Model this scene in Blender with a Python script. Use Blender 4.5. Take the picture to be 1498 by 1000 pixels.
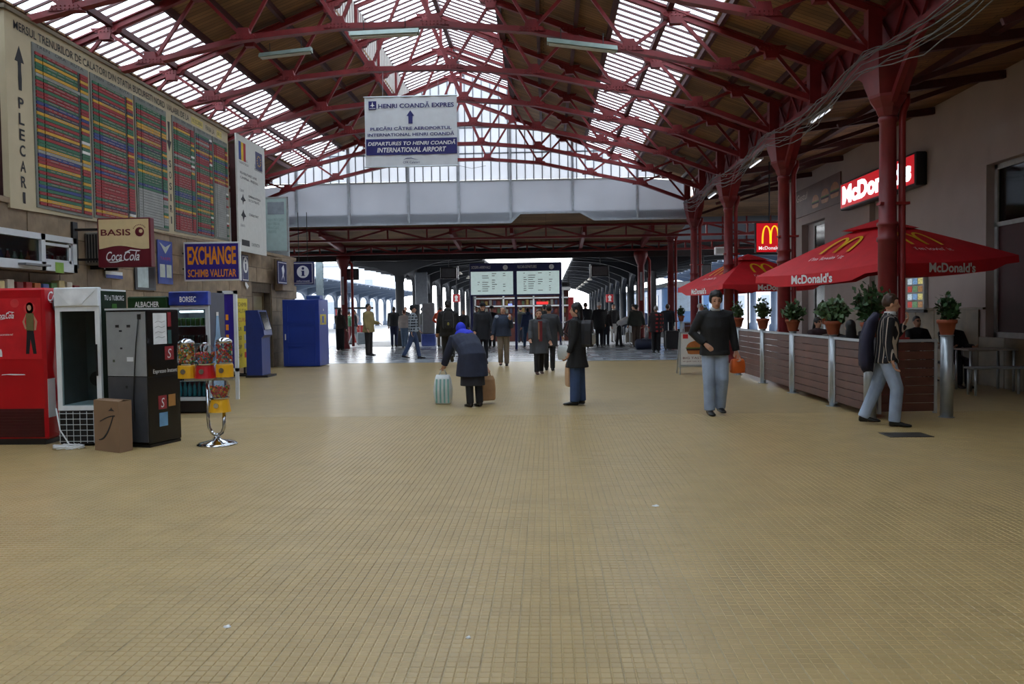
import bpy, math, random
import numpy as np
from mathutils import Matrix, Vector
random.seed(7)
scene = bpy.context.scene
col = scene.collection
for o in list(bpy.data.objects): bpy.data.objects.remove(o)
R_ = math.radians
# ------------------------------------------------------------------ camera
FPX = 1214.0; CAMH = 1.5
def _axes():
    y = Vector((51.0, 45.0, -FPX)).normalized()
    r = R_(0.7)
    u = Vector((-math.sin(r), math.cos(r), 0)); u = (u - y*u.dot(y)).normalized()
    x = y.cross(u)
    return Matrix((x, y, u))          # rows: world X,Y,Z in camera coordinates -> camera-to-world
C2W = _axes()
cd = bpy.data.cameras.new('camera'); cam = bpy.data.objects.new('camera', cd); col.objects.link(cam)
cd.sensor_width = 36.0; cd.lens = FPX/1498.0*36.0; cd.clip_end = 400; cd.clip_start = 0.1
cam.matrix_world = Matrix.Translation((0, 0, CAMH)) @ C2W.to_4x4()
scene.camera = cam
def ray(px, py): return C2W @ Vector(((px-749)/FPX, (500-py)/FPX, -1.0))
def gz(px, py, z=0.0):
    r = ray(px, py); return Vector((0, 0, CAMH)) + r*((z-CAMH)/r.z)
def gy(px, py, y):
    r = ray(px, py); return Vector((0, 0, CAMH)) + r*(y/r.y)
def gx(px, py, x):
    r = ray(px, py); return Vector((0, 0, CAMH)) + r*(x/r.x)
# ------------------------------------------------------------------ world, light, exposure
w = bpy.data.worlds.new('sky'); scene.world = w; w.use_nodes = True
bg = w.node_tree.nodes['Background']; bg.inputs[0].default_value = (0.93, 0.965, 1.0, 1); bg.inputs[1].default_value = 5.0
scene.view_settings.view_transform = 'Standard'; scene.view_settings.look = 'None'
scene.view_settings.gamma = 1.0; scene.view_settings.use_curve_mapping = False
scene.view_settings.exposure = 0.2
def portal(name, loc, size, rot):
    l = bpy.data.lights.new(name, 'AREA'); l.shape = 'RECTANGLE'; l.size, l.size_y = size; l.cycles.is_portal = True
    o = bpy.data.objects.new(name, l); col.objects.link(o); o.location = loc; o.rotation_euler = rot; return o
# ------------------------------------------------------------------ materials
def lin(c):
    out = []
    for v in c[:3]:
        v /= 255.0; out.append(v/12.92 if v <= .04045 else ((v+.055)/1.055)**2.4)
    return (*out, 1.0)
MATS = {}
def mat(name, rgb, rough=.6, metal=0, var=.12, scale=8, bump=0, emit=0, rnd=0, bscale=None, spec=.5):
    if name in MATS: return MATS[name]
    m = bpy.data.materials.new(name); m.use_nodes = True; nt = m.node_tree; N = nt.nodes; L = nt.links
    b = N['Principled BSDF']; b.inputs['Roughness'].default_value = rough; b.inputs['Metallic'].default_value = metal
    b.inputs['Specular IOR Level'].default_value = spec
    c = lin(rgb)
    if emit:
        b.inputs['Base Color'].default_value = c; b.inputs['Emission Color'].default_value = c; b.inputs['Emission Strength'].default_value = emit
    tc = N.new('ShaderNodeTexCoord'); nz = N.new('ShaderNodeTexNoise'); nz.inputs['Scale'].default_value = scale; nz.inputs['Detail'].default_value = 4
    L.new(tc.outputs['Object'], nz.inputs['Vector'])
    if var:
        mr = N.new('ShaderNodeMapRange'); mr.inputs[1].default_value = .3; mr.inputs[2].default_value = .7
        mr.inputs[3].default_value = 1-var; mr.inputs[4].default_value = 1+var
        L.new(nz.outputs['Fac'], mr.inputs[0]); val = mr.outputs[0]
        if rnd:
            oi = N.new('ShaderNodeObjectInfo'); m2 = N.new('ShaderNodeMapRange'); m2.inputs[3].default_value = 1-rnd; m2.inputs[4].default_value = 1+rnd
            L.new(oi.outputs['Random'], m2.inputs[0]); mu = N.new('ShaderNodeMath'); mu.operation = 'MULTIPLY'
            L.new(val, mu.inputs[0]); L.new(m2.outputs[0], mu.inputs[1]); val = mu.outputs[0]
        hs = N.new('ShaderNodeHueSaturation'); hs.inputs['Color'].default_value = c; L.new(val, hs.inputs['Value'])
        L.new(hs.outputs[0], b.inputs['Base Color'])
        if emit: L.new(hs.outputs[0], b.inputs['Emission Color'])
    else: b.inputs['Base Color'].default_value = c
    if bump:
        bp = N.new('ShaderNodeBump'); bp.inputs['Strength'].default_value = bump; bp.inputs['Distance'].default_value = .02
        n2 = N.new('ShaderNodeTexNoise'); n2.inputs['Scale'].default_value = bscale or scale*2; n2.inputs['Detail'].default_value = 3
        L.new(tc.outputs['Object'], n2.inputs['Vector']); L.new(n2.outputs['Fac'], bp.inputs['Height']); L.new(bp.outputs[0], b.inputs['Normal'])
    MATS[name] = m; return m
def glassmat(name, rgb, trans=.75, gloss=.12, frost=.0):
    if name in MATS: return MATS[name]
    m = bpy.data.materials.new(name); m.use_nodes = True; nt = m.node_tree; N = nt.nodes; L = nt.links
    N.remove(N['Principled BSDF']); out = N['Material Output']
    t = N.new('ShaderNodeBsdfTransparent'); t.inputs[0].default_value = lin(rgb)
    g = N.new('ShaderNodeBsdfGlossy'); g.inputs['Roughness'].default_value = .05
    mx = N.new('ShaderNodeMixShader'); fr = N.new('ShaderNodeLayerWeight'); fr.inputs[0].default_value = .2
    mp = N.new('ShaderNodeMath'); mp.operation = 'MULTIPLY_ADD'; mp.inputs[1].default_value = .22; mp.inputs[2].default_value = gloss*.2
    L.new(fr.outputs['Fresnel'], mp.inputs[0]); L.new(mp.outputs[0], mx.inputs[0]); L.new(t.outputs[0], mx.inputs[1]); L.new(g.outputs[0], mx.inputs[2])
    last = mx.outputs[0]
    if frost:
        tl = N.new('ShaderNodeBsdfTranslucent'); tl.inputs[0].default_value = lin(rgb)
        m2 = N.new('ShaderNodeMixShader'); m2.inputs[0].default_value = frost; L.new(last, m2.inputs[1]); L.new(tl.outputs[0], m2.inputs[2]); last = m2.outputs[0]
    L.new(last, out.inputs[0]); MATS[name] = m; return m
# ------------------------------------------------------------------ mesh helpers
class MB:
    def __init__(s, org=(0, 0, 0)): s.v = []; s.f = []; s.m = []; s.o = Vector(org); s.cur = 0
    def add(s, vs, fs):
        n = len(s.v); s.v += [tuple(Vector(p)-s.o) for p in vs]; s.f += [tuple(n+i for i in f) for f in fs]; s.m += [s.cur]*len(fs); return s
    def mi(s, k): s.cur = k; return s
    def box(s, x0, x1, y0, y1, z0, z1):
        return s.add([(x0,y0,z0),(x1,y0,z0),(x1,y1,z0),(x0,y1,z0),(x0,y0,z1),(x1,y0,z1),(x1,y1,z1),(x0,y1,z1)],
                     [(0,3,2,1),(4,5,6,7),(0,1,5,4),(1,2,6,5),(2,3,7,6),(3,0,4,7)])
    def bbox(s, x0, x1, y0, y1, z0, z1, b=.01):   # bevelled box (chamfered vertical + horizontal edges)
        xs = (x0, x1); rings = []
        for z, i in ((z0, b), (z0+b, 0), (z1-b, 0), (z1, b)):
            c = b
            a0, a1, c0, c1 = x0+i, x1-i, y0+i, y1-i
            rings.append([(a0+c,c0,z),(a1-c,c0,z),(a1,c0+c,z),(a1,c1-c,z),(a1-c,c1,z),(a0+c,c1,z),(a0,c1-c,z),(a0,c0+c,z)])
        return s.loft(rings)
    def loft(s, rings, caps=True, closed=True):
        n = len(rings[0]); vs = [p for r in rings for p in r]; fs = []
        for k in range(len(rings)-1):
            for i in range(n if closed else n-1):
                j = (i+1) % n; fs.append((k*n+i, k*n+j, (k+1)*n+j, (k+1)*n+i))
        if caps: fs.append(tuple(range(n-1, -1, -1))); fs.append(tuple((len(rings)-1)*n+i for i in range(n)))
        return s.add(vs, fs)
    def lathe(s, prof, c=(0, 0, 0), n=16, caps=True):
        return s.loft([[(c[0]+r*math.cos(2*math.pi*i/n), c[1]+r*math.sin(2*math.pi*i/n), c[2]+z) for i in range(n)] for r, z in prof], caps)
    def tube(s, pts, r, n=8, caps=True, ratio=1.0, up=(0, 0, 1)):
        pts = [Vector(p) for p in pts]; rings = []
        rr = r if isinstance(r, (list, tuple)) else [r]*len(pts)
        prevx = None
        for i, p in enumerate(pts):
            d = (pts[min(i+1, len(pts)-1)]-pts[max(i-1, 0)]).normalized()
            if prevx is None:
                a = Vector(up); 
                if abs(d.dot(a)) > .95: a = Vector((0, 1, 0)) if abs(d.y) < .9 else Vector((1, 0, 0))
                x = d.cross(a).normalized()
            else: x = (prevx-d*prevx.dot(d)).normalized()
            y = d.cross(x); prevx = x
            ra = rr[i]; rx, ry = (ra if isinstance(ra, (tuple, list)) else (ra, ra*ratio))
            rings.append([tuple(p+x*rx*math.cos(2*math.pi*k/n)+y*ry*math.sin(2*math.pi*k/n)) for k in range(n)])
        return s.loft(rings, caps)
    def bar(s, a, b, wx, wz, up=(0, 0, 1)):      # rectangular bar from a to b, width wx (sideways), wz (along up)
        a, b = Vector(a), Vector(b); d = (b-a).normalized(); u = Vector(up)
        if abs(d.dot(u)) > .98: u = Vector((0, 1, 0))
        x = d.cross(u).normalized(); y = x.cross(d).normalized(); rings = []
        for p in (a, b): rings.append([tuple(p+x*i*wx/2+y*j*wz/2) for i, j in ((-1,-1),(1,-1),(1,1),(-1,1))])
        return s.loft(rings)
    def prism(s, poly, n, t):                  # polygon (3D points) extruded by n*t
        n = Vector(n).normalized()*t; k = len(poly); P = [Vector(p) for p in poly]; vs = [tuple(p) for p in P]+[tuple(p+n) for p in P]
        fs = [tuple(range(k-1, -1, -1)), tuple(range(k, 2*k))]+[(i, (i+1) % k, k+(i+1) % k, k+i) for i in range(k)]
        return s.add(vs, fs)
    def ell(s, c, r, n=12, m=8, Rm=None):
        rings = []
        for j in range(m+1):
            t = math.pi*j/m; zz = -math.cos(t); q = max(math.sin(t), .02)
            ring = []
            for i in range(n):
                a = 2*math.pi*i/n; p = Vector((r[0]*q*math.cos(a), r[1]*q*math.sin(a), r[2]*zz))
                if Rm: p = Rm @ p
                ring.append(tuple(Vector(c)+p))
            rings.append(ring)
        return s.loft(rings)
    def mesh(s, name, mats, smooth=False):
        me = bpy.data.meshes.new(name); me.from_pydata(s.v, [], s.f)
        for m in (mats if isinstance(mats, (list, tuple)) else [mats]): me.materials.append(m)
        if len(me.materials) > 1: me.polygons.foreach_set('material_index', s.m)
        if smooth: me.polygons.foreach_set('use_smooth', [True]*len(s.f))
        me.update(); return me
    def build(s, name, mats, parent=None, smooth=False, label=None):
        o = bpy.data.objects.new(name, s.mesh(name, mats, smooth)); col.objects.link(o); o.parent = parent
        if parent is None: o.location = s.o
        if label: o['label'] = label
        return o
def tag(o, label, cat, group=None, kind=None):
    o['label'] = label
    if cat: o['category'] = cat
    if group: o['group'] = group
    if kind: o['kind'] = kind
    return o
def thing(name, label, cat, loc=(0, 0, 0), rz=0, group=None):
    o = bpy.data.objects.new(name, None); col.objects.link(o); o.location = loc; o.rotation_euler = (0, 0, rz); o.empty_display_size = .2
    return tag(o, label, cat, group)
def struct(o, label=None):
    o['kind'] = 'structure'
    if label: o['label'] = label
    return o
def kids(o): return [c for c in KID.get(o.name, [])]
def dup(root, loc=None, rz=None, label=None, group=None, parent=None):
    c = root.copy(); col.objects.link(c); c.parent = parent
    if loc is not None: c.location = loc
    if rz is not None: c.rotation_euler = (0, 0, rz)
    if label: c['label'] = label
    if group: c['group'] = group
    for ch in list(root.children): dup(ch, parent=c)
    return c
def inst(me, name, parent, loc, rot=None, scale=None, label=None):
    o = bpy.data.objects.new(name, me); col.objects.link(o); o.parent = parent; o.location = loc
    if rot: o.rotation_euler = rot
    if scale: o.scale = scale
    if label: o['label'] = label
    return o
def text(name, s, parent, O, R, U, m, w=None, h=None, align='L', bold=0.0, shear=0, ext=.004, lift=.003, label=None, space=1.0):
    """flat lettering: O = lower-left (or lower-centre) corner, R/U = reading and up direction (parent coordinates)"""
    cu = bpy.data.curves.new('t', 'FONT'); cu.body = s; cu.size = 1; cu.resolution_u = 3; cu.offset = bold; cu.shear = shear; cu.extrude = 0; cu.space_character = space; cu.space_line = .95
    cu.align_x = 'CENTER' if align == 'C' else 'LEFT'; 
    to = bpy.data.objects.new('t', cu); col.objects.link(to); dg = bpy.context.evaluated_depsgraph_get(); dg.update()
    me = bpy.data.meshes.new_from_object(to.evaluated_get(dg)); bpy.data.objects.remove(to); bpy.data.curves.remove(cu)
    if not len(me.vertices): return None
    co = np.empty(len(me.vertices)*3, 'f'); me.vertices.foreach_get('co', co); co = co.reshape(-1, 3)
    mn, mx = co.min(0), co.max(0); sx = w/(mx[0]-mn[0]) if w else None; sy = h/(mx[1]-mn[1]) if h else None
    sx = sx or sy; sy = sy or sx
    R, U = Vector(R).normalized(), Vector(U).normalized(); Nn = R.cross(U); O = Vector(O)+Nn*lift
    x = (co[:, 0]-(mn[0] if align == 'L' else (mn[0]+mx[0])/2))*sx; y = (co[:, 1]-mn[1])*sy
    P = np.array(O)[None]+x[:, None]*np.array(R)[None]+y[:, None]*np.array(U)[None]
    me.vertices.foreach_set('co', P.astype('f').ravel()); me.materials.clear(); me.materials.append(m); me.update(); me.name = name
    o = bpy.data.objects.new(name, me); col.objects.link(o); o.parent = parent
    if label: o['label'] = label
    return o
def decal(name, pts, parent, O, R, U, m, lift=.002, t=.002, label=None):
    R, U = Vector(R).normalized(), Vector(U).normalized(); Nn = R.cross(U); O = Vector(O)+Nn*lift
    b = MB(); b.prism([O+R*p[0]+U*p[1] for p in pts], Nn, t); return b.build(name, m, parent, label=label)
def rect(x0, y0, x1, y1): return [(x0, y0), (x1, y0), (x1, y1), (x0, y1)]
def circ(cx, cy, r, n=20, ry=None): return [(cx+r*math.cos(2*math.pi*i/n), cy+(ry or r)*math.sin(2*math.pi*i/n)) for i in range(n)]
XA, ZA, YA = Vector((1, 0, 0)), Vector((0, 0, 1)), Vector((0, 1, 0))
# common materials
M_red = mat('red_painted_iron', (122, 34, 37), .45, var=.22, scale=3)
M_steel = mat('galvanised_steel', (165, 170, 175), .35, .8, .1)
M_white = mat('white_plastic', (225, 228, 230), .4, var=.05)
M_black = mat('black_plastic', (22, 22, 24), .4, var=.1)
M_dark = mat('dark_void', (12, 12, 13), .9, var=.1)
M_wood = mat('ceiling_boards', (150, 112, 70), .75, var=.25, scale=2)
M_yel = mat('yellow_enamel', (228, 170, 30), .35, var=.05)
M_text_w = mat('white_print', (235, 235, 235), .5, var=0)
M_text_k = mat('black_print', (25, 25, 30), .5, var=0)
M_text_b = mat('navy_print', (38, 38, 110), .5, var=0)
M_navy = mat('navy_enamel', (32, 36, 92), .4, var=.06)
M_mcred = mat('bright_red_canvas', (206, 30, 40), .6, var=.08, scale=4)
M_arch = mat('golden_yellow_print', (235, 185, 30), .5, var=0)
# ================================================================== SETTING
NC, NW, Y0, Y1 = -2.87, 7.94, -9.0, 29.3          # nave centre, half width, extent
XR = NC+NW; XWL = -7.9; XWR = 8.2
def roofz(x): return 8.98-.38*x
# portals at the skylights
for s in (-1, 1):
    portal('skylight_portal', (NC+s*5.14, 10.15, roofz(5.14)-.02), (1.7, 38.3), (0, s*math.atan(.38), 0))
    portal('lantern_portal', (NC+s*.9, 10.15, 9.5), (1.9, 38.3), (0, s*math.atan(.38), 0))
portal('concourse_portal', (-1.5, 36.2, 2.0), (22, 4.0), (R_(90), 0, 0))
# ---- floor materials
def floormat(name, c1, c2, grout, plate, cell, rough, tint_rnd=False, var=.10):
    m = bpy.data.materials.new(name); m.use_nodes = True; nt = m.node_tree; N = nt.nodes; L = nt.links; b = N['Principled BSDF']
    tc = N.new('ShaderNodeTexCoord')
    br = N.new('ShaderNodeTexBrick'); br.offset = 0; br.inputs['Scale'].default_value = 1; br.inputs['Brick Width'].default_value = plate; br.inputs['Row Height'].default_value = plate
    br.inputs['Mortar Size'].default_value = .0022; br.inputs['Mortar Smooth'].default_value = .2; br.inputs['Color1'].default_value = lin(c1); br.inputs['Color2'].default_value = lin(c2); br.inputs['Mortar'].default_value = lin(grout)
    L.new(tc.outputs['Object'], br.inputs['Vector'])
    b2 = N.new('ShaderNodeTexBrick'); b2.offset = 0; b2.inputs['Scale'].default_value = 1; b2.inputs['Brick Width'].default_value = cell; b2.inputs['Row Height'].default_value = cell
    b2.inputs['Mortar Size'].default_value = .0028; b2.inputs['Mortar Smooth'].default_value = .6
    L.new(tc.outputs['Object'], b2.inputs['Vector'])
    nz = N.new('ShaderNodeTexNoise'); nz.inputs['Scale'].default_value = .55; nz.inputs['Detail'].default_value = 6; L.new(tc.outputs['Object'], nz.inputs['Vector'])
    mr = N.new('ShaderNodeMapRange'); mr.inputs[1].default_value = .3; mr.inputs[2].default_value = .7; mr.inputs[3].default_value = 1-var; mr.inputs[4].default_value = 1+var; L.new(nz.outputs['Fac'], mr.inputs[0])
    hs = N.new('ShaderNodeHueSaturation'); L.new(mr.outputs[0], hs.inputs['Value']); L.new(br.outputs['Color'], hs.inputs['Color'])
    mg = N.new('ShaderNodeMixRGB'); mg.inputs[2].default_value = lin(grout); sc = N.new('ShaderNodeMath'); sc.operation = 'MULTIPLY'; sc.inputs[1].default_value = .55
    L.new(b2.outputs['Fac'], sc.inputs[0]); L.new(sc.outputs[0], mg.inputs[0]); L.new(hs.outputs[0], mg.inputs[1])
    b3 = N.new('ShaderNodeTexBrick'); b3.offset = 0; b3.inputs['Scale'].default_value = 1; b3.inputs['Brick Width'].default_value = cell; b3.inputs['Row Height'].default_value = 500; b3.inputs['Mortar Size'].default_value = .0036; b3.inputs['Mortar Smooth'].default_value = .3
    L.new(tc.outputs['Object'], b3.inputs['Vector']); s3 = N.new('ShaderNodeMath'); s3.operation = 'MULTIPLY'; s3.inputs[1].default_value = .8; L.new(b3.outputs['Fac'], s3.inputs[0])
    mg2 = N.new('ShaderNodeMixRGB'); mg2.inputs[2].default_value = lin(grout); L.new(s3.outputs[0], mg2.inputs[0]); L.new(mg.outputs[0], mg2.inputs[1]); L.new(mg2.outputs[0], b.inputs['Base Color'])
    bp = N.new('ShaderNodeBump'); bp.invert = True; bp.inputs['Strength'].default_value = .25; bp.inputs['Distance'].default_value = .004; L.new(b2.outputs['Fac'], bp.inputs['Height']); L.new(bp.outputs[0], b.inputs['Normal'])
    b.inputs['Roughness'].default_value = rough
    return m
C_T1, C_T2, C_GR = (168, 144, 96), (157, 134, 88), (164, 150, 122)
M_floor = floormat('yellow_floor_tiles', C_T1, C_T2, C_GR, .15, .05, .34)
M_tile = mat('yellow_tile', (165, 141, 94), .34, var=.08, scale=3, rnd=.05)
M_grout = mat('tile_grout', (172, 160, 134), .7, var=.15)
YB = 24.9                                               # where the yellow tiles end
TX0, TX1, TY0, TY1 = -6.6, 6.6, 3.0, 12.0              # bed of modelled tiles
fl = MB()
for (a, b_, c, d) in ((-11, 9, Y0, TY0), (-11, TX0, TY0, TY1), (TX1, 9, TY0, TY1), (-11, 9, TY1, YB)):
    fl.add([(a, c, 0), (b_, c, 0), (b_, d, 0), (a, d, 0)], [(0, 1, 2, 3)])
floor = struct(fl.build('floor', M_floor), 'worn yellow tiled floor of the station hall')
MB().add([(TX0-.3, TY0-.3, -.005), (TX1+.3, TY0-.3, -.005), (TX1+.3, TY1+.3, -.005), (TX0-.3, TY1+.3, -.005)], [(0, 1, 2, 3)]).build('tile_bed', M_grout, floor)
def tile(mb, ox, oy, j=0):
    mb.add([(ox+.0012, oy+.0012, -.003), (ox+.1488, oy+.0012, -.003), (ox+.1488, oy+.1488, -.003), (ox+.0012, oy+.1488, -.003)], [(0, 1, 2, 3)])
    for i in range(3):
        for k in range(3):
            x, y = ox+.05*i, oy+.05*k; a, b = .0022, .0052
            mb.add([(x+a, y+a, -.003), (x+.05-a, y+a, -.003), (x+.05-a, y+.05-a, -.003), (x+a, y+.05-a, -.003), (x+b, y+b, j), (x+.05-b, y+b, j), (x+.05-b, y+.05-b, j), (x+b, y+.05-b, j)],
                   [(4, 5, 6, 7), (0, 1, 5, 4), (1, 2, 6, 5), (2, 3, 7, 6), (3, 0, 4, 7)])
tmb = MB(); tile(tmb, 0, 0); tme = tmb.mesh('tile', M_tile)
rest = MB()
for r in range(60):
    for c in range(88):
        x, y = TX0+c*.15, TY0+r*.15
        if 1 <= r <= 10 and 29 <= c <= 58: inst(tme, 'tile', floor, (x, y, random.uniform(-.0012, .0006)))
        else: tile(rest, x, y, random.uniform(-.0008, .0006))
ro = rest.build('tiles_beyond', M_tile, floor); ro['kind'] = 'stuff'
# concourse floor: polished grey and white stone bands
def bandmat():
    m = bpy.data.materials.new('grey_stone_bands'); m.use_nodes = True; nt = m.node_tree; N = nt.nodes; L = nt.links; b = N['Principled BSDF']
    tc = N.new('ShaderNodeTexCoord'); br = N.new('ShaderNodeTexBrick'); br.offset = .5; br.inputs['Scale'].default_value = 1
    br.inputs['Brick Width'].default_value = 3.2; br.inputs['Row Height'].default_value = 1.15; br.inputs['Mortar Size'].default_value = .13; br.inputs['Mortar Smooth'].default_value = .0
    br.inputs['Color1'].default_value = lin((158, 162, 168)); br.inputs['Color2'].default_value = lin((128, 134, 142)); br.inputs['Mortar'].default_value = lin((186, 190, 194)); br.inputs['Bias'].default_value = .1
    L.new(tc.outputs['Object'], br.inputs['Vector']); L.new(br.outputs['Color'], b.inputs['Base Color']); b.inputs['Roughness'].default_value = .22
    return m
M_conc = bandmat()
struct(MB().add([(-22, YB, 0), (22, YB, 0), (22, 37, 0), (-22, 37, 0)], [(0, 1, 2, 3)]).build('floor_concourse', M_conc), 'polished grey and white stone floor of the concourse')
MB().box(-11, 9, YB-.06, YB+.03, -.02, .004).build('threshold_strip', M_steel, floor)
struct(MB().add([(-70, 37, -.02), (70, 37, -.02), (70, 180, -.02), (-70, 180, -.02)], [(0, 1, 2, 3)]).build('floor_platforms', mat('pale_platform_asphalt', (165, 168, 172), .6, var=.1, scale=.6)), 'pale asphalt of the platforms beyond the concourse')
# ---- left wall: low stone-clad building
M_stone = mat('travertine', (142, 122, 98), .6, var=.22, scale=5, rnd=.14, bump=.15)
M_wallcore = mat('mortar', (92, 80, 66), .8, var=.2)
DY0, DY1, DZ = 22.1, 23.5, 2.13
wl = MB()
wl.box(XWL-.4, XWL-.03, Y0, DY0, 0, 3.2); wl.box(XWL-.4, XWL-.03, DY1, 25.9, 0, 3.2); wl.box(XWL-.4, XWL-.03, DY0, DY1, DZ, 3.2); wl.box(XWL-.5, XWL-.4, DY0-.2, DY1+.2, 0, 3.2)
wl.box(-10.9, XWL-.03, Y0, 25.9, 3.2, 3.3)
wall_left = struct(wl.build('wall_left', M_wallcore), 'low stone-clad building along the hall')
sl = MB().bbox(-.03, 0, 0, .793, 0, .393, .004); slm = sl.mesh('stone_slab', M_stone)
sl2 = MB().bbox(-.03, 0, 0, .393, 0, .393, .004); slm2 = sl2.mesh('stone_slab', M_stone)
for r in range(8):
    y = 10.4-(r % 2)*.4
    while y < 25.5:
        z = r*.4+.002
        if not (z < DZ-.1 and y+.79 > DY0 and y < DY1): inst(slm, 'stone_slab', wall_left, (XWL+random.uniform(-.006, .006), y, z))
        else:
            if y+.39 <= DY0 and y+.39 > DY0-.4: inst(slm2, 'stone_slab', wall_left, (XWL, y, z))
            if y+.4 >= DY1: inst(slm2, 'stone_slab', wall_left, (XWL, y+.4, z))
        y += .8
MB().box(XWL-.03, XWL, Y0, 10.0, 0, 3.2).build('stone_facing', M_stone, wall_left)
MB().box(XWL-.05, XWL+.03, Y0, 25.92, 3.2, 3.28).build('coping', M_stone, wall_left)
# door in the niche
M_doorf = mat('bronze_anodised_frame', (122, 104, 76), .4, .4)
d = thing('door_1', 'narrow bronze framed door in the stone wall', None, (XWL-.2, DY0, 0)); d['kind'] = 'structure'
o_ = Vector((XWL-.2, DY0, 0))
MB(o_).box(XWL-.26, XWL-.2, DY0+.5, DY0+.58, 0, DZ).box(XWL-.26, XWL-.2, DY0+1.3, DY0+1.39, 0, DZ).box(XWL-.26, XWL-.2, DY0+.58, DY0+1.3, DZ-.1, DZ).box(XWL-.26, XWL-.2, DY0+.58, DY0+1.3, 0, .15).build('door_frame', M_doorf, d)
MB(o_).box(XWL-.24, XWL-.22, DY0+.58, DY0+1.3, .15, DZ-.1).build('door_leaf', mat('frosted_door_leaf', (150, 140, 110), .3, var=.1), d)
MB(o_).tube([(XWL-.17, DY0+.64, .95), (XWL-.17, DY0+.64, 1.2)], .014).build('door_handle', M_black, d)
MB(o_).box(XWL-.39, XWL-.2, DY0, DY0+.5, 0, DZ).build('side_panel', mat('dark_brown_jamb', (84, 62, 48), .6), d)
# outer wall far left behind the low building, back wall
M_plast = mat('grimy_plaster', (150, 146, 138), .85, var=.1, scale=2)
struct(MB().box(-11.0, -10.85, Y0, Y1, 0, 6.0).build('wall_left_outer', M_plast), 'plain outer wall behind the low building')
bw = MB().box(-11, 8.6, Y0-.2, Y0, 0, 10)
struct(bw.build('wall_back', M_plast), 'plain wall at the other end of the hall')
# ---- right wall
wr = MB()
WN = [(15.9, 11.2, .9, 4.1), ]          # window opening
wr.box(XWR, XWR+.3, Y0, 11.2, 0, 5.75).box(XWR, XWR+.3, 15.9, 19.2, 0, 5.75).box(XWR, XWR+.3, 11.2, 15.9, 4.1, 5.75).box(XWR, XWR+.3, 11.2, 15.9, 0, .9)
wr.box(XWR, XWR+.3, 19.2, 21.5, 4.35, 5.75).box(XWR+.14, XWR+.3, 19.2, 21.5, 0, 4.35).box(XWR, XWR+.3, 21.5, 24.9, 0, 5.75).box(XWR+.2, XWR+.3, 24.9, 27.1, 0, 4.14).box(XWR, XWR+.3, 24.9, 27.1, 4.14, 5.75).box(XWR, XWR+.3, 27.1, 28.6, 0, 5.75)
wr.box(XWR+.3, XWR+3.5, 28.4, 28.6, 0, 5.75)
M_plr = mat('warm_white_plaster', (178, 164, 158), .85, var=.05, scale=1.5)
wall_right = struct(wr.build('wall_right', M_plr), 'warm white plaster wall of the restaurant')
M_wain = mat('beige_marble', (112, 96, 70), .4, var=.2, scale=4, rnd=.08)
pn = MB().bbox(-.03, 0, 0, .89, 0, 1.42, .005); pnm = pn.mesh('wainscot_panel', M_wain)
for k in range(20):
    y = 8.0+k*.9
    if 24.3 < y < 27.0: continue
    inst(pnm, 'wainscot_panel', wall_right, (XWR if not (18.9 < y < 21.4) else XWR-.001, y, 0), scale=(1, 1, .64 if 10.4 < y < 15.8 else 1))
MB().box(XWR-.05, XWR+.01, 15.9, 24.9, 1.42, 1.46).build('wainscot_cap', M_wain, wall_right)
w1 = thing('window_1', 'tall shopfront window in the plaster wall', None, (XWR+.2, 13.5, .9)); w1['kind'] = 'structure'
wo = Vector((XWR+.2, 13.5, .9)); M_fr = mat('pale_grey_window_frame', (170, 172, 170), .5)
for (a, b_, c, e) in ((15.8, 15.9, .9, 4.1), (11.2, 11.3, .9, 4.1), (13.5, 13.6, .9, 4.1), (11.2, 15.9, .9, 1.0), (11.2, 15.9, 4.0, 4.1), (11.2, 15.9, 2.95, 3.03)):
    MB(wo).box(XWR+.15, XWR+.22, a, b_, c, e).build('window_frame', M_fr, w1)
for (a, b_) in ((11.3, 13.5), (13.6, 15.8)):
    MB(wo).box(XWR+.18, XWR+.19, a, b_, 3.03, 4.0).build('pane', glassmat('dim_glass', (170, 175, 175), gloss=.3), w1)
    MB(wo).box(XWR+.18, XWR+.19, a, b_, 1.0, 2.95).build('red_blind', mat('dark_red_blind', (58, 14, 17), .6), w1)
MB(wo).box(XWR+.3, XWR+.34, 11, 16, .8, 4.2).build('room_behind', M_dark, w1)
# door recess of the restaurant
d2 = thing('door_2', 'glazed side door of the restaurant in a recess', None, (XWR+.2, 25.6, 0)); d2['kind'] = 'structure'
do = Vector((XWR+.2, 25.6, 0))
MB(do).box(XWR+.12, XWR+.2, 25.0, 25.08, 0, 4.1).box(XWR+.12, XWR+.2, 26.2, 26.28, 0, 4.1).box(XWR+.12, XWR+.2, 25.08, 26.2, 2.2, 2.28).box(XWR+.12, XWR+.2, 25.08, 26.2, 4.02, 4.1).build('door_frame', M_fr, d2)
MB(do).box(XWR+.15, XWR+.17, 25.08, 26.2, .05, 2.2).build('door_leaf', mat('dark_green_glass', (50, 58, 54), .15, var=.05), d2)
MB(do).box(XWR+.15, XWR+.17, 25.08, 26.2, 2.28, 4.02).build('pane', mat('dark_green_glass', (50, 58, 54), .15), d2)
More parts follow.
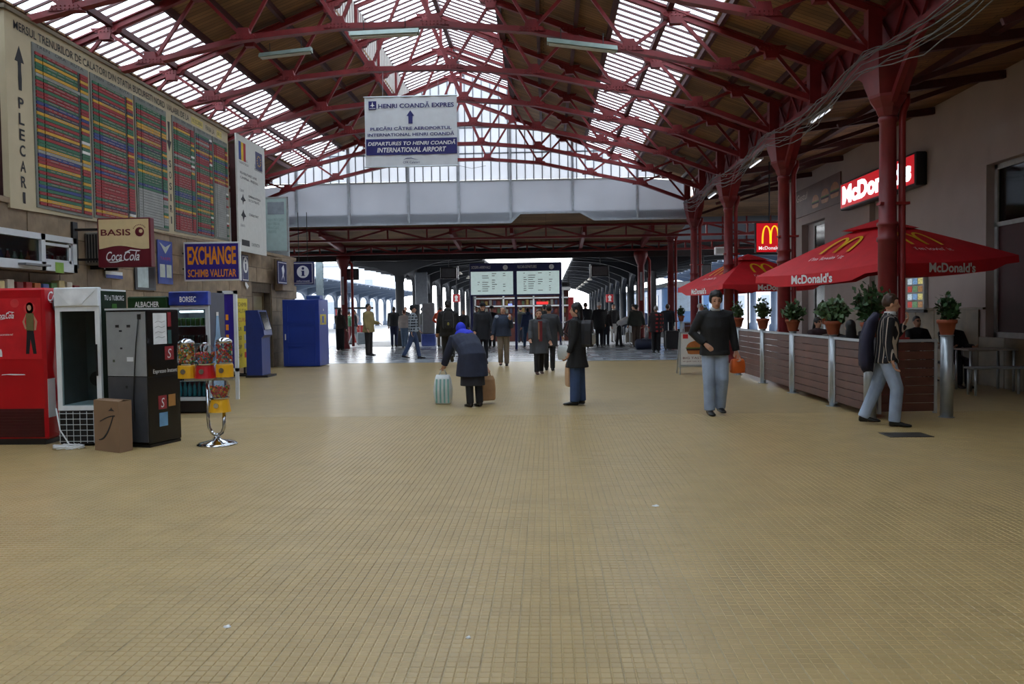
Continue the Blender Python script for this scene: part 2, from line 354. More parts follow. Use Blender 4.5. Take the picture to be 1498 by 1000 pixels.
# ---- roof boarding
def boardmat():
    m = bpy.data.materials.new('ceiling_planks'); m.use_nodes = True; nt = m.node_tree; N = nt.nodes; L = nt.links; b = N['Principled BSDF']; b.inputs['Roughness'].default_value = .8
    tc = N.new('ShaderNodeTexCoord'); br = N.new('ShaderNodeTexBrick'); br.offset = .37; br.inputs['Scale'].default_value = 1; br.inputs['Brick Width'].default_value = 2.4; br.inputs['Row Height'].default_value = .13
    br.inputs['Mortar Size'].default_value = .006; br.inputs['Color1'].default_value = lin((150, 114, 76)); br.inputs['Color2'].default_value = lin((122, 92, 62)); br.inputs['Mortar'].default_value = lin((48, 36, 26))
    L.new(tc.outputs['Object'], br.inputs['Vector'])
    nz = N.new('ShaderNodeTexNoise'); nz.inputs['Scale'].default_value = .9; nz.inputs['Detail'].default_value = 5; L.new(tc.outputs['Object'], nz.inputs['Vector'])
    mr = N.new('ShaderNodeMapRange'); mr.inputs[1].default_value = .3; mr.inputs[2].default_value = .7; mr.inputs[3].default_value = .65; mr.inputs[4].default_value = 1.2; L.new(nz.outputs['Fac'], mr.inputs[0])
    hs = N.new('ShaderNodeHueSaturation'); L.new(mr.outputs[0], hs.inputs['Value']); L.new(br.outputs['Color'], hs.inputs['Color']); L.new(hs.outputs[0], b.inputs['Base Color'])
    return m
M_board = boardmat()
ceil = MB()
for s in (-1, 1):
    for (a, b_) in ((1.79, 4.32), (5.97, 8.05)):
        P = [(NC+s*a, Y0, roofz(a)), (NC+s*b_, Y0, roofz(b_)), (NC+s*b_, Y1, roofz(b_)), (NC+s*a, Y1, roofz(a))]
        ceil.prism(P, (0, 0, 1), .06)
ceiling = struct(ceil.build('ceiling', M_board), 'dark wooden boarded pitched roof of the hall')
aisle = MB().prism([(XR+.15, Y0, 5.42), (XWR+.3, Y0, 5.72), (XWR+.3, Y1, 5.72), (XR+.15, Y1, 5.42)], (0, 0, 1), .06)
struct(aisle.build('ceiling_aisle', M_board), 'wooden boarded roof over the cafe terrace')
MB().box(XR+.05, XR+.16, Y0, Y1, 5.4, 5.98).build('valley_fascia', M_red, ceiling)
M_pur = mat('dark_red_purlin', (72, 34, 34), .6, var=.2)
for s in (-1, 1):
    for x in (1.9, 2.75, 3.55, 4.24, 6.05, 6.85, 7.6): MB((NC+s*x, 10, roofz(x))).box(NC+s*x-.04, NC+s*x+.04, Y0, Y1, roofz(x)-.13, roofz(x)-.0).build('purlin', M_pur, None if False else ceiling).location = (NC+s*x, 10, roofz(x))
    MB().box(NC+s*5.14-.05, NC+s*5.14+.05, Y0, Y1, roofz(5.14)-.16, roofz(5.14)-.04).build('purlin', M_pur, ceiling)
# ---- skylights and lantern: panes and glazing bars
M_pane = glassmat('wired_glass', (238, 244, 250), gloss=.1, frost=.45)
PW = .3
def glazed(name, label, xa, za, xb, zb):
    wn = thing(name, label, None, ((xa+xb)/2, 10, min(za, zb))); wn['kind'] = 'structure'; o = Vector(((xa+xb)/2, 10, min(za, zb)))
    pm = MB().prism([(xa, 0.02, za), (xb, .02, zb), (xb, PW-.02, zb), (xa, PW-.02, za)], (0, 0, 1), .008); pm.o = Vector((0, 0, 0)); pm.v = [tuple(Vector(p)-Vector((o.x, 0, o.z))) for p in pm.v]
    me = pm.mesh('pane', M_pane)
    bm = MB(); bm.bar((xa, 0, za-.01), (xb, 0, zb-.01), .036, .055); bm.v = [tuple(Vector(p)-Vector((o.x, 0, o.z))) for p in bm.v]; be = bm.mesh('glazing_bar', M_pur)
    far = MB(); farb = MB(); n = int((Y1-Y0)/PW)
    for k in range(n):
        y = Y1-PW*(k+1)
        if y > 8.5: inst(me, 'pane', wn, (0, y-10, 0)); inst(be, 'glazing_bar', wn, (0, y-10, 0))
        else: far.v and None; far.add([(p[0], p[1]+y-10, p[2]) for p in pm.v], pm.f); farb.add([(p[0], p[1]+y-10, p[2]) for p in bm.v], bm.f)
    far.build('pane_run', M_pane, wn)['kind'] = 'stuff'; farb.build('glazing_bar_run', M_pur, wn)['kind'] = 'stuff'
    return wn
glazed('window_2', 'long glazed skylight strip in the roof slope above the timetable', NC-5.97, roofz(5.97)+.03, NC-4.32, roofz(4.32)+.03)
glazed('window_3', 'long glazed skylight strip in the roof slope on the restaurant side', NC+4.32, roofz(4.32)+.03, NC+5.97, roofz(5.97)+.03)
glazed('window_4', 'glazed ridge lantern slope nearer the timetable wall', NC-1.85, 9.17, NC, 9.87)
glazed('window_5', 'glazed ridge lantern slope nearer the restaurant wall', NC, 9.87, NC+1.85, 9.17)
M_lw = mat('off_white_corrugated', (200, 194, 184), .7, var=.1)
for s in (-1, 1):
    ups = MB(); n = int((Y1-Y0)/.12); pts = [(NC+s*(1.79+.015*(k % 2)), Y0+k*.12) for k in range(n+1)]
    vs = [(x, y, 8.25) for x, y in pts]+[(x, y, 9.2) for x, y in pts]; ups.add(vs, [(k, k+1, n+2+k, n+1+k) for k in range(n)])
    ups.build('lantern_upstand', M_lw, ceiling); MB().box(NC+s*1.83-.03, NC+s*1.83+.03, Y0, Y1, 8.2, 9.25).build('lantern_board', M_pur, ceiling)
MB().box(NC-.06, NC+.06, Y0, Y1, 9.74, 9.86).build('ridge_beam', M_pur, ceiling)
# ---- trusses
BN = [(-7.7, 5.24), (-6.12, 5.84), (-4.41, 6.22), (-2.65, 6.61), (-.88, 6.77), (.88, 6.77), (2.65, 6.61), (4.41, 6.22), (6.12, 5.84), (7.7, 5.24)]
TN = [-7.75, -6.95, -5.25, -3.5, -1.75, 0, 1.75, 3.5, 5.25, 6.95, 7.75]
def tz(x): return 8.83-.385*abs(x)
def make_truss():
    t = thing('roof_truss', '', 'truss', (NC, 0, 5.2)); o = Vector((0, 0, 5.2))
    for a, b_ in zip(BN, BN[1:]):
        MB(o).bar((a[0], 0, a[1]), (b_[0], 0, b_[1]), .1, .1).bar((a[0], 0, a[1]-.05), (b_[0], 0, b_[1]-.05), .15, .016).build('bottom_chord', M_red, t)
    for s in (-1, 1):
        MB(o).bar((0, 0, tz(0)), (s*7.9, 0, tz(7.9)), .1, .1).bar((0, 0, tz(0)+.06), (s*7.9, 0, tz(7.9)+.06), .17, .022).build('top_chord', M_red, t)
    seq = []
    for i in range(len(BN)):
        seq.append((TN[i], BN[i])); seq.append((TN[i+1], BN[i]))
    for k, (tx, bn) in enumerate(seq):
        a, b_ = Vector((bn[0], 0, bn[1])), Vector((tx, 0, tz(tx)))
        if (b_-a).length < .7: continue
        yy = .035 if k % 2 else -.035
        MB(o).bar(a+Vector((0, yy, 0)), b_+Vector((0, yy, 0)), .055, .06, up=(1, 0, 0)).build('web_member', M_red, t)
    def gus(c, w, h, sgn):
        P = [(c[0]-w, c[1]-.04*sgn), (c[0]-w*.8, c[1]+.03*sgn), (c[0]-w*.45, c[1]+h*.35*sgn), (c[0]-w*.36, c[1]+h*sgn), (c[0]+w*.36, c[1]+h*sgn), (c[0]+w*.45, c[1]+h*.35*sgn), (c[0]+w*.8, c[1]+.03*sgn), (c[0]+w, c[1]-.04*sgn)]
        b = MB(o); b.prism([(p[0], -.075, p[1]) for p in P], (0, 1, 0), .15)
        for k in range(-3, 4): 
            for q in (0, .05): b.lathe([(.014, 0), (.007, .014)], (0, 0, 0), 5); b.v[-10:] = [(c[0]+k*w*.25+v[0]*1.0+0, -.076-(v[2]+5.2), c[1]+(q-.02)*sgn-5.2+v[1]) for v in b.v[-10:]]
        b.build('gusset_plate', M_red, t)
    for b_ in BN[1:-1]: gus(b_, .27, .17, 1)
    for x in TN[1:-1]: gus((x, tz(x)), .27, .17, -1)
    for s in (-1, 1): MB(o).box(s*7.72-.1, s*7.72+.1, -.09, .09, 5.15, 5.85).build('end_post', M_red, t)
    # lantern frame
    for s in (-1, 1):
        MB(o).bar((s*1.77, 0, 8.1), (s*1.77, 0, 9.15), .08, .1).build('lantern_post', M_red, t)
        MB(o).bar((0, 0, 9.78), (s*1.85, 0, 9.08), .07, .09).build('lantern_rafter', M_red, t)
    MB(o).bar((0, 0, tz(0)), (0, 0, 9.8), .08, .08).build('king_post', M_red, t)
    return t
tr = make_truss(); TY = [28.8-2.7*k for k in range(10)]
TL = ['red riveted iron roof truss beside the frosted end screen', 'red riveted iron roof truss, second from the frosted end screen', 'red riveted iron roof truss, third from the frosted end screen',
      'red riveted iron roof truss just behind the hanging airport banner', 'red riveted iron roof truss that carries the airport banner', 'red riveted iron roof truss with two tube lights, next before the banner truss',
      'red riveted iron roof truss, second before the banner truss', 'red riveted iron roof truss, third before the banner truss', 'red riveted iron roof truss, fourth before the banner truss', 'red riveted iron roof truss, fifth before the banner truss']
for k, y in enumerate(TY):
    t = tr if k == 0 else dup(tr)
    t.location = (NC, y, 5.2); tag(t, TL[k], 'truss', 'roof trusses of the hall')
# ---- columns
M_pipe = mat('red_downpipe', (142, 34, 34), .4, var=.12)
def make_column():
    t = thing('iron_column', '', 'column', (XR, 0, 0))
    MB().lathe([(.21, 0), (.21, .12), (.16, .16), (.14, .25), (.133, 2.45), (.155, 2.47), (.155, 2.52), (.133, 2.54), (.132, 2.68), (.152, 2.7), (.152, 2.74), (.125, 2.76), (.115, 4.2), (.135, 4.22), (.135, 4.28), (.118, 4.3)], n=20).build('shaft', M_red, t, True)
    MB().lathe([(.13, 4.3), (.16, 4.36), (.18, 4.42), (.25, 4.52), (.27, 4.56), (.27, 4.6)], n=8).build('capital', M_red, t)
    b = MB(); b.loft([[(-.2, -.2, 4.6), (.2, -.2, 4.6), (.2, .2, 4.6), (-.2, .2, 4.6)], [(-.27, -.34, 4.95), (.27, -.34, 4.95), (.27, .34, 4.95), (-.27, .34, 4.95)], [(-.29, -.4, 5.22), (.29, -.4, 5.22), (.29, .4, 5.22), (-.29, .4, 5.22)]])
    b.build('bracket_box', M_red, t)
    for s in (-1, 1):
        pts = [(0, s*(.18+1.2*u**1.0), 4.5+.75*math.sin(u*math.pi/2)) for u in [i/6 for i in range(7)]]
        q = MB()
        for a, b_ in zip(pts, pts[1:]): q.bar(a, b_, .08, .1)
        q.build('girder_brace', M_red, t)
    MB().tube([(.27, .0, 4.62), (.27, 0, 4.5), (.21, -.02, 4.35), (.2, -.02, 4.2), (.2, -.02, .25), (.2, -.1, .08)], .052, 10).build('downpipe', M_pipe, t, True)
    for z in (1.0, 3.0): MB().box(-.14, .29, -.09, .06, z, z+.04).build('pipe_clamp', M_pipe, t)
    return t
cl = make_column(); CYS = [12.6, 18.0, 23.4, 28.8, 34.2, 7.2, 1.8]
CLb = ['red cast-iron column with downpipe standing in front of the large red lit wall sign', 'red cast-iron column between the two red parasols', 'red cast-iron column behind the walker in a black jacket, beside the smaller looking parasol',
       'red cast-iron column at the corner of the grey end screen', 'red cast-iron column of the concourse beyond the grey end screen', 'red cast-iron column on the terrace side before the wooden barrier', 'red cast-iron column by the restaurant wall, near the street end']
for k, y in enumerate(CYS):
    c = cl if k == 0 else dup(cl)
    c.location = (XR, y, 0); tag(c, CLb[k], 'column', 'iron columns along the terrace')
# lattice girder on the column line
lg = thing('lattice_girder', 'red lattice girder running along the tops of the terrace columns', 'girder', (XR, 10, 5.25)); o = Vector((XR, 10, 5.25))
MB(o).box(XR-.08, XR+.08, Y0, Y1, 5.24, 5.33).build('bottom_chord', M_red, lg); MB(o).box(XR-.08, XR+.08, Y0, Y1, 5.82, 5.9).build('top_chord', M_red, lg)
y = 6.6; k = 0
while y < 29:
    a, b_ = (5.33, 5.82) if k % 2 else (5.82, 5.33)
    MB(o).bar((XR, y, a), (XR, y+.45, b_), .04, .06).build('lattice_bar', M_red, lg); y += .45; k += 1
# aisle beams
for k, y in enumerate(TY[:8]):
    b = thing('aisle_beam', 'dark red sloping beam with strut under the terrace roof', 'beam', (XR, y, 4.7), group='sloping beams under the terrace roof'); o = Vector((XR, y, 4.7))
    MB(o).bar((XR+.1, y, 5.25), (XWR, y, 5.6), .1, .14).build('beam', M_pur, b); MB(o).bar((XR+.2, y, 4.75), (XWR-.6, y, 5.5), .06, .08).build('strut', M_pur, b)
MB().box(6.5, 6.62, Y0, Y1, 5.42, 5.54).build('purlin', M_pur, ceiling)
# left columns row hidden behind the low building
for y in (12.6, 18.0, 23.4, 28.8): MB((NC-NW, y, 3.3)).lathe([(.14, 0), (.13, 1.9), (.3, 2.2)], (NC-NW, y, 3.3), 12).build('upper_post', M_red, ceiling, True).location = (NC-NW, y, 3.3)
# ---- end screen
es = thing('wall_end', 'end screen of grey sheets with frosted panes above', None, (NC, Y1, 4.6)); es['kind'] = 'structure'; o = Vector((NC, Y1, 4.6))
M_gsheet = mat('translucent_grey_sheet', (178, 186, 196), .5, var=.05, scale=1)
def thinsheet(name, rgb, mixv):
    m = bpy.data.materials.new(name); m.use_nodes = True; nt = m.node_tree; N = nt.nodes; L = nt.links; N.remove(N['Principled BSDF'])
    d_ = N.new('ShaderNodeBsdfDiffuse'); t_ = N.new('ShaderNodeBsdfTranslucent'); mx = N.new('ShaderNodeMixShader'); nz = N.new('ShaderNodeTexNoise'); nz.inputs['Scale'].default_value = .8
    tc = N.new('ShaderNodeTexCoord'); L.new(tc.outputs['Object'], nz.inputs['Vector']); hs = N.new('ShaderNodeHueSaturation'); hs.inputs['Color'].default_value = lin(rgb)
    mr = N.new('ShaderNodeMapRange'); mr.inputs[3].default_value = .85; mr.inputs[4].default_value = 1.1; L.new(nz.outputs['Fac'], mr.inputs[0]); L.new(mr.outputs[0], hs.inputs['Value'])
    L.new(hs.outputs[0], d_.inputs[0]); L.new(hs.outputs[0], t_.inputs[0]); mx.inputs[0].default_value = mixv
    L.new(d_.outputs[0], mx.inputs[1]); L.new(t_.outputs[0], mx.inputs[2]); L.new(mx.outputs[0], N['Material Output'].inputs[0]); MATS[name] = m; return m
M_gsheet = thinsheet('grey_screen_sheet', (186, 190, 197), .5); M_frost = thinsheet('frosted_pane', (206, 210, 216), .8)
MX = [-10.8, -8.83, -6.95, -4.83, -3.05, -1.22, .95, 3.2, 4.95]
def pbot(x):
    pts = [(-99, 4.64), (-1.22, 4.64), (-.9, 4.95), (1.2, 4.95), (1.7, 4.68), (99, 4.68)]
    for (a, za), (b_, zb) in zip(pts, pts[1:]):
        if a <= x <= b_: return za+(zb-za)*(x-a)/(b_-a)
for a, b_ in zip(MX, MX[1:]):
    xs = sorted({a+.03, b_-.03, *[x for x in (-1.22, -.9, 1.2, 1.7) if a+.03 < x < b_-.03]})
    P = [(x, Y1, pbot(x)) for x in xs]+[(b_-.03, Y1, min(6.1, roofz(abs(b_-NC))-.05)), (a+.03, Y1, min(6.1, roofz(abs(a-NC))-.05))]
    MB(o).prism(P, (0, 1, 0), .02).build('sheet', M_gsheet, es)
for x in MX: MB(o).box(x-.04, x+.04, Y1-.08, Y1+.06, pbot(x), roofz(abs(x-NC))+.02).build('mullion', mat('grey_mullion', (176, 182, 188), .5), es)
tr_ = MB(o)
for a, b_ in ((-10.8, -1.22), (-1.22, -.9), (-.9, 1.2), (1.2, 1.7), (1.7, 4.95)): tr_.bar((a, Y1-.03, pbot(a+.001)), (b_, Y1-.03, pbot(b_-.001)), .12, .06)
tr_.build('bottom_rail', mat('grey_mullion', (176, 182, 188), .5), es)
MB(o).box(-10.8, 4.95, Y1-.03, Y1+.03, 6.08, 6.13).build('transom', M_fr, es)
x = -10.6
while x < 4.9:
    z = 6.14
    for zz in (7.05, 7.95, 8.9, 9.9):
        lim = lambda xx: (roofz(abs(xx-NC)) if abs(xx-NC) > 1.85 else 9.87-.378*abs(xx-NC))-.02
        za, zb = min(zz, lim(x+.02)), min(zz, lim(x+.29))
        if max(za, zb) > z+.08:
            MB(o).prism([(x+.015, Y1, z), (x+.285, Y1, z), (x+.285, Y1, max(zb, z+.01)), (x+.015, Y1, max(za, z+.01))], (0, 1, 0), .01).build('pane', M_frost, es)
        z = zz+.03
    top = lim(x)
    if top > 6.2: MB(o).box(x-.015, x+.015, Y1-.03, Y1+.02, 6.1, top).build('glazing_bar', mat('grey_glazing_bar', (120, 126, 134), .5), es)
    x += .3
for zz in (7.065, 7.965, 8.915):
    hw = (8.98-zz)/.38 if zz < 8.25 else 1.8
    MB(o).box(max(-10.8, NC-hw), min(4.95, NC+hw), Y1-.03, Y1+.02, zz-.02, zz+.02).build('glazing_bar', mat('grey_glazing_bar', (120, 126, 134), .5), es)
for s in (-1, 1): struct(MB().box(s*15.9-.1, s*15.9+.1, Y1-.6, 36, 0, 6).build('wall_concourse_'+('left' if s < 0 else 'right'), M_plast), 'plain end wall of the cross concourse')  # unseen walls added to shut low sky light out of the concourse
struct(MB().box(-16, -10.85, Y1-.8, Y1-.6, 0, 6.2).box(XWR+3.3, 16, Y1-.8, Y1-.6, 0, 6.2).build('wall_concourse_front', M_plast), 'plain wall beside the hall opening')
# ---- concourse roof beyond the screen
struct(MB().prism([(-22, Y1+.05, 4.95), (5.3, Y1+.05, 4.95), (5.3, 36, 4.3), (-22, 36, 4.3)], (0, 0, 1), .06).build('ceiling_concourse', M_board), 'boarded roof of the cross concourse')
struct(MB().box(-22, 22, 36.4, 39.5, 4.42, 4.5).build('ceiling_link', mat('dark_link_roof', (50, 50, 52), .8)), 'dark link roof between the concourse and the platform canopies')  # out of view, added to keep sky light off the canopy fronts
struct(MB().prism([(5.3, Y1+.05, 5.6), (22, Y1+.05, 5.6), (22, 36, 5.4), (5.3, 36, 5.4)], (0, 0, 1), .06).build('ceiling_concourse_side', M_board), 'boarded roof of the cross concourse beside the restaurant')
def girder(y, zb, zt, x0, x1, st, label):
    g = thing('lattice_girder', label, 'girder', ((x0+x1)/2, y, zb)); o = Vector(((x0+x1)/2, y, zb))
    MB(o).box(x0, x1, y-.07, y+.07, zb, zb+.08).build('bottom_chord', M_red, g); MB(o).box(x0, x1, y-.07, y+.07, zt-.08, zt).build('top_chord', M_red, g)
    x = x0; k = 0
    while x < x1-.1:
        MB(o).bar((x, y, zb+.05), (x, y, zt-.05), .06, .09).build('upright', M_red, g)
        a, b_ = (zb+.05, zt-.05) if k % 2 else (zt-.05, zb+.05)
        MB(o).bar((x, y, a), (x+st, y, b_), .04, .07).build('lattice_bar', M_red, g); x += st; k += 1
girder(31.4, 4.24, 4.74, -12, 12, 1.5, 'red lattice girder across the concourse just behind the grey screen')
girder(35.0, 3.98, 4.38, -14, 14, 1.1, 'low red lattice girder along the platform side of the concourse')
for x in (-8.6, -3.6, -1.3, 1.45, 4.0):
    bm = thing('knee_beam', 'dark red beam spanning between the two concourse girders', 'beam', (x, 31.4, 4.2), group='beams between the concourse girders')
    MB((x, 31.4, 4.2)).bar((x, 31.4, 4.6), (x, 35.0, 4.25), .12, .3).build('beam', M_red, bm)
struct(MB().box(-22, 22, 35.9, 36.05, 3.78, 4.25).build('trim_1', mat('dark_fascia', (44, 42, 44), .6)), 'dark fascia board along the platform side of the concourse')
cs = thing('window_6', 'pale glazed strip high over the concourse beside the restaurant', None, (8.5, 35.6, 4.4)); cs['kind'] = 'structure'
M_frost2 = thinsheet('dusty_pane', (120, 124, 130), .6)  # darker grey than the frosted panes, to dim the strip
for k in range(10): MB((8.5, 35.6, 4.4)).box(5.5+k, 6.44+k, 35.6, 35.62, 4.42, 5.4).build('pane', M_frost2, cs)
for k in range(11): MB((8.5, 35.6, 4.4)).box(5.44+k, 5.5+k, 35.57, 35.65, 4.4, 5.4).build('mullion', M_red, cs)
for x, lb in ((-8.75, 'red iron post of the concourse beside the blue cabin'), (4.02, 'red iron post with a pale strip, in front of the dark platform canopy')):
    c = thing('iron_post', lb, 'post', (x, 35.6, 0)); b = MB().lathe([(.22, 0), (.2, .15), (.15, .25), (.14, 3.4), (.19, 3.5), (.3, 3.8), (.3, 3.98)], n=12); b.build('shaft', M_red, c, True)
    MB().tube([(.36, 0, .1), (.36, 0, 3.6), (.2, 0, 3.85)], .06, 8).build('downpipe', M_pipe, c, True); MB().box(-.06, .04, -.2, -.17, 1.9, 3.1).build('sign_strip', mat('pale_strip', (190, 196, 204), .5), c)
# ================================================================== LEFT SIDE
XF = XWL+.02      # just in front of the stone
# ---- timetable board (parallel to the wall; reads along +Y)
TB0, TB1 = 11.95, 20.45
M_cream = mat('cream_board', (196, 182, 150), .6, var=.06, scale=3)
tbd = thing('timetable_board', 'large cream timetable board with colourful rows above the stone wall', 'timetable', (XWL, 16.2, 3.1)); to = Vector((XWL, 16.2, 3.1))
zb0, zb1, zt = 3.13, 3.3, 6.02
MB(to).prism([(XWL-.06, TB0, zb0), (XWL-.06, TB1, zb1), (XWL-.06, TB1, zt), (XWL-.06, TB0, zt)], (1, 0, 0), .1).build('backboard', M_cream, tbd)
MB(to).box(XWL-.08, XWL+.08, TB0-.05, TB1+.05, zt, zt+.06).build('top_rail', mat('grey_brown_frame', (120, 108, 88), .6), tbd)
XT = XWL+.04
cols_ = {'g': (44, 104, 74), 'r': (150, 36, 40), 'b': (42, 62, 128), 'y': (206, 158, 44), 'n': (50, 54, 74), 's': (150, 152, 148)}
CM = [mat('row_'+k, v, .45, var=.12, scale=6) for k, v in cols_.items()] + [mat('row_white', (224, 224, 220), .5), mat('row_slot', (40, 48, 46), .5)]
def ytab(px): return gx(px, 200, XT).y
panels = [(12.62, 14.08, 0), (14.24, 15.62, 0), (15.78, 17.0, .28), (17.38, 18.36, 0), (18.5, 19.35, 0), (19.5, 20.3, .55)]
for (a, b_, empty) in panels:
    zt2, zb = 5.62, zb0+.12+(a-TB0)*.018
    MB(to).box(XT, XT+.02, a-.05, b_+.05, zb-.05, zt2+.12).build('panel_frame', mat('grey_panel', (120, 124, 118), .5), tbd)
    pm = MB(to); n = 44; dz = (zt2-zb)/n; seq = 'ggrrgnbgyrrgrgrynggrrrgbgygrrgrgybgrrgnrgyrgg'; off = random.randint(0, 20)
    for r in range(n):
        z = zb+r*dz; kk = 's' if (empty and r < n*empty) else random.choice('gggrrrggrrrnby')
        if not empty and random.random() < .03: kk = 's'
        k = list(cols_).index(kk); wd = b_-a; e = a+wd*.78
        pm.mi(k).box(XT+.02, XT+.035, a, a+wd*.12, z, z+dz*.82); 
        pm.mi(k).box(XT+.02, XT+.04, a+wd*.13, e, z, z+dz*.86)
        pm.mi(7 if kk != 's' else 5).box(XT+.02, XT+.034, e, e+wd*.05, z, z+dz*.86)
        k2 = 6 if random.random() < .07 else (k if random.random() < .7 else list(cols_).index(random.choice('gry')))
        pm.mi(k2).box(XT+.02, XT+.04, e+wd*.06, b_, z, z+dz*.86)
    po = pm.build('timetable_rows', CM, tbd); po['kind'] = 'stuff'
    q = MB(to)
    for r in range(n):
        if random.random() < .8 and not (empty and r < n*empty):
            z = zb+r*dz; y = a+(b_-a)*.2
            for _ in range(4): l = random.uniform(.05, .18)*(b_-a); q.box(XT+.041, XT+.043, y, min(y+l, a+(b_-a)*.76), z+dz*.36, z+dz*.56); y += l+.05
    q.build('row_lettering', mat('pale_lettering', (150, 138, 128), .5), tbd)['kind'] = 'stuff'
    text('panel_heading', 'TREN   ORA   RUTA', tbd, Vector((XT+.045, a, zt2+.05))-to, YA, ZA, M_text_k, w=(b_-a)*.9, h=.05)
text('board_title', 'MERSUL TRENURILOR DE CALATORI DIN STATIA BUCURESTI NORD  VALABIL DE LA', tbd, Vector((XT+.005, 12.15, 5.8))-to, YA, ZA, M_text_k, w=6.05, h=.13, bold=.01)
decal('date_slip', rect(0, 0, .62, .16), tbd, Vector((XT, 18.33, 5.79))-to, YA, ZA, mat('yellowed_paper', (214, 196, 120), .7))
text('slip_text', '10.12.2006', tbd, Vector((XT+.006, 18.37, 5.83))-to, YA, ZA, M_text_k, w=.5, h=.08)
text('board_title', 'PANA LA', tbd, Vector((XT+.005, 19.1, 5.8))-to, YA, ZA, M_text_k, w=.5, h=.12, bold=.01)
decal('date_slip', rect(0, 0, .3, .16), tbd, Vector((XT, 19.75, 5.79))-to, YA, ZA, mat('yellowed_paper', (214, 196, 120), .7)); text('slip_text', '08.12', tbd, Vector((XT+.006, 19.78, 5.83))-to, YA, ZA, M_text_k, w=.24, h=.08)
ax = 12.27
for k, ch in enumerate('PLECARI'): text('vertical_lettering', ch, tbd, Vector((XT+.005, ax, 4.64-k*.235))-to, YA, ZA, M_text_k, h=.17, w=.13 if ch != 'I' else .06, align='C', bold=.02)
decal('arrow_mark', [(-.035, 0), (.035, 0), (.045, .18), (.035, .3), (.04, .42), (.11, .42), (0, .66), (-.11, .42), (-.04, .42), (-.035, .3), (-.045, .18)], tbd, Vector((XT, ax, 4.92))-to, YA, ZA, M_text_k)
ax = 17.2
for k, ch in enumerate('SOSIRI'): text('vertical_lettering', ch, tbd, Vector((XT+.005, ax, 4.62-k*.235))-to, YA, ZA, M_text_k, h=.15, w=.11 if ch != 'I' else .05, align='C', bold=.02)
decal('arrow_mark', [(0, 0), (.1, .22), (.035, .22), (.03, .4), (.05, .62), (-.05, .62), (-.03, .4), (-.035, .22), (-.1, .22)], tbd, Vector((XT, ax, 4.95))-to, YA, ZA, M_text_k)
for y in (12.5, 15.0, 17.5, 20.0): MB(to).box(XWL-.5, XWL-.06, y, y+.08, 3.3, 5.9).build('support_post', M_pur, tbd)
# ---- white panel with two flags (parallel to the wall)
XP = XWL+.25
fp = thing('funding_panel', 'tall white information panel with two flags beside the timetable board', 'sign', (XP, 21.6, 3.1)); po = Vector((XP, 21.6, 3.1))
ya, yb = gx(347.5, 280, XP).y, gx(388, 280, XP).y; za = gx(347, 195, XP).z; zb = gx(389, 374, XP).z
MB(po).box(XP-.04, XP, ya, yb, zb, za).build('panel', mat('white_sheet', (214, 214, 208), .5, var=.04), fp); W_ = yb-ya
for k, c in enumerate(((30, 60, 140), (225, 190, 40), (170, 40, 45))): decal('tricolour_flag', rect(.14+k*.16, za-zb-.62, .3+k*.16, za-zb-.16), fp, Vector((XP, ya, zb))-po, YA, ZA, mat('flag_%d' % k, c, .6))
decal('star_flag', rect(W_-.72, za-zb-.66, W_-.2, za-zb-.2), fp, Vector((XP, ya, zb))-po, YA, ZA, M_navy)
for k in range(12): decal('flag_star', circ(W_-.46+.14*math.cos(k*.5236), za-zb-.43+.13*math.sin(k*.5236), .02, 5), fp, Vector((XP, ya, zb))-po, YA, ZA, M_arch, lift=.005)
for k, (s, zz, x, wd) in enumerate((('MINISTERUL', 2.3, .15, .6), ('TRANSPORTURILOR', 2.2, .15, .65), ('UNIUNEA', 2.3, W_-.8, .5), ('EUROPEANA', 2.2, W_-.8, .6), ('REABILITARE LINIE', 1.95, .2, 1.2), ('CAMPINA - PREDEAL', 1.83, .2, 1.3), ('CLIENT:', 1.5, .15, .3), ('COMPANIA NATIONALA', 1.42, .75, .9), ('DE CAI FERATE', 1.32, .75, .8), ('CONSULTANT', .95, .75, .7), ('DURATA', .62, .15, .3))):
    text('panel_lettering', s, fp, Vector((XP, ya+x, zb+zz))-po, YA, ZA, M_text_k, w=wd, h=.06)
decal('emblem', [(.2, 1.3), (.32, 1.38), (.36, 1.46), (.4, 1.38), (.55, 1.3), (.4, 1.27), (.36, 1.18), (.32, 1.27)], fp, Vector((XP, ya, zb))-po, YA, ZA, M_text_k)
decal('emblem', [(.2, .9), (.3, .98), (.36, 1.06), (.42, .98), (.55, .9), (.42, .87), (.36, .76), (.3, .87)], fp, Vector((XP, ya, zb))-po, YA, ZA, M_text_k)
decal('black_bar', rect(.2, .15, .75, .3), fp, Vector((XP, ya, zb))-po, YA, ZA, M_text_k); text('panel_lettering', 'CONSTRUCTOR', fp, Vector((XP, ya+.9, zb+.18))-po, YA, ZA, M_text_k, w=.6, h=.08)
MB(po).box(XP-.3, XP-.04, ya+.3, ya+.36, 3.3, za-.2).box(XP-.3, XP-.04, yb-.4, yb-.34, 3.3, za-.2).build('support_post', M_pur, fp)
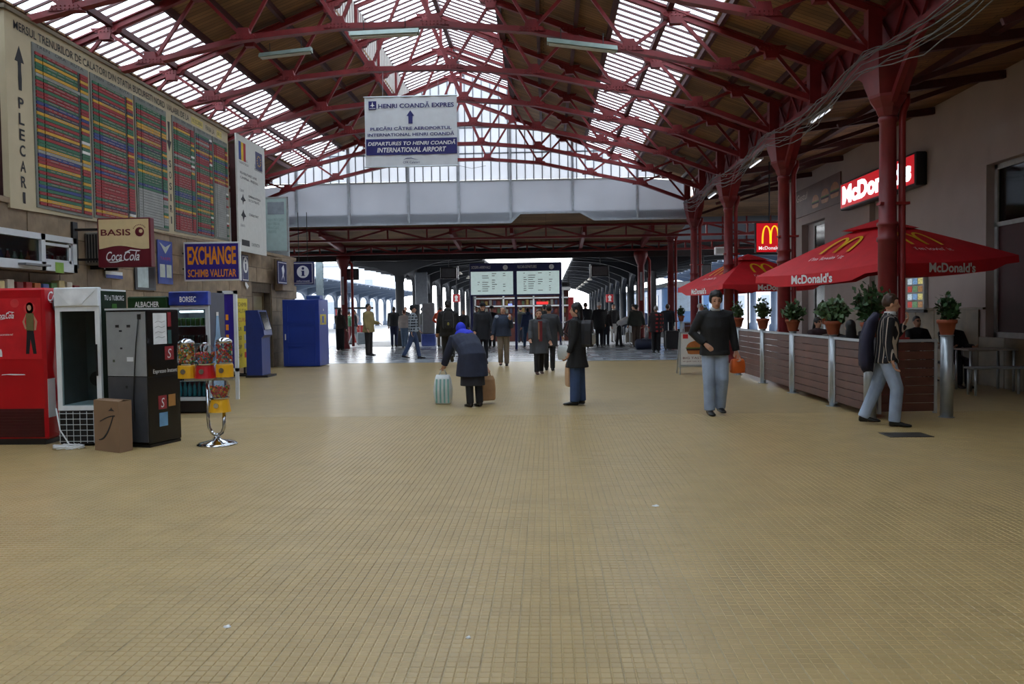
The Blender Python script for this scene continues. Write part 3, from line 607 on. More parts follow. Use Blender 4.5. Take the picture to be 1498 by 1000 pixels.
# ---- pale green panel at the end of the low building
Yg = 25.6
gp = thing('notice_panel', 'pale green notice board standing on the end of the stone wall', 'sign', (-8.0, Yg, 3.2)); go = Vector((-8.0, Yg, 3.2))
a, b_ = gy(388, 330, Yg), gy(422, 330, Yg); zt_, zb_ = gy(405, 290, Yg).z, gy(405, 367, Yg).z
MB(go).box(a.x, b_.x, Yg-.05, Yg, zb_, zt_).build('panel', mat('pale_green_sheet', (186, 208, 204), .4, var=.06), gp)
decal('grey_patch', rect(.1, zt_-zb_-.5, (b_.x-a.x)*.85, zt_-zb_-.12), gp, Vector((a.x, Yg-.05, zb_))-go, XA, ZA, mat('grey_patch', (150, 160, 168), .6))
text('panel_lettering', 'INFORMATII PENTRU CALATORI\nTRENURI DE PERSOANE\nTRENURI ACCELERATE\nTRENURI RAPIDE', gp, Vector((a.x+.1, Yg-.05, zb_+.55))-go, XA, ZA, mat('faint_green_print', (140, 170, 165), .6), w=.5, h=.45)
MB(go).box(a.x, a.x+.04, Yg-.06, Yg+.01, 3.2, zt_+.03).box(b_.x-.04, b_.x, Yg-.06, Yg+.01, zb_-.03, zt_+.03).box(a.x, b_.x, Yg-.06, Yg+.01, zt_-.01, zt_+.04).build('frame', M_fr, gp)
wb = MB((-9.5, 26, 3.2)).box(-10.2, -8.1, 25.95, 26.0, 3.3, 4.9); tag(wb.build('white_screen', M_white), 'plain white sheet screen behind the flag panel', 'screen')
# ---- shop front: white window unit high on the wall
ks = thing('kiosk_window', 'white framed sliding kiosk window high on the stone wall', 'window', (XWL+.35, 12.7, 2.2)); ko = Vector((XWL+.35, 12.7, 2.2)); XK = XWL+.35
def zx(px, py): return gx(px, py, XK)
y0k, y1k = 10.3, zx(112, 350).y; zt_, zb_ = zx(112, 349).z, zx(112, 399).z
M_upvc = mat('white_upvc', (206, 210, 214), .35, var=.04)
for (a, b_, c, e) in ((y0k, y1k, zt_-.09, zt_), (y0k, y1k, zb_, zb_+.13), (y1k-.1, y1k, zb_, zt_), (12.17, 12.27, zb_, zt_), (y0k, y0k+.08, zb_, zt_)): MB(ko).box(XK-.07, XK, a, b_, c, e).build('window_frame', M_upvc, ks)
for (a, b_, c, e) in ((12.27, y1k-.1, zt_-.16, zt_-.12), (12.27, y1k-.1, zb_+.13, zb_+.18), (y1k-.19, y1k-.13, zb_+.13, zt_-.1)): MB(ko).box(XK-.06, XK-.02, a, b_, c, e).build('sash', M_upvc, ks)
for (a, b_) in ((y0k+.08, 12.17), (12.27, y1k-.13)): MB(ko).box(XK-.05, XK-.045, a, b_, zb_+.13, zt_-.1).build('pane', glassmat('kiosk_glass', (200, 210, 210), gloss=.25), ks)
MB(ko).box(XWL, XK-.07, y1k-.05, y1k, zb_, zt_).box(XWL, XK-.07, y0k, y1k, zb_-.02, zb_+.03).box(XWL, XK-.05, y0k, y1k, zt_-.03, zt_).box(XWL+.005, XWL+.02, y0k, y1k, zb_, zt_).build('kiosk_box', mat('pale_brown_interior', (124, 104, 88), .7), ks)
decal('green_sticker', rect(0, 0, .22, .16), ks, Vector((XK, 12.5, zb_-.02))-ko, YA, ZA, mat('green_sticker', (130, 170, 70), .5)); MB(ko).box(XK, XK+.12, 11.6, 12.2, zb_+.05, zb_+.08).build('pay_tray', mat('dull_steel', (120, 122, 124), .4, .7), ks)
bc = [(180, 40, 40), (220, 210, 190), (80, 120, 60), (190, 100, 40), (130, 40, 40), (210, 190, 130), (80, 95, 150)]
bmesh_ = {}
for k in range(20):
    y = y0k+.2+k*.155
    if y > y1k-.25: break
    if abs(y-12.22) < .09: continue
    c = bc[k % 7]; hh = random.uniform(.2, .27)
    bt = thing('bottle', 'small bottle standing inside the white kiosk window', 'bottle', (XK-.14, y, zb_+.03), group='bottles in the kiosk window')
    key = k % 7
    if key not in bmesh_:
        bmesh_[key] = (MB().lathe([(.035, 0), (.037, .02), (.036, .14), (.015, .19), (.013, .23)], n=10).mesh('glass_body', mat('bottle_%d' % key, c, .2)), MB().lathe([(.0375, .05), (.0375, .12)], n=10).mesh('bottle_label', mat('bottle_lab_%d' % key, bc[(key+3) % 7], .6)), MB().lathe([(.016, .225), (.016, .25)], n=8).mesh('cap', mat('bottle_cap_%d' % (key % 2), ((190, 190, 185), (150, 30, 30))[key % 2], .4)))
    for nm, me in zip(('glass_body', 'bottle_label', 'cap'), bmesh_[key]): inst(me, nm, bt, (0, 0, 0))
# shelf of goods below the window, dark gap
tag(MB((XWL+.2, 12, 1.9)).box(XWL+.02, XWL+.3, 10.3, 13.6, 1.86, 1.9).build('wall_shelf', mat('dark_brown_interior', (58, 46, 40), .7)), 'dark wooden shelf on the wall under the kiosk window', 'shelf')
for k in range(14):
    y = 10.5+k*.21; c = bc[(k*3) % 7]
    p = MB((XWL+.15, y, 1.9)); p.bbox(XWL+.08, XWL+.22, y, y+.15, 1.9, 1.9+random.uniform(.12, .2), .006)
    tag(p.build('snack_packet', mat('packet_%d' % ((k*3) % 7), c, .5)), 'small packet on the dark wall shelf under the kiosk window', 'packet', 'packets on the wall shelf')
# ---- air conditioner
ac = thing('air_conditioner', 'grey outdoor air conditioning unit with barred grille on the stone wall', 'air conditioner', (XWL, 14.1, 2.4)); ao = Vector((XWL, 14.1, 2.4))
MB(ao).bbox(XWL, XWL+.3, 13.95, 14.75, 2.4, 2.96, .02).build('casing', mat('dusty_grey_case', (120, 116, 108), .6), ac)
for k in range(5): MB(ao).box(XWL+.3, XWL+.315, 14.02+k*.13, 14.04+k*.13, 2.44, 2.92).build('grille_bar', M_black, ac)
for k in range(5): MB(ao).box(XWL+.05+k*.05, XWL+.07+k*.05, 13.935, 13.95, 2.44, 2.92).build('grille_bar', M_black, ac)
[MB(ao).box(XWL, XWL+.25, q, q+.04, 2.33, 2.4).build('wall_bracket', M_black, ac) for q in (14.1, 14.55)]
# ---- projecting sign BASIS / cola
Yb = 13.55; a, b_ = gy(141.5, 319, Yb), gy(221.5, 390, Yb); bs = thing('shop_sign', 'cream and maroon projecting sign reading BASIS above a cola script', 'sign', (a.x, Yb, b_.z)); bo = Vector((a.x, Yb, b_.z)); W_, H_ = b_.x-a.x, a.z-b_.z
M_maroon = mat('maroon_enamel', (104, 20, 34), .35, var=.05); M_cr2 = mat('cream_enamel', (224, 200, 150), .4, var=.04)
MB().bbox(0, W_, 0, .14, 0, H_, .01).build('sign_box', M_maroon, bs)
wave = [(W_*.03+W_*.94*i/16, H_*(.40+.035*math.sin((i/16-.15)*2*math.pi))) for i in range(17)]
decal('cream_field', wave+[(W_*.97, H_*.97), (W_*.03, H_*.97)], bs, (0, 0, 0), XA, ZA, M_cr2)
text('lettering', 'BASIS', bs, (W_*.07, -.004, H_*.64), XA, ZA, M_maroon, w=W_*.56, h=H_*.13, bold=.015)
decal('round_logo', circ(W_*.8, H_*.71, W_*.085, 24), bs, (0, -.003, 0), XA, ZA, M_maroon); decal('logo_dot', circ(W_*.825, H_*.725, W_*.035, 16), bs, (0, -.007, 0), XA, ZA, M_cr2)
for k in range(9):
    t_ = 2.6-k*.24; decal('logo_arc', circ(W_*.8+W_*.13*math.cos(t_), H_*.71+W_*.13*math.sin(t_), .01, 5), bs, (0, -.003, 0), XA, ZA, M_maroon)
def cola(parent, O, R, U, w, h, m, lift=.004):
    text('script_lettering', 'Coca', parent, O, R, U, m, w=w*.45, h=h, shear=.35, bold=.01, lift=lift); text('script_lettering', 'Cola', parent, Vector(O)+Vector(R)*w*.5, R, U, m, w=w*.45, h=h, shear=.35, bold=.01, lift=lift)
    decal('script_swash', [(w*.03, -h*.05), (w*.12, -h*.18), (w*.3, -h*.16), (w*.5, h*.02), (w*.52, h*.1), (w*.3, -h*.06), (w*.12, -h*.1)], parent, O, R, U, m, lift=lift)
    decal('script_swash', [(w*.55, h*.8), (w*.7, h*1.08), (w*.92, h*.98), (w*.99, h*1.06), (w*.93, h*1.1), (w*.7, h*1.2), (w*.53, h*.9)], parent, O, R, U, m, lift=lift)
cola(bs, (W_*.16, -.004, H_*.13), XA, ZA, W_*.66, H_*.19, M_text_w)
MB(bo).box(XWL, a.x, Yb+.05, Yb+.09, a.z-.2, a.z-.16).box(XWL, a.x, Yb+.05, Yb+.09, b_.z+.12, b_.z+.16).box(XWL, XWL+.04, Yb, Yb+.14, b_.z, a.z-.05).build('wall_bracket', M_black, bs)
# ---- EXCHANGE sign
Ye = 17.75; a, b_ = gy(268, 354.5, Ye), gy(352, 410, Ye); ex = thing('exchange_sign', 'blue and orange projecting sign reading EXCHANGE SCHIMB VALUTAR', 'sign', (a.x, Ye, b_.z)); W_, H_ = b_.x-a.x, a.z-b_.z
M_exb = mat('violet_blue_panel', (52, 34, 140), .4, var=.06); M_or = mat('orange_lettering', (240, 150, 30), .5, var=.05)
MB().bbox(0, W_, 0, .08, 0, H_, .008).build('frame', M_white, ex); decal('blue_field', rect(.035, .035, W_-.035, H_-.035), ex, (0, 0, 0), XA, ZA, M_exb)
text('lettering', 'EXCHANGE', ex, (W_*.07, -.004, H_*.42), XA, ZA, M_or, w=W_*.86, h=H_*.47, bold=.035); text('lettering', 'SCHIMB VALUTAR', ex, (W_*.07, -.004, H_*.1), XA, ZA, M_or, w=W_*.86, h=H_*.2, bold=.02)
[MB().box(-.1, 0, .03, .06, H_*q, H_*(q+.04)).build('wall_bracket', M_black, ex) for q in (.3, .7)]
# ---- posters and signs on the stone
def wallrect(name, label, cat, p0, p1, m, x=XWL+.015, t=.02):
    a, b_ = gx(p0[0], p0[1], x), gx(p1[0], p1[1], x); o = thing(name, label, cat, (x, a.y, b_.z)); MB().box(0, t, 0, b_.y-a.y, 0, a.z-b_.z).build('panel', m, o); return o, b_.y-a.y, a.z-b_.z
o, W_, H_ = wallrect('blue_poster', 'tall blue tariff poster with two pale columns on the stone wall', 'poster', (229, 350), (252, 416), mat('poster_blue', (70, 88, 160), .5, var=.2, scale=4))
for k in (0, 1): decal('pale_column', rect(W_*(.1+.45*k), H_*.15, W_*(.45+.45*k), H_*.45), o, (.02, 0, 0), YA, ZA, mat('poster_pale', (190, 200, 190), .5))
text('lettering', 'TARIFE', o, (.02, W_*.15, H_*.55), YA, ZA, mat('poster_red', (180, 60, 80), .5), w=W_*.7, h=H_*.07); decal('pale_burst', [(W_*.1, H_*.95), (W_*.5, H_*.7), (W_*.9, H_*.95), (W_*.5, H_*.85)], o, (.02, 0, 0), YA, ZA, mat('poster_pale', (190, 200, 190), .5))
o, W_, H_ = wallrect('shop_hatch', 'dark glazed hatch with pale sill on the stone wall below the tariff poster', 'hatch', (196, 386), (227, 425), mat('hatch_frame', (54, 56, 60), .4))
decal('glass', rect(W_*.1, H_*.1, W_*.62, H_*.92), o, (.02, 0, 0), YA, ZA, mat('hatch_glass', (190, 205, 205), .15)); decal('dark_leaf', rect(W_*.66, H_*.1, W_*.92, H_*.92), o, (.02, 0, 0), YA, ZA, M_black)
o, W_, H_ = wallrect('price_list', 'white and blue price list pinned below the maroon projecting sign', 'notice', (153, 396), (178, 408), M_white); decal('blue_band', rect(0, 0, W_, H_*.5), o, (.02, 0, 0), YA, ZA, mat('poster_blue', (70, 88, 160), .5))
for (p0, p1, lb, s) in (((352.5, 372), (363, 412), 'blue wall sign with a white i beside the exchange sign', 'i'), ((405, 381), (419, 416), 'blue wall sign with a white figure on a stone coloured box near the wall end', 'p')):
    if s == 'p':
        b = thing('wall_box', 'stone coloured sign box fixed near the end of the low wall', 'sign box', (XWL, gx(401, 400, XWL).y, 2.2)); MB().bbox(0, .25, 0, 1.1, 0, .95, .02).build('box', M_stone, b); xx = XWL+.26
    else: xx = XWL+.012
    o, W_, H_ = wallrect('direction_sign', lb, 'sign', p0, p1, M_navy, x=xx)
    decal('white_border', rect(.03, .03, W_-.03, H_-.03), o, (.02, 0, 0), YA, ZA, M_text_w); decal('blue_field', rect(.05, .05, W_-.05, H_-.05), o, (.023, 0, 0), YA, ZA, M_navy)
    if s == 'i': decal('white_disc', circ(W_/2, H_*.62, W_*.36, ry=H_*.3), o, (.026, 0, 0), YA, ZA, M_text_w); (decal('letter_stem', rect(W_*.42, H_*.42, W_*.58, H_*.68), o, (.029, 0, 0), YA, ZA, M_navy), decal('letter_dot', circ(W_*.5, H_*.77, W_*.08, ry=H_*.045), o, (.029, 0, 0), YA, ZA, M_navy)); decal('arrow_mark', [(W_*.4, -.02), (W_*.6, -.02), (W_*.95, -.12), (W_*.7, -.2), (W_*.4, -.1)], o, (.02, 0, 0), YA, ZA, M_text_w)
    else: decal('white_figure', [(W_*.35, H_*.15), (W_*.5, H_*.4), (W_*.4, H_*.7), (W_*.6, H_*.85), (W_*.7, H_*.6), (W_*.6, H_*.4), (W_*.7, H_*.15), (W_*.55, H_*.35)], o, (.026, 0, 0), YA, ZA, M_text_w)
# hanging info sign
Yi = 25.0; a, b_ = gy(427, 383, Yi), gy(459.5, 416, Yi); o = thing('information_sign', 'square navy sign with a white i hanging past the wall end', 'sign', (a.x, Yi, b_.z)); W_, H_ = b_.x-a.x, a.z-b_.z
MB().bbox(0, W_, 0, .1, 0, H_, .01).build('sign_box', M_navy, o)
for r_, m, l in ((.04, M_text_w, .0), (.055, M_navy, .003)): decal('border', rect(r_, r_, W_-r_, H_-r_), o, (0, -l, 0), XA, ZA, m)
decal('white_disc', circ(W_/2, H_*.56, W_*.28), o, (0, -.006, 0), XA, ZA, M_text_w); decal('letter_stem', [(W_*.42, H_*.38), (W_*.6, H_*.38), (W_*.6, H_*.41), (W_*.56, H_*.41), (W_*.56, H_*.61), (W_*.42, H_*.61), (W_*.42, H_*.58), (W_*.45, H_*.58), (W_*.45, H_*.41), (W_*.42, H_*.41)], o, (0, -.009, 0), XA, ZA, M_navy); decal('letter_dot', circ(W_*.505, H_*.71, W_*.06), o, (0, -.009, 0), XA, ZA, M_navy); text('lettering', 'informatii', o, (W_*.2, -.006, H_*.12), XA, ZA, M_text_w, w=W_*.6, h=H_*.08)
MB().tube([(W_*.3, .05, H_), (W_*.3, .05, 4.6-b_.z)], .012, 6).tube([(W_*.7, .05, H_), (W_*.7, .05, 4.6-b_.z)], .012, 6).build('hanger_rod', M_black, o)
# ---- cola vending cabinet
M_cola = mat('cola_red_enamel', (186, 14, 26), .3, var=.08, scale=2)
cm = thing('drink_cabinet', 'red drinks cabinet with a poster of a standing woman and white script', 'vending machine', (-6.9, 9.56, 0))
W_, H_, D_ = .97, 1.86, .78
MB().bbox(0, W_, 0, D_, .06, H_, .025).build('body', M_cola, cm); MB().box(.06, W_-.04, .01, D_, 0, .07).build('plinth', M_black, cm)
for k in range(9): MB().box(.08, W_-.06, -.012, 0, .1+k*.035, .118+k*.035).build('vent_slat', mat('dark_red_vent', (70, 10, 14), .5), cm)
MB().box(.06, W_-.04, -.005, .002, .09, .43).build('vent_panel', mat('dark_red_vent', (70, 10, 14), .5), cm)
decal('poster', rect(.32, 1.02, W_-.04, 1.74), cm, (0, 0, 0), XA, ZA, mat('poster_red_bright', (205, 30, 40), .4, var=.15, scale=5)); cola(cm, (.4, -.005, 1.5), XA, ZA, .22, .07, M_text_w)
M_skin = mat('skin', (196, 146, 118), .55, var=.06, scale=20); fx, fz = .79, 1.06
decal('figure_trousers', [(fx-.05, fz+.02), (fx-.01, fz+.02), (fx+.01, fz+.2), (fx+.04, fz+.02), (fx+.08, fz+.02), (fx+.05, fz+.3), (fx-.03, fz+.3)], cm, (0, -.004, 0), XA, ZA, M_text_k)
decal('figure_top', [(fx-.035, fz+.29), (fx+.055, fz+.29), (fx+.06, fz+.5), (fx-.035, fz+.5)], cm, (0, -.004, 0), XA, ZA, mat('olive_print', (110, 100, 60), .6)); decal('figure_arm', [(fx+.05, fz+.5), (fx+.1, fz+.4), (fx+.08, fz+.3), (fx+.06, fz+.3), (fx+.07, fz+.4)], cm, (0, -.004, 0), XA, ZA, M_skin)
decal('figure_arm', [(fx-.03, fz+.5), (fx-.08, fz+.4), (fx-.05, fz+.31), (fx-.035, fz+.32), (fx-.055, fz+.4)], cm, (0, -.004, 0), XA, ZA, M_skin)
decal('figure_hair', circ(fx+.012, fz+.56, .045, ry=.07), cm, (0, -.003, 0), XA, ZA, M_text_k); decal('figure_face', circ(fx+.008, fz+.565, .024, ry=.034), cm, (0, -.006, 0), XA, ZA, M_skin)
for (x, z, r) in ((.62, 1.68, .05), (.8, 1.62, .07), (.38, 1.7, .02)): decal('poster_disc', circ(x, z, r), cm, (0, -.003, 0), XA, ZA, mat('poster_pink', (214, 60, 62), .5))
text('lettering', 'Racoreste-te!', cm, (.42, -.005, 1.3), XA, ZA, M_text_w, w=.17, h=.025); decal('bottle_mark', [(.42, 1.05), (.45, 1.05), (.45, 1.1), (.44, 1.14), (.43, 1.14), (.42, 1.1)], cm, (0, -.004, 0), XA, ZA, M_text_w)
decal('sticker_remnant', [(.43, .83), (.5, .835), (.6, .828), (.72, .83), (.71, .84), (.52, .845), (.44, .84)], cm, (0, 0, 0), XA, ZA, M_text_w); decal('sticker_remnant', rect(.0, .825, .05, .84), cm, (.01, 0, 0), XA, ZA, M_text_w)
cola(cm, (W_, .08, 1.7), YA, ZA, .6, .12, M_text_w)
MB().tube([(W_+.03, .25, .5), (W_+.06, .2, .9), (W_+.04, .24, 1.3), (W_+.03, .25, 1.7)], .025, 7).build('cable_bundle', M_black, cm, True); decal('paper_sheet', rect(.02, .32, .17, .78), cm, (W_, 0, 0), YA, ZA, M_white)
MB().ell((W_+.05, .2, 1.66), (.05, .08, .1)).build('plastic_wrap', mat('grey_plastic', (90, 100, 110), .3), cm, True)
# ---- refrigerators
M_frame = mat('pale_grey_metal', (190, 196, 200), .35, var=.05); M_fint = mat('cabinet_interior_dark', (88, 94, 98), .5)
def fridge(name, label, loc, rz, W, D, H, sign, kick, mframe, mside, lit, mint):
    f = thing(name, label, 'refrigerator', loc, rz); zt_ = H-sign
    MB().box(.02, W-.02, .06, D, kick, H).build('cabinet', [mside], f) if False else None
    b = MB(); b.box(0, .03, .04, D, kick, H).box(W-.03, W, .04, D, kick, H).box(.03, W-.03, D-.03, D, kick, H).box(.03, W-.03, .04, D-.03, H-.03, H).box(.03, W-.03, .04, D-.03, kick, kick+.06); b.build('cabinet', mside, f)
    MB().box(.03, W-.03, D-.05, D-.03, kick+.06, zt_).box(.03, .04, .06, D-.03, kick+.06, zt_).box(W-.04, W-.03, .06, D-.03, kick+.06, zt_).build('liner', mint, f)
    MB().bbox(.0, W, .02, D, 0.02, kick, .008).build('plinth', M_black, f)
    dr = MB(); fw = .055
    dr.box(0, fw, 0, .04, kick, zt_).box(W-fw, W, 0, .04, kick, zt_).box(fw, W-fw, 0, .04, kick, kick+fw).box(fw, W-fw, 0, .04, zt_-fw, zt_); d_ = dr.build('door', mframe, f)
    MB().box(fw, W-fw, .015, .02, kick+fw, zt_-fw).build('pane', glassmat('fridge_glass', (225, 235, 235), gloss=.1), d_); MB().tube([(W-.03, -.03, H*.45), (W-.03, -.03, H*.65)], .012, 6).build('handle', M_black, d_)
    for x in (.05, W-.05):
        for y in (.1, D-.08): MB().lathe([(.02, 0), (.02, .03)], (x, y, 0), 8).build('foot', M_black, f)
    return f
# white cooler (empty, switched off)
p = gy(86.5, 640, 9.42); W_ = gy(151, 640, 9.42).x-p.x
M_tub = mat('dark_green_print', (14, 38, 20), .65, var=.3, scale=3, spec=.2)
f = fridge('glass_door_cooler', 'empty white glass-door cooler with a dark green beer print on its side', (p.x, 9.42, 0), 0, W_, .62, 1.83, .2, .42, M_white, M_white, False, M_fint)
MB().bbox(0, W_, -.02, .06, 1.63, 1.85, .008).build('header', M_white, f); decal('folded_sheet', [(.02, .2), (W_-.02, .2), (W_*.62, .02), (W_*.35, .02)], f, (0, -.022, 1.63), XA, ZA, mat('paper_white', (236, 238, 240), .5))
M_wire = mat('white_wire', (190, 195, 196), .4)
for k in range(7): MB().tube([(.02+k*(W_-.04)/6, -.012, .04), (.02+k*(W_-.04)/6, -.012, .41)], .004, 5).build('grille_wire', M_wire, f)
for k in range(6): MB().tube([(.01, -.012, .06+k*.065), (W_-.01, -.012, .06+k*.065)], .004, 5).build('grille_wire', M_wire, f)
MB().box(W_*.52, W_*.56, .5, .53, .5, 1.6).build('shelf_rail', M_black, f); MB().lathe([(.02, 0), (.09, .01), (.09, .03)], n=14).build('fan_grille', M_black, f).matrix_local = Matrix.Translation((W_*.35, .55, .75)) @ Matrix.Rotation(R_(90), 4, 'X')
decal('side_print', rect(.04, .45, .62, 1.81), f, (W_, 0, 0), YA, ZA, M_tub); decal('bottle_print', [(.16, .5), (.5, .5), (.5, 1.2), (.42, 1.45), (.38, 1.66), (.28, 1.66), (.24, 1.45), (.16, 1.2)], f, (W_+.003, 0, 0), YA, ZA, mat('bright_green_print', (58, 110, 40), .65, var=.3, scale=6, spec=.2))
text('lettering', 'TU si TUBORG', f, (W_+.008, .1, 1.7), YA, ZA, M_text_w, w=.45, h=.06); decal('round_emblem', circ(.34, 1.5, .07, ry=.09), f, (W_+.006, 0, 0), YA, ZA, mat('pale_green_print', (190, 205, 180), .4)); decal('round_emblem_core', circ(.34, 1.5, .05, ry=.065), f, (W_+.009, 0, 0), YA, ZA, M_tub)
# white cable coil
q = MB((p.x+.1, 9.2, 0)); pts = [(p.x+.22+.17*math.cos(t)*(1+.1*math.sin(3*t)), 9.22+.09*math.sin(t), .012+.008*(i % 5)) for i, t in enumerate([k*.35 for k in range(60)])]; q.tube(pts+[(p.x+.05, 9.36, .2), (p.x, 9.38, .45)], .008, 6); tag(q.build('cable_coil', M_white, None, True), 'white power cable coiled on the floor before the empty cooler', 'cable')
# albacher and borsec
def drink_fridge(name, label, px0, px1, Y, H, signm, word, wm, mside, items, below, lbl):
    a = gy(px0, 500, Y); W = gy(px1, 500, Y).x-a.x; f = fridge(name, label, (a.x, Y, 0), 0, W, .62, H, .2, .2, M_frame, mside, True, mat('cabinet_interior_pale', (150, 162, 168), .5))
    MB().bbox(-.005, W+.005, -.04, .1, H-.2, H+.02, .015).build('header', signm, f); text('lettering', word, f, (W*.5, -.042, H-.145), XA, ZA, wm, w=W*(.62 if len(word) > 6 else .42), h=.085, align='C', bold=.02)
    lm = mat('fridge_tube', (235, 245, 255), emit=9.0, var=0); MB().tube([(W*.2, .08, H-.29), (W*.8, .08, H-.29)], .014, 8).build('tube_lamp', lm, f)
    for k, z in enumerate((.5, .8, 1.08, 1.35)): MB().box(.04, W-.04, .08, .55, z-.012, z).build('shelf', M_frame, f)
    return f, a.x, W
SH = [.26, .5, .8, 1.08, 1.35]
f, ax_, aw = drink_fridge('drink_fridge', 'drinks fridge with a green ALBACHER header behind the coffee machine', 190, 247, 12.5, 1.79, mat('green_header', (18, 52, 24), .3, var=.3, scale=5), 'ALBACHER', M_text_w, mat('dark_green_print', (16, 40, 22), .3), 0, 0, 0)
f2, bx_, bw_ = drink_fridge('drink_fridge', 'drinks fridge with a dark blue BORSEC header and bottle print on its side', 250, 306.5, 12.5, 1.86, mat('blue_header', (40, 60, 150), .3, var=.5, scale=4), 'BORSEC', M_text_w, mat('navy_side', (24, 30, 62), .35, var=.2), 0, 0, 0)
decal('bottle_print', [(.12, .3), (.52, .3), (.54, .75), (.5, 1.0), (.42, 1.2), (.37, 1.5), (.28, 1.5), (.24, 1.2), (.14, 1.0), (.1, .75)], f2, (bw_, 0, 0), YA, ZA, mat('bottle_blue', (120, 160, 200), .3, var=.25, scale=4)); decal('bottle_label_print', [(.12, .8), (.53, .8), (.5, 1.05), (.15, 1.05)], f2, (bw_+.003, 0, 0), YA, ZA, mat('label_blue', (40, 90, 150), .3)); decal('bottle_cap_print', rect(.28, 1.5, .37, 1.56), f2, (bw_, 0, 0), YA, ZA, M_text_w)
bl = MB().lathe([(.03, 0), (.032, .02), (.032, .14), (.012, .2), (.012, .225)], n=8); cn = MB().lathe([(.03, 0), (.033, .01), (.033, .11), (.028, .12)], n=8)
kinds = [(bl.mesh('bottle', mat('teal_bottle', (60, 140, 150), .15), True), 'clear blue water bottle on the lowest shelf of the %s fridge', 'bottle'), (bl.mesh('bottle', mat('dark_bottle', (40, 46, 36), .2), True), 'dark beer bottle on the second shelf of the %s fridge', 'bottle'), (bl.mesh('bottle', mat('black_bottle', (26, 26, 26), .2), True), 'black soft drink bottle on the middle shelf of the %s fridge', 'bottle'), (cn.mesh('can', mat('dark_can', (60, 66, 62), .3, .4), True), 'dark metal can on the fourth shelf of the %s fridge', 'can'), (cn.mesh('can', mat('green_can', (60, 100, 50), .3, .3), True), 'green metal can on the top shelf of the %s fridge', 'can')]
for (x0, wd, nm) in ((ax_, aw, 'green headed'), (bx_, bw_, 'blue headed')):
    for k, z in enumerate(SH):
        me, lb, ct = kinds[k]
        for i in range(7):
            o = bpy.data.objects.new(me.name, me); col.objects.link(o); o.location = (x0+.075+i*(wd-.15)/6, 12.5+.12, z+.001); tag(o, lb % nm, ct, 'drinks in the %s fridge' % nm)
# open white door frame with exchange posters
of = thing('display_frame', 'narrow white display frame with blue and yellow strip behind the water fridge', 'display', (-6.0, 14.6, 0)); a = gy(327, 430, 14.6); b_ = gy(336, 430, 14.6); of.location = (a.x, 14.6, 0)
Wd = b_.x-a.x+.12; zt_ = gy(330, 425, 14.6).z
MB().box(-.12, -.02, 0, .05, .0, zt_).box(Wd-.06, Wd, 0, .05, 0, zt_).box(-.12, Wd, 0, .05, zt_-.06, zt_).box(-.12, Wd, 0, .05, .5, .56).build('frame', M_white, of); MB().box(-.02, Wd-.06, .02, .035, .56, zt_-.06).build('blue_strip', M_exb, of)
for k in range(5): decal('yellow_mark', rect(.02, .7+k*.18, .07, .8+k*.18), of, (0, .02, 0), XA, ZA, M_or)
# ---- coffee machine (turned, grey back towards us)
c0 = gz(218, 655); cf = thing('coffee_machine', 'tall black coffee vending machine showing its grey metal back panel', 'vending machine', (c0.x, c0.y, 0), R_(-15)); W_, D_, H_ = .56, .56, 1.58
MB().bbox(-W_, 0, .012, D_, .03, H_, .012).build('body', mat('black_gloss_cabinet', (18, 18, 20), .25, var=.1), cf)
MB().box(-W_+.01, -.01, -.0, .014, .82, H_-.02).build('back_panel', mat('brushed_grey_panel', (150, 153, 154), .45, .15, .06), cf); MB().box(-W_+.01, -.01, 0, .014, .06, .81).build('lower_panel', mat('dark_grey_panel', (66, 68, 73), .45), cf)
MB().box(-W_, 0, -.01, D_, H_, H_+.02).build('top_lip', M_frame, cf)
for (x, z, w2, h2, m) in ((-.11, 1.47, .05, .06, M_black), (-.42, 1.38, .05, .03, M_text_k), (-.26, 1.38, .05, .03, M_text_k), (-.37, 1.33, .04, .02, M_text_k), (-.27, .99, .09, .05, M_white), (-.47, .98, .03, .03, mat('dark_label', (80, 86, 70), .5)), (-.36, 1.13, .03, .02, M_text_k), (-.3, .68, .03, .03, M_black)): decal('label_plate', rect(x, z, x+w2, z+h2), cf, (0, 0, 0), XA, ZA, m)
MB().tube([(-.09, -.01, 1.47), (-.12, -.02, 1.2), (-.15, -.02, .9), (-.18, -.015, .6), (-.17, -.015, .3)], .007, 6).build('power_cord', M_black, cf, True)
M_pk = mat('sticker_red', (150, 40, 50), .5, var=.2, scale=12); M_or2 = mat('sticker_tan', (180, 130, 70), .5); M_lb = mat('sticker_blue', (110, 160, 200), .5)
for (y, z, w2, h2, m) in ((.12, 1.18, .22, .36, mat('paper_white', (236, 238, 240), .5)), (.36, 1.38, .06, .17, M_pk), (.36, 1.18, .06, .16, mat('teal_sticker', (50, 90, 90), .5)), (.3, .99, .15, .16, M_pk), (.17, .42, .14, .16, M_pk), (.34, .44, .12, .14, M_or2), (.18, .22, .14, .16, M_lb)): decal('sticker', rect(y, z, y+w2, z+h2), cf, (0, 0, 0), YA, ZA, m)
text('lettering', 'S', cf, (0.003, .34, 1.01), YA, ZA, M_text_w, w=.07, h=.11, shear=.2); text('lettering', 'S', cf, (0.003, .21, .44), YA, ZA, M_text_w, w=.06, h=.11, shear=.2); text('lettering', 'Espresso Instant', cf, (.001, .1, .83), YA, ZA, M_text_w, w=.4, h=.06)
for k in range(4): decal('handwriting', [(.15, 1.25+k*.06), (.2, 1.265+k*.06), (.26, 1.25+k*.06), (.31, 1.265+k*.06), (.31, 1.269+k*.06), (.26, 1.254+k*.06), (.2, 1.269+k*.06), (.15, 1.254+k*.06)], cf, (.002, 0, 0), YA, ZA, mat('pencil_grey', (120, 120, 120), .6))
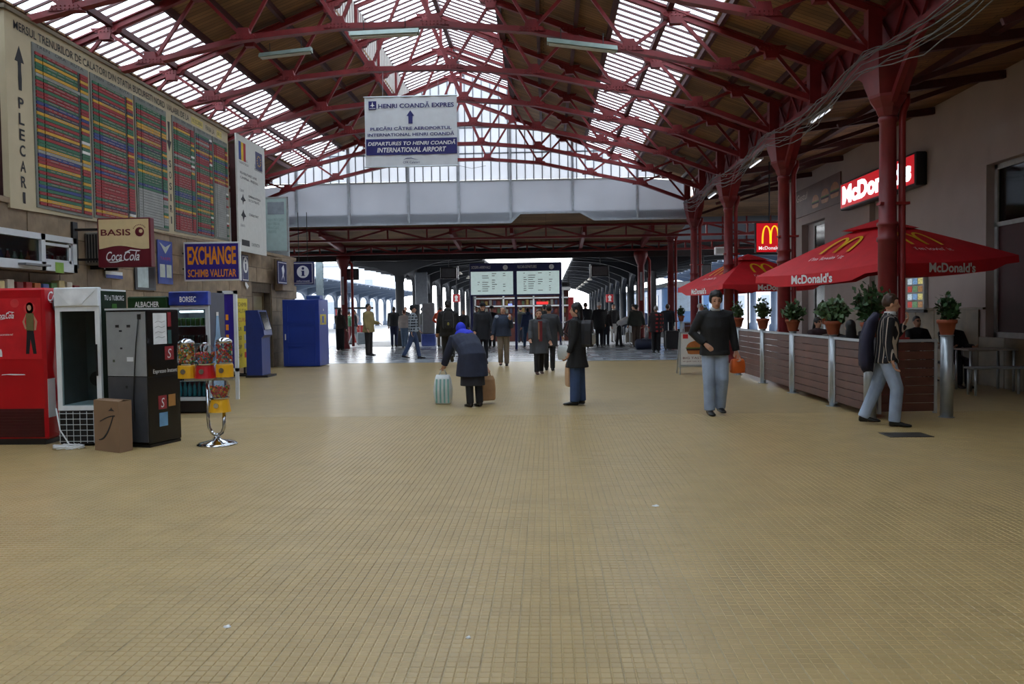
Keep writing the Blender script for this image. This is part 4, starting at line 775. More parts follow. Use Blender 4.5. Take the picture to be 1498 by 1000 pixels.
MB().box(-W_, 0, .02, D_-.02, 0, .03).build('plinth', M_black, cf); MB().box(-.002, .003, .01, D_-.01, .80, .805).build('door_gap', M_dark, cf)
# ---- cardboard box
c1 = gz(180, 661); cL = gz(140, 656); cR = gz(206, 655); e1 = (cL-c1)*.9; e2 = (cR-c1)*.72; c1 = c1+Vector((0, -.07, 0)); H_ = .565
M_card = mat('brown_cardboard', (140, 112, 86), .8, var=.08, scale=3); bx = thing('cardboard_box', 'brown cardboard carton with a curved black line mark standing on the floor', 'box', tuple(c1))
b = MB(); E1, E2 = e1, e2; t_ = .006
b.prism([(0, 0, 0), tuple(E1), tuple(E1+Vector((0, 0, H_))), (0, 0, H_)], E1.cross(ZA), -t_ if E1.cross(ZA).y < 0 else t_); b.prism([(0, 0, 0), tuple(E2), tuple(E2+Vector((0, 0, H_))), (0, 0, H_)], E2.cross(ZA), t_ if E2.cross(ZA).x < 0 else -t_)
b.prism([tuple(E1), tuple(E1+E2), tuple(E1+E2+Vector((0, 0, H_))), tuple(E1+Vector((0, 0, H_)))], E2, t_); b.prism([tuple(E2), tuple(E1+E2), tuple(E1+E2+Vector((0, 0, H_))), tuple(E2+Vector((0, 0, H_)))], E1, t_)
b.add([(0, 0, .004), tuple(E1+Vector((0, 0, .004))), tuple(E1+E2+Vector((0, 0, .004))), tuple(E2+Vector((0, 0, .004)))], [(0, 1, 2, 3)]); b.build('carton', M_card, bx)
for (a, d_, nn) in ((Vector((0, 0, 0)), E1, E2), (E2, E1, -E2)):
    MB().prism([tuple(a+ZA*H_), tuple(a+d_+ZA*H_), tuple(a+d_*.97+nn*.42+ZA*(H_+.01)), tuple(a+d_*.03+nn*.42+ZA*(H_+.01))], (0, 0, 1), .005).build('flap', M_card, bx)
R1 = (-E1).normalized(); wE = E1.length; OO = E1
arc = [(wE*(.75-.5*u), .13+.33*u**.6*1.0) for u in [i/10 for i in range(11)]]
decal('curve_mark', [(wE*(.2+.6*u), .12+.28*u**2.2) for u in [i/8 for i in range(9)]]+[(wE*(.2+.6*u)-.012, .13+.28*u**2.0) for u in [i/8 for i in range(8, -1, -1)]], bx, OO, R1, ZA, M_text_k, lift=.001)
decal('curve_mark', [(wE*(.25+.6*u), .33+.07*math.sin(u*1.5)) for u in [i/8 for i in range(9)]]+[(wE*(.25+.6*u), .34+.075*math.sin(u*1.5)) for u in [i/8 for i in range(8, -1, -1)]], bx, OO, R1, ZA, M_text_k, lift=.001)
decal('leaf_mark', [(wE*.6, .46), (wE*.68, .48), (wE*.72, .5), (wE*.76, .48), (wE*.84, .46)], bx, OO, R1, ZA, M_text_k, lift=.001)
# ---- gumball stand
g0 = gz(318, 650); gm = thing('gumball_stand', 'chrome stand with four gumball dispensers, three yellow and one red', 'gumball machine', tuple(g0))
M_chr = mat('chrome', (200, 204, 208), .08, 1, .03); M_gl = glassmat('clear_globe', (240, 244, 246), gloss=.3); M_rede = mat('red_enamel', (180, 22, 34), .3, var=.05)
MB().lathe([(.23, 0), (.23, .012), (.2, .03), (.06, .06), (.03, .09)], n=28).build('base', M_chr, gm, True)
MB().tube([(0, 0, .06), (-.02, 0, .1)], .022, 10).tube([(-.1, 0, .78), (-.1, 0, .3), (-.09, 0, .2), (-.06, 0, .14), (-.02, 0, .115), (.02, 0, .115), (.06, 0, .14), (.085, 0, .2), (.09, 0, .4)], .02, 10).build('pole', M_chr, gm, True)
MB().box(-.36, .22, -.03, .03, .75, .78).build('cross_bar', M_chr, gm)
gc = [mat('gumball_%d' % k, c, .3, var=0) for k, c in enumerate(((200, 40, 40), (220, 160, 30), (60, 130, 60), (220, 215, 200), (200, 100, 40), (40, 110, 150)))]
def dispenser(x, z, kind, colr, seed, pal, lbl):
    d_ = MB(); s = 1.0 if kind == 'cyl' else 1.06
    if kind == 'cyl': d_.loft([[(x+.1*math.cos(a)*k, .09*math.sin(a)*k-.0, zz) for a in [i*math.pi/8+math.pi/8 for i in range(16)]] for zz, k in ((z, 1.0), (z+.14, 1.0), (z+.16, .85))])
    else: d_.lathe([(.125, 0), (.12, .02), (.1, .14), (.085, .165)], (x, 0, z), 20)
    d = d_.build('dispenser', colr, gm, False, lbl)
    r = .098 if kind == 'cyl' else .12; zz = z+.165; hgt = .26 if kind == 'cyl' else .235
    prof = [(r*.85, 0), (r, .02), (r, hgt-.05), (r*.8, hgt-.015), (r*.4, hgt)] if kind == 'cyl' else [(r*.6, 0), (r*.85, .03), (r, .1), (r*.95, .15), (r*.7, .205), (r*.3, .235)]
    MB().lathe(prof, (x, 0, zz), 20, False).build('globe', M_gl, d, True); MB().lathe([(r*.9, -.012), (r*.92, .004)], (x, 0, zz), 20).build('collar', M_chr, d)
    if kind == 'cyl': MB().lathe([(r*.95, hgt-.03), (r*.9, hgt), (r*.5, hgt+.03), (r*.1, hgt+.035)], (x, 0, zz), 20).build('lid', M_chr, d, True)
    else: MB().lathe([(r*.3, .232), (r*.2, .245), (.005, .25)], (x, 0, zz), 14).build('lid', M_chr, d, True)
    MB().lathe([(.03, 0), (.03, .012)], (0, 0, 0), 12).build('coin_dial', M_chr, d).matrix_local = Matrix.Translation((x, -.095 if kind == 'cyl' else -.11, z+.08)) @ Matrix.Rotation(R_(90), 4, 'X')
    rnd = random.Random(seed); gb = MB(); br = .013
    lev = hgt*(.82 if kind == 'cyl' else .5)
    for _ in range(230):
        a = rnd.random()*6.28; q = math.sqrt(rnd.random()); h = rnd.random()*lev; rr = (r-.016)*(1 if kind == 'cyl' else min(1, .62+h*4))
        if rnd.random() < .7: q = .96
        gb.mi(rnd.choice(pal)); gb.ell((x+rr*q*math.cos(a), rr*q*math.sin(a), zz+.012+h), (br, br, br), 6, 4)
    gb.build('gumballs', gc, d)['kind'] = 'stuff'
sc_ = 9.47/1214
dispenser((274.5-318)*sc_, .78, 'cyl', M_yel, 1, (0, 1, 1, 2, 3, 4), 'yellow dispenser'); dispenser((303-318)*sc_, .78, 'glo', M_rede, 2, (0, 4, 2, 5, 0), 'red dispenser with round globe'); dispenser((332-318)*sc_, .79, 'cyl', M_yel, 3, (0, 5, 3, 2, 0, 4), 'yellow dispenser'); dispenser((323.5-318)*sc_, .385, 'glo', M_yel, 4, (0, 1, 2, 0, 4), 'yellow dispenser with round globe')
# ---- yellow rate board, blue terminal
yo = thing('rate_board', 'tall yellow exchange rate board standing beside the stone wall', 'sign', (-7.3, 20.2, 0)); a = gz(344, 553); xx = -7.6
a = gx(344.5, 436, xx); b_ = gx(361.5, 438, xx); yo.location = (xx, a.y, 0); W_ = b_.y-a.y
MB().box(-.05, 0, 0, W_, .2, a.z).build('board', mat('rate_yellow', (222, 200, 40), .5, var=.05), yo); MB().box(-.22, .25, .1, .2, 0, .04).box(-.22, .25, W_-.2, W_-.1, 0, .04).box(-.06, -.02, .1, .2, .0, .3).box(-.06, -.02, W_-.2, W_-.1, 0, .3).build('foot', M_black, yo)
text('lettering', 'SCHIMB', yo, (.0, W_*.1, a.z-.2), YA, ZA, mat('brown_print', (110, 80, 20), .5), w=W_*.8, h=.1); text('lettering', 'VALUTAR', yo, (.0, W_*.1, a.z-.36), YA, ZA, mat('brown_print', (110, 80, 20), .5), w=W_*.8, h=.1); text('lettering', 'CURS', yo, (.0, W_*.2, a.z-.58), YA, ZA, mat('poster_red', (180, 60, 80), .5), w=W_*.6, h=.1)
for k, (s, c) in enumerate((('EUR', (30, 50, 130)), ('USD', (190, 190, 200)), ('GBP', (150, 150, 190)), ('CHF', (190, 40, 40)))): text('lettering', s, yo, (.0, W_*.1, 1.12-k*.22), YA, ZA, M_text_k, w=W_*.35, h=.09); decal('flag_mark', rect(W_*.65, 1.1-k*.22, W_*.9, 1.24-k*.22), yo, (0, 0, 0), YA, ZA, mat('fm%d' % k, c, .5))
ap = gz(372, 552); at_ = thing('payment_terminal', 'blue payment terminal with sloping screen beside the yellow rate board', 'terminal', tuple(ap)); M_blu = mat('terminal_blue', (38, 58, 128), .35, var=.08)
MB().prism([(-.18, 0, .05), (.2, 0, .05), (.2, 0, .95), (.27, 0, 1.02), (.25, 0, 1.15), (.12, 0, 1.62), (-.18, 0, 1.62)], (0, 1, 0), .6).build('body', M_blu, at_); MB().bar((.262, .3, 1.15), (.14, .3, 1.58), .45, .01, up=(1, 0, .3)).build('screen', mat('dark_screen', (20, 24, 34), .15), at_); MB().box(-.2, .34, -.03, .63, 0, .05).build('base_plate', M_black, at_)
# ---- blue cabin
cb = thing('blue_cabin', 'tall royal blue metal cabin with recessed panels and a yellow sticker', 'cabin', (-7.6, 23.8, 0)); a = gz(415, 537); b_ = gz(470, 536); W_ = b_.x-a.x; cb.location = (a.x, a.y, 0); H_ = 1.93
M_cab = mat('royal_blue_metal', (30, 58, 150), .4, var=.08, scale=2)
MB().bbox(0, W_, 0, 1.0, .02, H_, .012).build('body', M_cab, cb)
for z0, z1 in ((.08, .62), (.68, 1.22), (1.28, 1.8)):
    MB().box(.12, W_-.12, -.012, .0, z0, z0+.03).box(.12, W_-.12, -.012, 0, z1-.03, z1).box(.12, .15, -.012, 0, z0, z1).box(W_-.15, W_-.12, -.012, 0, z0, z1).build('panel_moulding', M_cab, cb)
MB().tube([(.08, -.03, .78), (.08, -.03, .95)], .015, 6).build('handle', M_white, cb); decal('yellow_sticker', rect(.1, 1.2, .75, 1.5), cb, (W_, 0, 0), YA, ZA, mat('sticker_yellow', (190, 170, 50), .5, var=.3, scale=9)); decal('sticker_figure', rect(.3, 1.25, .5, 1.45), cb, (W_+.003, 0, 0), YA, ZA, M_cab); MB().box(W_-.02, W_+.005, .45, .49, 1.6, 1.66).build('latch', M_white, cb)
bg_ = MB((a.x+.75, a.y+.4, H_)).bbox(a.x+.6, a.x+1.0, a.y+.3, a.y+.7, H_, H_+.12, .02); tag(bg_.build('plastic_crate', mat('crate_blue', (60, 90, 150), .4)), 'small blue crate lying on top of the blue cabin', 'crate')
# ================================================================== RIGHT SIDE
M_plank = mat('brown_plank', (86, 48, 36), .5, var=.25, scale=4, rnd=.2, bump=.1)
M_alu = mat('satin_aluminium', (176, 182, 186), .35, .7, .08)
pk_me = MB().bbox(0, 1, -.014, .014, 0, .118, .004).mesh('plank', M_plank)
def barrier(p, q, h, label, n=8, z0=.09):
    p, q = Vector(p), Vector(q); L = (q-p).length; t = thing('terrace_barrier', label, 'barrier', tuple(p), math.atan2(q.y-p.y, q.x-p.x), 'wooden barrier panels round the terrace')
    MB().box(0, .04, -.025, .025, z0-.03, h).build('side_rail', M_alu, t); MB().box(L-.04, L, -.025, .025, z0-.03, h).build('side_rail', M_alu, t); MB().box(0, L, -.03, .03, h, h+.035).build('top_rail', M_alu, t)
    dz = (h-z0)/n
    for k in range(n): inst(pk_me, 'plank', t, (.04, 0, z0+k*dz), scale=(L-.08, 1, dz*.94/.118))
    return t
def post(x, y, h, label, r=.055):
    t = thing('barrier_post', label, 'post', (x, y, 0), group='steel posts of the terrace barrier'); MB().lathe([(r, 0), (r, h)], n=16).build('tube', M_alu, t, True); MB().lathe([(.1, 0), (.1, .01)], n=16).build('foot_plate', M_alu, t); MB().lathe([(r+.01, h), (r+.01, h+.01)], n=16).build('cap_plate', M_alu, t)
FX = 4.32; FYS = [18.97, 16.82, 14.8, 12.74, 11.3]
BL = ['long plank barrier panel, farthest from the striped sweater man, by the sandwich board', 'plank barrier panel, second from the sandwich board', 'plank barrier panel, third from the sandwich board', 'plank barrier panel beside the man in the striped sweater, side facing the hall']
for k, (a, b_) in enumerate(zip(FYS, FYS[1:])): barrier((FX, a-.1, 0), (FX, b_+.1, 0), 1.02, BL[k])
barrier((FX+.1, 11.3, 0), (5.22, 11.36, 0), 1.02, 'short plank barrier panel closing the terrace end behind the striped sweater man')
PL = ['slim steel post beside the sandwich board carrying a potted shrub', 'steel post carrying a potted shrub, second from the sandwich board', 'steel post carrying a potted shrub, third from the sandwich board', 'steel post carrying a potted shrub, fourth from the sandwich board', 'steel corner post carrying a potted shrub behind the striped sweater man', 'free end steel post carrying a potted shrub beside the dark tables']
posts = [(FX, y) for y in FYS]+[(5.36, 11.37)]
for k, (x, y) in enumerate(posts): post(x, y, 1.08 if k < 5 else 1.1, PL[k], .055 if k < 4 else .08)
inner = [(6.55, 19.8), (6.75, 17.6)]
for k, (x, y) in enumerate(inner): post(x, y, 1.1, ('steel post carrying a pot on the inner side of the terrace, nearer the lit menu', 'steel post carrying a pot on the inner side of the terrace, nearer the pale wall')[k])
barrier((5.05, 31.0, 0), (5.75, 31.0, 0), 1.0, 'small barrier panel standing at the far corner of the terrace', 8)
for k, (x, y) in enumerate(((4.97, 31.0), (5.83, 31.0))): post(x, y, 1.05, 'steel post at the far small barrier panel carrying a potted shrub')
# potted shrubs
M_terra = mat('terracotta', (150, 74, 44), .7, var=.12, scale=6); M_leaf = mat('shrub_leaf', (52, 82, 44), .5, var=.35, scale=6); M_leaf2 = mat('shrub_leaf_pale', (78, 104, 64), .5, var=.35, scale=6); M_stem = mat('shrub_stem', (70, 56, 40), .8)
def foliage(seed, h, w, nst, leaf):
    rnd = random.Random(seed); f = MB(); st = MB()
    for s in range(nst):
        a = rnd.random()*6.28; rr = w*math.sqrt(rnd.random()); top = Vector((rr*math.cos(a), rr*math.sin(a), h*(.6+.4*rnd.random())*(1-.35*(rr/w)**2))); base = Vector((.02*math.cos(a), .02*math.sin(a), 0)); mid = (base+top)/2+Vector((0, 0, .04))
        st.tube([base, mid, top], [.006, .005, .003], 4)
        for i in range(12):
            u = .25+.75*rnd.random(); p = base.lerp(top, u)+Vector((rnd.gauss(0, .02), rnd.gauss(0, .02), rnd.gauss(0, .02))); d = Vector((rnd.gauss(0, 1), rnd.gauss(0, 1), rnd.gauss(.3, .7))).normalized(); s_ = d.cross(Vector((rnd.random(), rnd.random(), rnd.random()+.1))).normalized()*leaf*.32
            q = p+d*leaf; m_ = p+d*leaf*.5+Vector((0, 0, .004)); f.add([tuple(p), tuple(m_+s_), tuple(q), tuple(m_-s_)], [(0, 1, 2), (0, 2, 3)])
    return f, st
PTV = []
for k in range(4):
    f, st = foliage(k, (.34, .38, .32, .42)[k], (.15, .13, .17, .16)[k], (26, 30, 30, 34)[k], (.075, .06, .085, .065)[k]); PTV.append((f.mesh('foliage', (M_leaf, M_leaf2, M_leaf2, M_leaf)[k]), st.mesh('stem', M_stem)))
pot_me = MB().lathe([(.075, 0), (.08, .01), (.11, .15), (.125, .155), (.128, .2), (.115, .205), (.1, .17)], n=20, caps=True).mesh('pot', M_terra, True); soil_me = MB().lathe([(.1, .165), (.02, .175)], n=12).mesh('soil', mat('potting_soil', (50, 38, 30), .9))
GL = ['leafy shrub in terracotta pot on the post beside the sandwich board', 'leafy shrub in terracotta pot on the second post from the sandwich board', 'leafy shrub in terracotta pot on the third post from the sandwich board', 'leafy shrub in terracotta pot on the fourth post from the sandwich board', 'leafy shrub in terracotta pot on the corner post behind the striped sweater man', 'leafy shrub in terracotta pot on the free end post by the dark tables',
      'leafy shrub in terracotta pot on the inner terrace post nearer the lit menu', 'leafy shrub in terracotta pot on the inner terrace post nearer the pale wall', 'leafy shrub in terracotta pot on the far small barrier', 'leafy shrub in terracotta pot on the far small barrier']
for k, (x, y, z) in enumerate([(x, y, 1.09 if i < 5 else 1.11) for i, (x, y) in enumerate(posts)]+[(x, y, 1.11) for x, y in inner]+[(4.97, 31.0, 1.06), (5.83, 31.0, 1.06)]):
    t = thing('potted_shrub', GL[k], 'potted plant', (x, y, z), k*1.1, 'potted shrubs on the terrace posts'); inst(pot_me, 'pot', t, (0, 0, 0)); inst(soil_me, 'soil', t, (0, 0, 0)); fm, sm = PTV[(1, 1, 2, 2, 3, 0)[k] if k < 6 else k % 4]; s = (1.1, 1.2, 1.15, 1.25, 1.45, 1.15)[k] if k < 6 else 1.15; inst(fm, 'foliage', t, (0, 0, .17), scale=(s, s, s)); inst(sm, 'stem', t, (0, 0, .17), scale=(s, s, s))
# ---- golden arches mark
def arches(parent, O, R, U, w, h, m, lift=.004, name='arches_mark'):
    def arc(x0, x1, th):
        out = []; inn = []
        for i in range(15):
            u = math.pi*i/14; cx, rx = (x0+x1)/2, (x1-x0)/2
            out.append((cx-rx*math.cos(u), h*math.sin(u)**.75)); inn.append((cx-(rx-th)*math.cos(u), (h-th*.75)*math.sin(u)**.75))
        return out, inn
    R, U = Vector(R).normalized(), Vector(U).normalized(); N_ = R.cross(U); O = Vector(O)+N_*lift; b = MB()
    for x0, x1 in ((0, w*.55), (w*.45, w)):
        out, inn = arc(x0, x1, w*.1); n = len(out); vs = [tuple(O+R*p[0]+U*p[1]) for p in out+inn]; b.add(vs, [(i, i+1, n+i+1, n+i) for i in range(n-1)])
    return b.build(name, m, parent)
# ---- parasols
def parasol(cx, cy, za, zr, ang, half, label, tilt, pole_m):
    t = thing('parasol', label, 'parasol', (cx, cy, 0)); C = [Vector((half*math.cos(ang+k*math.pi/2), half*math.sin(ang+k*math.pi/2), 0)) for k in range(4)]
    def rimz(c): return zr+tilt.x*c.x+tilt.y*c.y
    can = MB(); n = 8; F = .15
    for k in range(4):
        a, b_ = C[k], C[(k+1) % 4]; rows = []
        for i in range(n+1):
            u = F+(1-F)*i/n; row = []
            for j in range(n+1):
                v = j/n; p = (a.lerp(b_, v))*u; z = za-.02-(za-rimz(p/u if u else p))*(u**1.12)-.05*math.sin(math.pi*v)*u*u; row.append((p.x, p.y, z))
            rows.append(row)
        vs = [p for r in rows for p in r]; can.add(vs, [(i*(n+1)+j, (i+1)*(n+1)+j, (i+1)*(n+1)+j+1, i*(n+1)+j+1) for i in range(n) for j in range(n)])
    cn_ = can.build('canopy', M_mcred, t)
    cap = MB()
    for k in range(4):
        a, b_ = C[k]*.3, C[(k+1) % 4]*.3; z = za-(za-zr)*.24; cap.add([(0, 0, za+.03), (a.x, a.y, z+.03), (b_.x, b_.y, z+.03)], [(0, 1, 2)])
    cap.build('vent_cap', M_mcred, t)
    for k in range(4):
        a, b_ = C[k], C[(k+1) % 4]; v = MB(); m_ = 10; top = []; bot = []
        for j in range(m_+1):
            p = a.lerp(b_, j/m_); z = rimz(p)-.02-.05*math.sin(math.pi*j/m_)*.9; dpt = .2 if .2 <= j/m_ <= .8 else .12; top.append((p.x, p.y, z)); bot.append((p.x*1.005, p.y*1.005, z-dpt))
        v.add(top+bot, [(j, j+1, m_+2+j, m_+1+j) for j in range(m_)]); va = v.build('valance', M_mcred, t)
        R = (b_-a).normalized(); mid = (a+b_)/2; nn = R.cross(ZA)
        if nn.dot(mid) < 0: continue
        zz = rimz(mid)-.235; text('lettering', "McDonald's", t, mid+nn*.012-R*.5+ZA*zz, R, ZA, M_text_w, w=1.0, h=.16, bold=.03)
        # arches on the slope
        u = .5; p0 = mid*.68; zc = za-.02-(za-rimz(mid))*(.68**1.12)-.02; p1 = mid*.36; zc1 = za-.02-(za-rimz(mid))*(.36**1.12)-.01
        Uv = (Vector((p1.x, p1.y, zc1))-Vector((p0.x, p0.y, zc))); arches(t, Vector((p0.x, p0.y, zc))-R*.36, R, Uv, .72, Uv.length*.95, M_arch, lift=.03)
        p2 = mid*.8; z2 = za-.02-(za-rimz(mid))*(.8**1.12)-.03; text('lettering', "i'm lovin' it", t, Vector((p2.x, p2.y, z2))-R*.42, R, Uv, M_text_w, w=.8, h=.12, lift=.03)
    for k in range(4): MB().bar((0, 0, za-.1), (C[k].x*.98, C[k].y*.98, rimz(C[k])-.03), .025, .035).build('rib', pole_m, t); MB().bar((0, 0, za-.75), (C[k].x*.5, C[k].y*.5, za-(za-zr)*.52), .02, .03).build('strut', pole_m, t)
    MB().lathe([(.026, .08), (.026, za-.05)], n=12).build('pole', pole_m, t, True); MB().lathe([(.05, za-.78), (.05, za-.7)], n=12).build('runner', M_black, t); MB().bbox(-.3, .3, -.3, .3, 0, .08, .02).build('base', mat('concrete_base', (120, 118, 112), .9), t)
M_pole = mat('varnished_pole', (120, 80, 60), .4)
parasol(5.9, 15.0, 3.02, 2.23, math.atan2(-.93, -.366), 2.12, 'large red parasol with yellow arches beside the lit wall sign', Vector((.06, 0, 0)), M_pole)
parasol(5.75, 24.0, 3.02, 2.2, math.atan2(-1.8, -1.09), 2.12, 'red parasol with yellow arches behind the man in the black jacket', Vector((.03, 0, 0)), M_pole)
# ---- lit wall sign
y0s, y1s = 22.9, 18.3; sg = thing('wall_sign', "long lit red box sign with white McDonald's lettering on the plaster wall", 'sign', (XWR-.25, y0s, 4.15)); so = Vector((XWR-.25, y0s, 4.15)); SW = y0s-y1s
M_sr = mat('lit_red_face', (205, 24, 36), .4, emit=.55, var=.05); M_sw = mat('lit_white_letter', (235, 242, 250), .4, emit=2.2, var=.05)
MB(so).bbox(XWR-.25, XWR, y1s, y0s, 4.1, 4.82, .02).build('sign_box', M_black, sg); decal('red_face', rect(.06, .0, SW-.06, .62), sg, (0, 0, 0), -YA, ZA, M_sr)
text('lettering', "McDonald's", sg, (-.006, -.2, .08), -YA, ZA, M_sw, w=SW-.4, h=.5, bold=.05)
# poster with burgers
pw = thing('burger_poster', 'faded wide poster with three burgers high on the plaster wall', 'poster', (XWR-.005, 27.9, 4.4)); PWd = 4.4
MB().box(-.03, 0, -PWd, 0, 0, .86).build('sheet', mat('poster_brown', (112, 84, 76), .6, var=.15, scale=1.5), pw)
M_bun = mat('bun_print', (176, 104, 48), .5, var=.2, scale=8); M_pat = mat('patty_print', (60, 34, 24), .6); M_lett = mat('lettuce_print', (96, 120, 50), .6)
def burger(parent, O, R, U, w, lift=0):
    h = w*.62
    decal('bun_top', [(w/2+w/2*math.cos(a), h*.5+h*.5*math.sin(a)) for a in [math.pi*i/14 for i in range(15)]], parent, O, R, U, M_bun, lift=lift+.002); decal('lettuce', rect(-w*.03, h*.42, w*1.03, h*.5), parent, O, R, U, M_lett, lift=lift+.003); decal('patty', rect(0, h*.28, w, h*.42), parent, O, R, U, M_pat, lift=lift+.003)
    decal('bun_bottom', [(w*.02, h*.28), (w*.98, h*.28), (w*.93, h*.04), (w*.8, 0), (w*.2, 0), (w*.07, h*.04)], parent, O, R, U, M_bun, lift=lift+.002)
for k, x in enumerate((1.95, 2.8, 3.6)): burger(pw, (-.03, -x, .12+.04*k), -YA, ZA, .62+.04*k)
text('lettering', 'Gustul', pw, (-.03, -.4, .5), -YA, ZA, mat('poster_cream', (190, 160, 140), .5), w=1.1, h=.22, shear=.2)
# hanging arches sign
Yh = 22.5; a, b_ = gy(1105.5, 325.5, Yh), gy(1148, 369, Yh); hs_ = thing('arches_sign', 'square lit red sign with yellow arches hanging between the columns', 'sign', (a.x, Yh, b_.z)); W_, H_ = b_.x-a.x, a.z-b_.z
MB().bbox(0, W_, 0, .16, 0, H_, .012).build('sign_box', M_black, hs_); decal('red_face', rect(.02, .02, W_-.02, H_-.02), hs_, (0, 0, 0), XA, ZA, M_sr); arches(hs_, (W_*.2, -.003, H_*.3), XA, ZA, W_*.62, H_*.6, mat('lit_yellow', (250, 205, 40), .4, emit=.9, var=0)); text('lettering', "McDonald's", hs_, (W_*.1, -.005, H_*.1), XA, ZA, mat('lit_white_small', (235, 235, 235), .4, emit=.7, var=0), w=W_*.8, h=H_*.12, bold=.02)
MB().tube([(W_*.5, .08, H_), (W_*.5, .08, 5.4-b_.z)], .02, 8).build('hanger_rod', M_black, hs_)
# lit menu
mn = thing('menu_lightbox', 'small lit menu box with rows of food pictures on the plaster wall', 'menu', (XWR-.09, 19.1, 1.42)); MB().bbox(-.0, .09, -.86, 0, 0, .74, .01).build('casing', M_fr, mn)
mc = [(170, 60, 50), (200, 190, 120), (90, 130, 90), (190, 210, 220), (150, 110, 70), (110, 150, 190)]
for r in range(4):
    for c in range(3): decal('menu_picture', rect(.06+c*.26, .05+r*.17, .28+c*.26, .18+r*.17), mn, (0, 0, 0), -YA, ZA, mat('menu_%d' % ((r*3+c*2) % 6), mc[(r*3+c*2) % 6], .4, emit=.5, var=.5, scale=30))
MB().box(-.02, .09, -.9, .05, -.06, 0).build('ledge', M_black, mn)
# sandwich board
s0 = gz(994, 548); s1 = gz(1040, 548); sb = thing('sandwich_board', 'white folding pavement board with a burger picture beside the barrier', 'sign board', (s0.x, s0.y, 0)); W_ = .78; H_ = .98
fr_ = MB()
for (x0, x1, z0, z1) in ((0, .03, 0, H_), (W_-.03, W_, 0, H_), (.03, W_-.03, H_-.03, H_), (.03, W_-.03, .2, .23)): fr_.box(x0, x1, -.015, .015, z0, z1)
fr_.build('front_frame', M_alu, sb); MB().box(.03, W_-.03, -.008, .008, .23, H_-.03).build('poster_sheet', mat('paper_white2', (224, 222, 216), .5, var=.03), sb)
MB().box(0, .03, .48, .5, 0, .06).bar((.015, .48, .03), (.015, .02, H_-.02), .03, .02).bar((W_-.015, .48, .03), (W_-.015, .02, H_-.02), .03, .02).build('rear_frame', M_alu, sb); MB().prism([(.03, .42, .14), (W_-.03, .42, .14), (W_-.03, .03, H_-.05), (.03, .03, H_-.05)], (0, 1, .4), .01).build('rear_sheet', M_white, sb)
decal('red_logo', rect(.08, H_-.15, .2, H_-.05), sb, (0, -.008, 0), XA, ZA, M_mcred); burger(sb, (.16, -.012, .47), XA, ZA, .5); text('lettering', 'BIG TASTY', sb, (.08, -.01, .36), XA, ZA, mat('brown_red_print', (120, 50, 40), .5), w=.5, h=.05); text('lettering', 'un gust nou si intens', sb, (.08, -.01, .29), XA, ZA, mat('brown_red_print', (120, 50, 40), .5), w=.55, h=.035)
# ---- tables, benches
M_tt = mat('table_top', (150, 140, 126), .4, var=.08)
def table(x, y, L, W, h, label, cat, grp, name):
    t = thing(name, label, cat, (x, y, 0), 0, grp); MB().bbox(-L/2, L/2, -W/2, W/2, h-.03, h, .008).build('top', M_tt if cat == 'table' else M_alu, t)
    for sx in (-1, 1):
        for sy in (-1, 1): MB().tube([(sx*(L/2-.06), sy*(W/2-.05), 0), (sx*(L/2-.06), sy*(W/2-.05), h-.03)], .022, 8).build('leg', M_alu, t, True)
table(7.6, 16.6, .9, .65, .74, 'cafe table behind the free end post, before the tall shop window', 'table', 'cafe tables of the terrace', 'cafe_table'); table(7.7, 14.95, .85, .6, .74, 'cafe table against the restaurant wall, beyond the long metal bench', 'table', 'cafe tables of the terrace', 'cafe_table')
table(7.5, 14.15, .95, .34, .47, 'low metal bench on thin legs in front of the dark cafe tables', 'bench', None, 'metal_bench'); 
table(6.9, 15.9, .8, .8, .74, 'square cafe table under the large parasol', 'table', 'cafe tables of the terrace', 'cafe_table'); table(5.6, 17.0, .8, .8, .74, 'square cafe table behind the barrier between the parasols', 'table', 'cafe tables of the terrace', 'cafe_table')
def chair(x, y, rz, label, c=(70, 66, 62)):
    t = thing('terrace_chair', label, 'chair', (x, y, 0), rz, 'chairs of the terrace'); m = mat('chair_%d' % c[0], c, .6)
    MB().bbox(-.22, .22, -.22, .22, .43, .47, .01).build('seat', m, t)
    b = MB(); rings = []
    for i in range(9): a = math.pi*(i/8); rings.append((-.23*math.cos(a), .1+.14*math.sin(a)))
    b.add([(x_, y_, .5) for x_, y_ in rings]+[(x_*1.05, y_*1.1, .92) for x_, y_ in rings]+[(x_*.92, y_*.86, .5) for x_, y_ in rings]+[(x_*.97, y_*.95, .92) for x_, y_ in rings], [(i, i+1, 10+i, 9+i) for i in range(8)]+[(18+i, 27+i, 28+i, 19+i) for i in range(8)]+[(9+i, 10+i, 28+i, 27+i) for i in range(8)]); b.build('backrest', m, t, True)
    for sx in (-1, 1):
        for sy in (-1, 1): MB().tube([(sx*.19, sy*.19, .43), (sx*.21, sy*.21, 0)], .013, 6).build('leg', M_alu, t)
chair(4.85, 14.6, R_(180), 'grey tub chair with its back to the barrier, behind the third plank panel', (120, 112, 104)); chair(4.75, 13.45, R_(180), 'dark tub chair behind the plank panel next to the striped sweater man', (60, 64, 66)); chair(6.3, 16.6, 0, 'dark tub chair at the square table under the large parasol', (40, 38, 38)); chair(5.7, 17.9, 0, 'dark tub chair at the table between the parasols', (40, 38, 38))
st_ = MB((5.05, 17.8, 0)); 
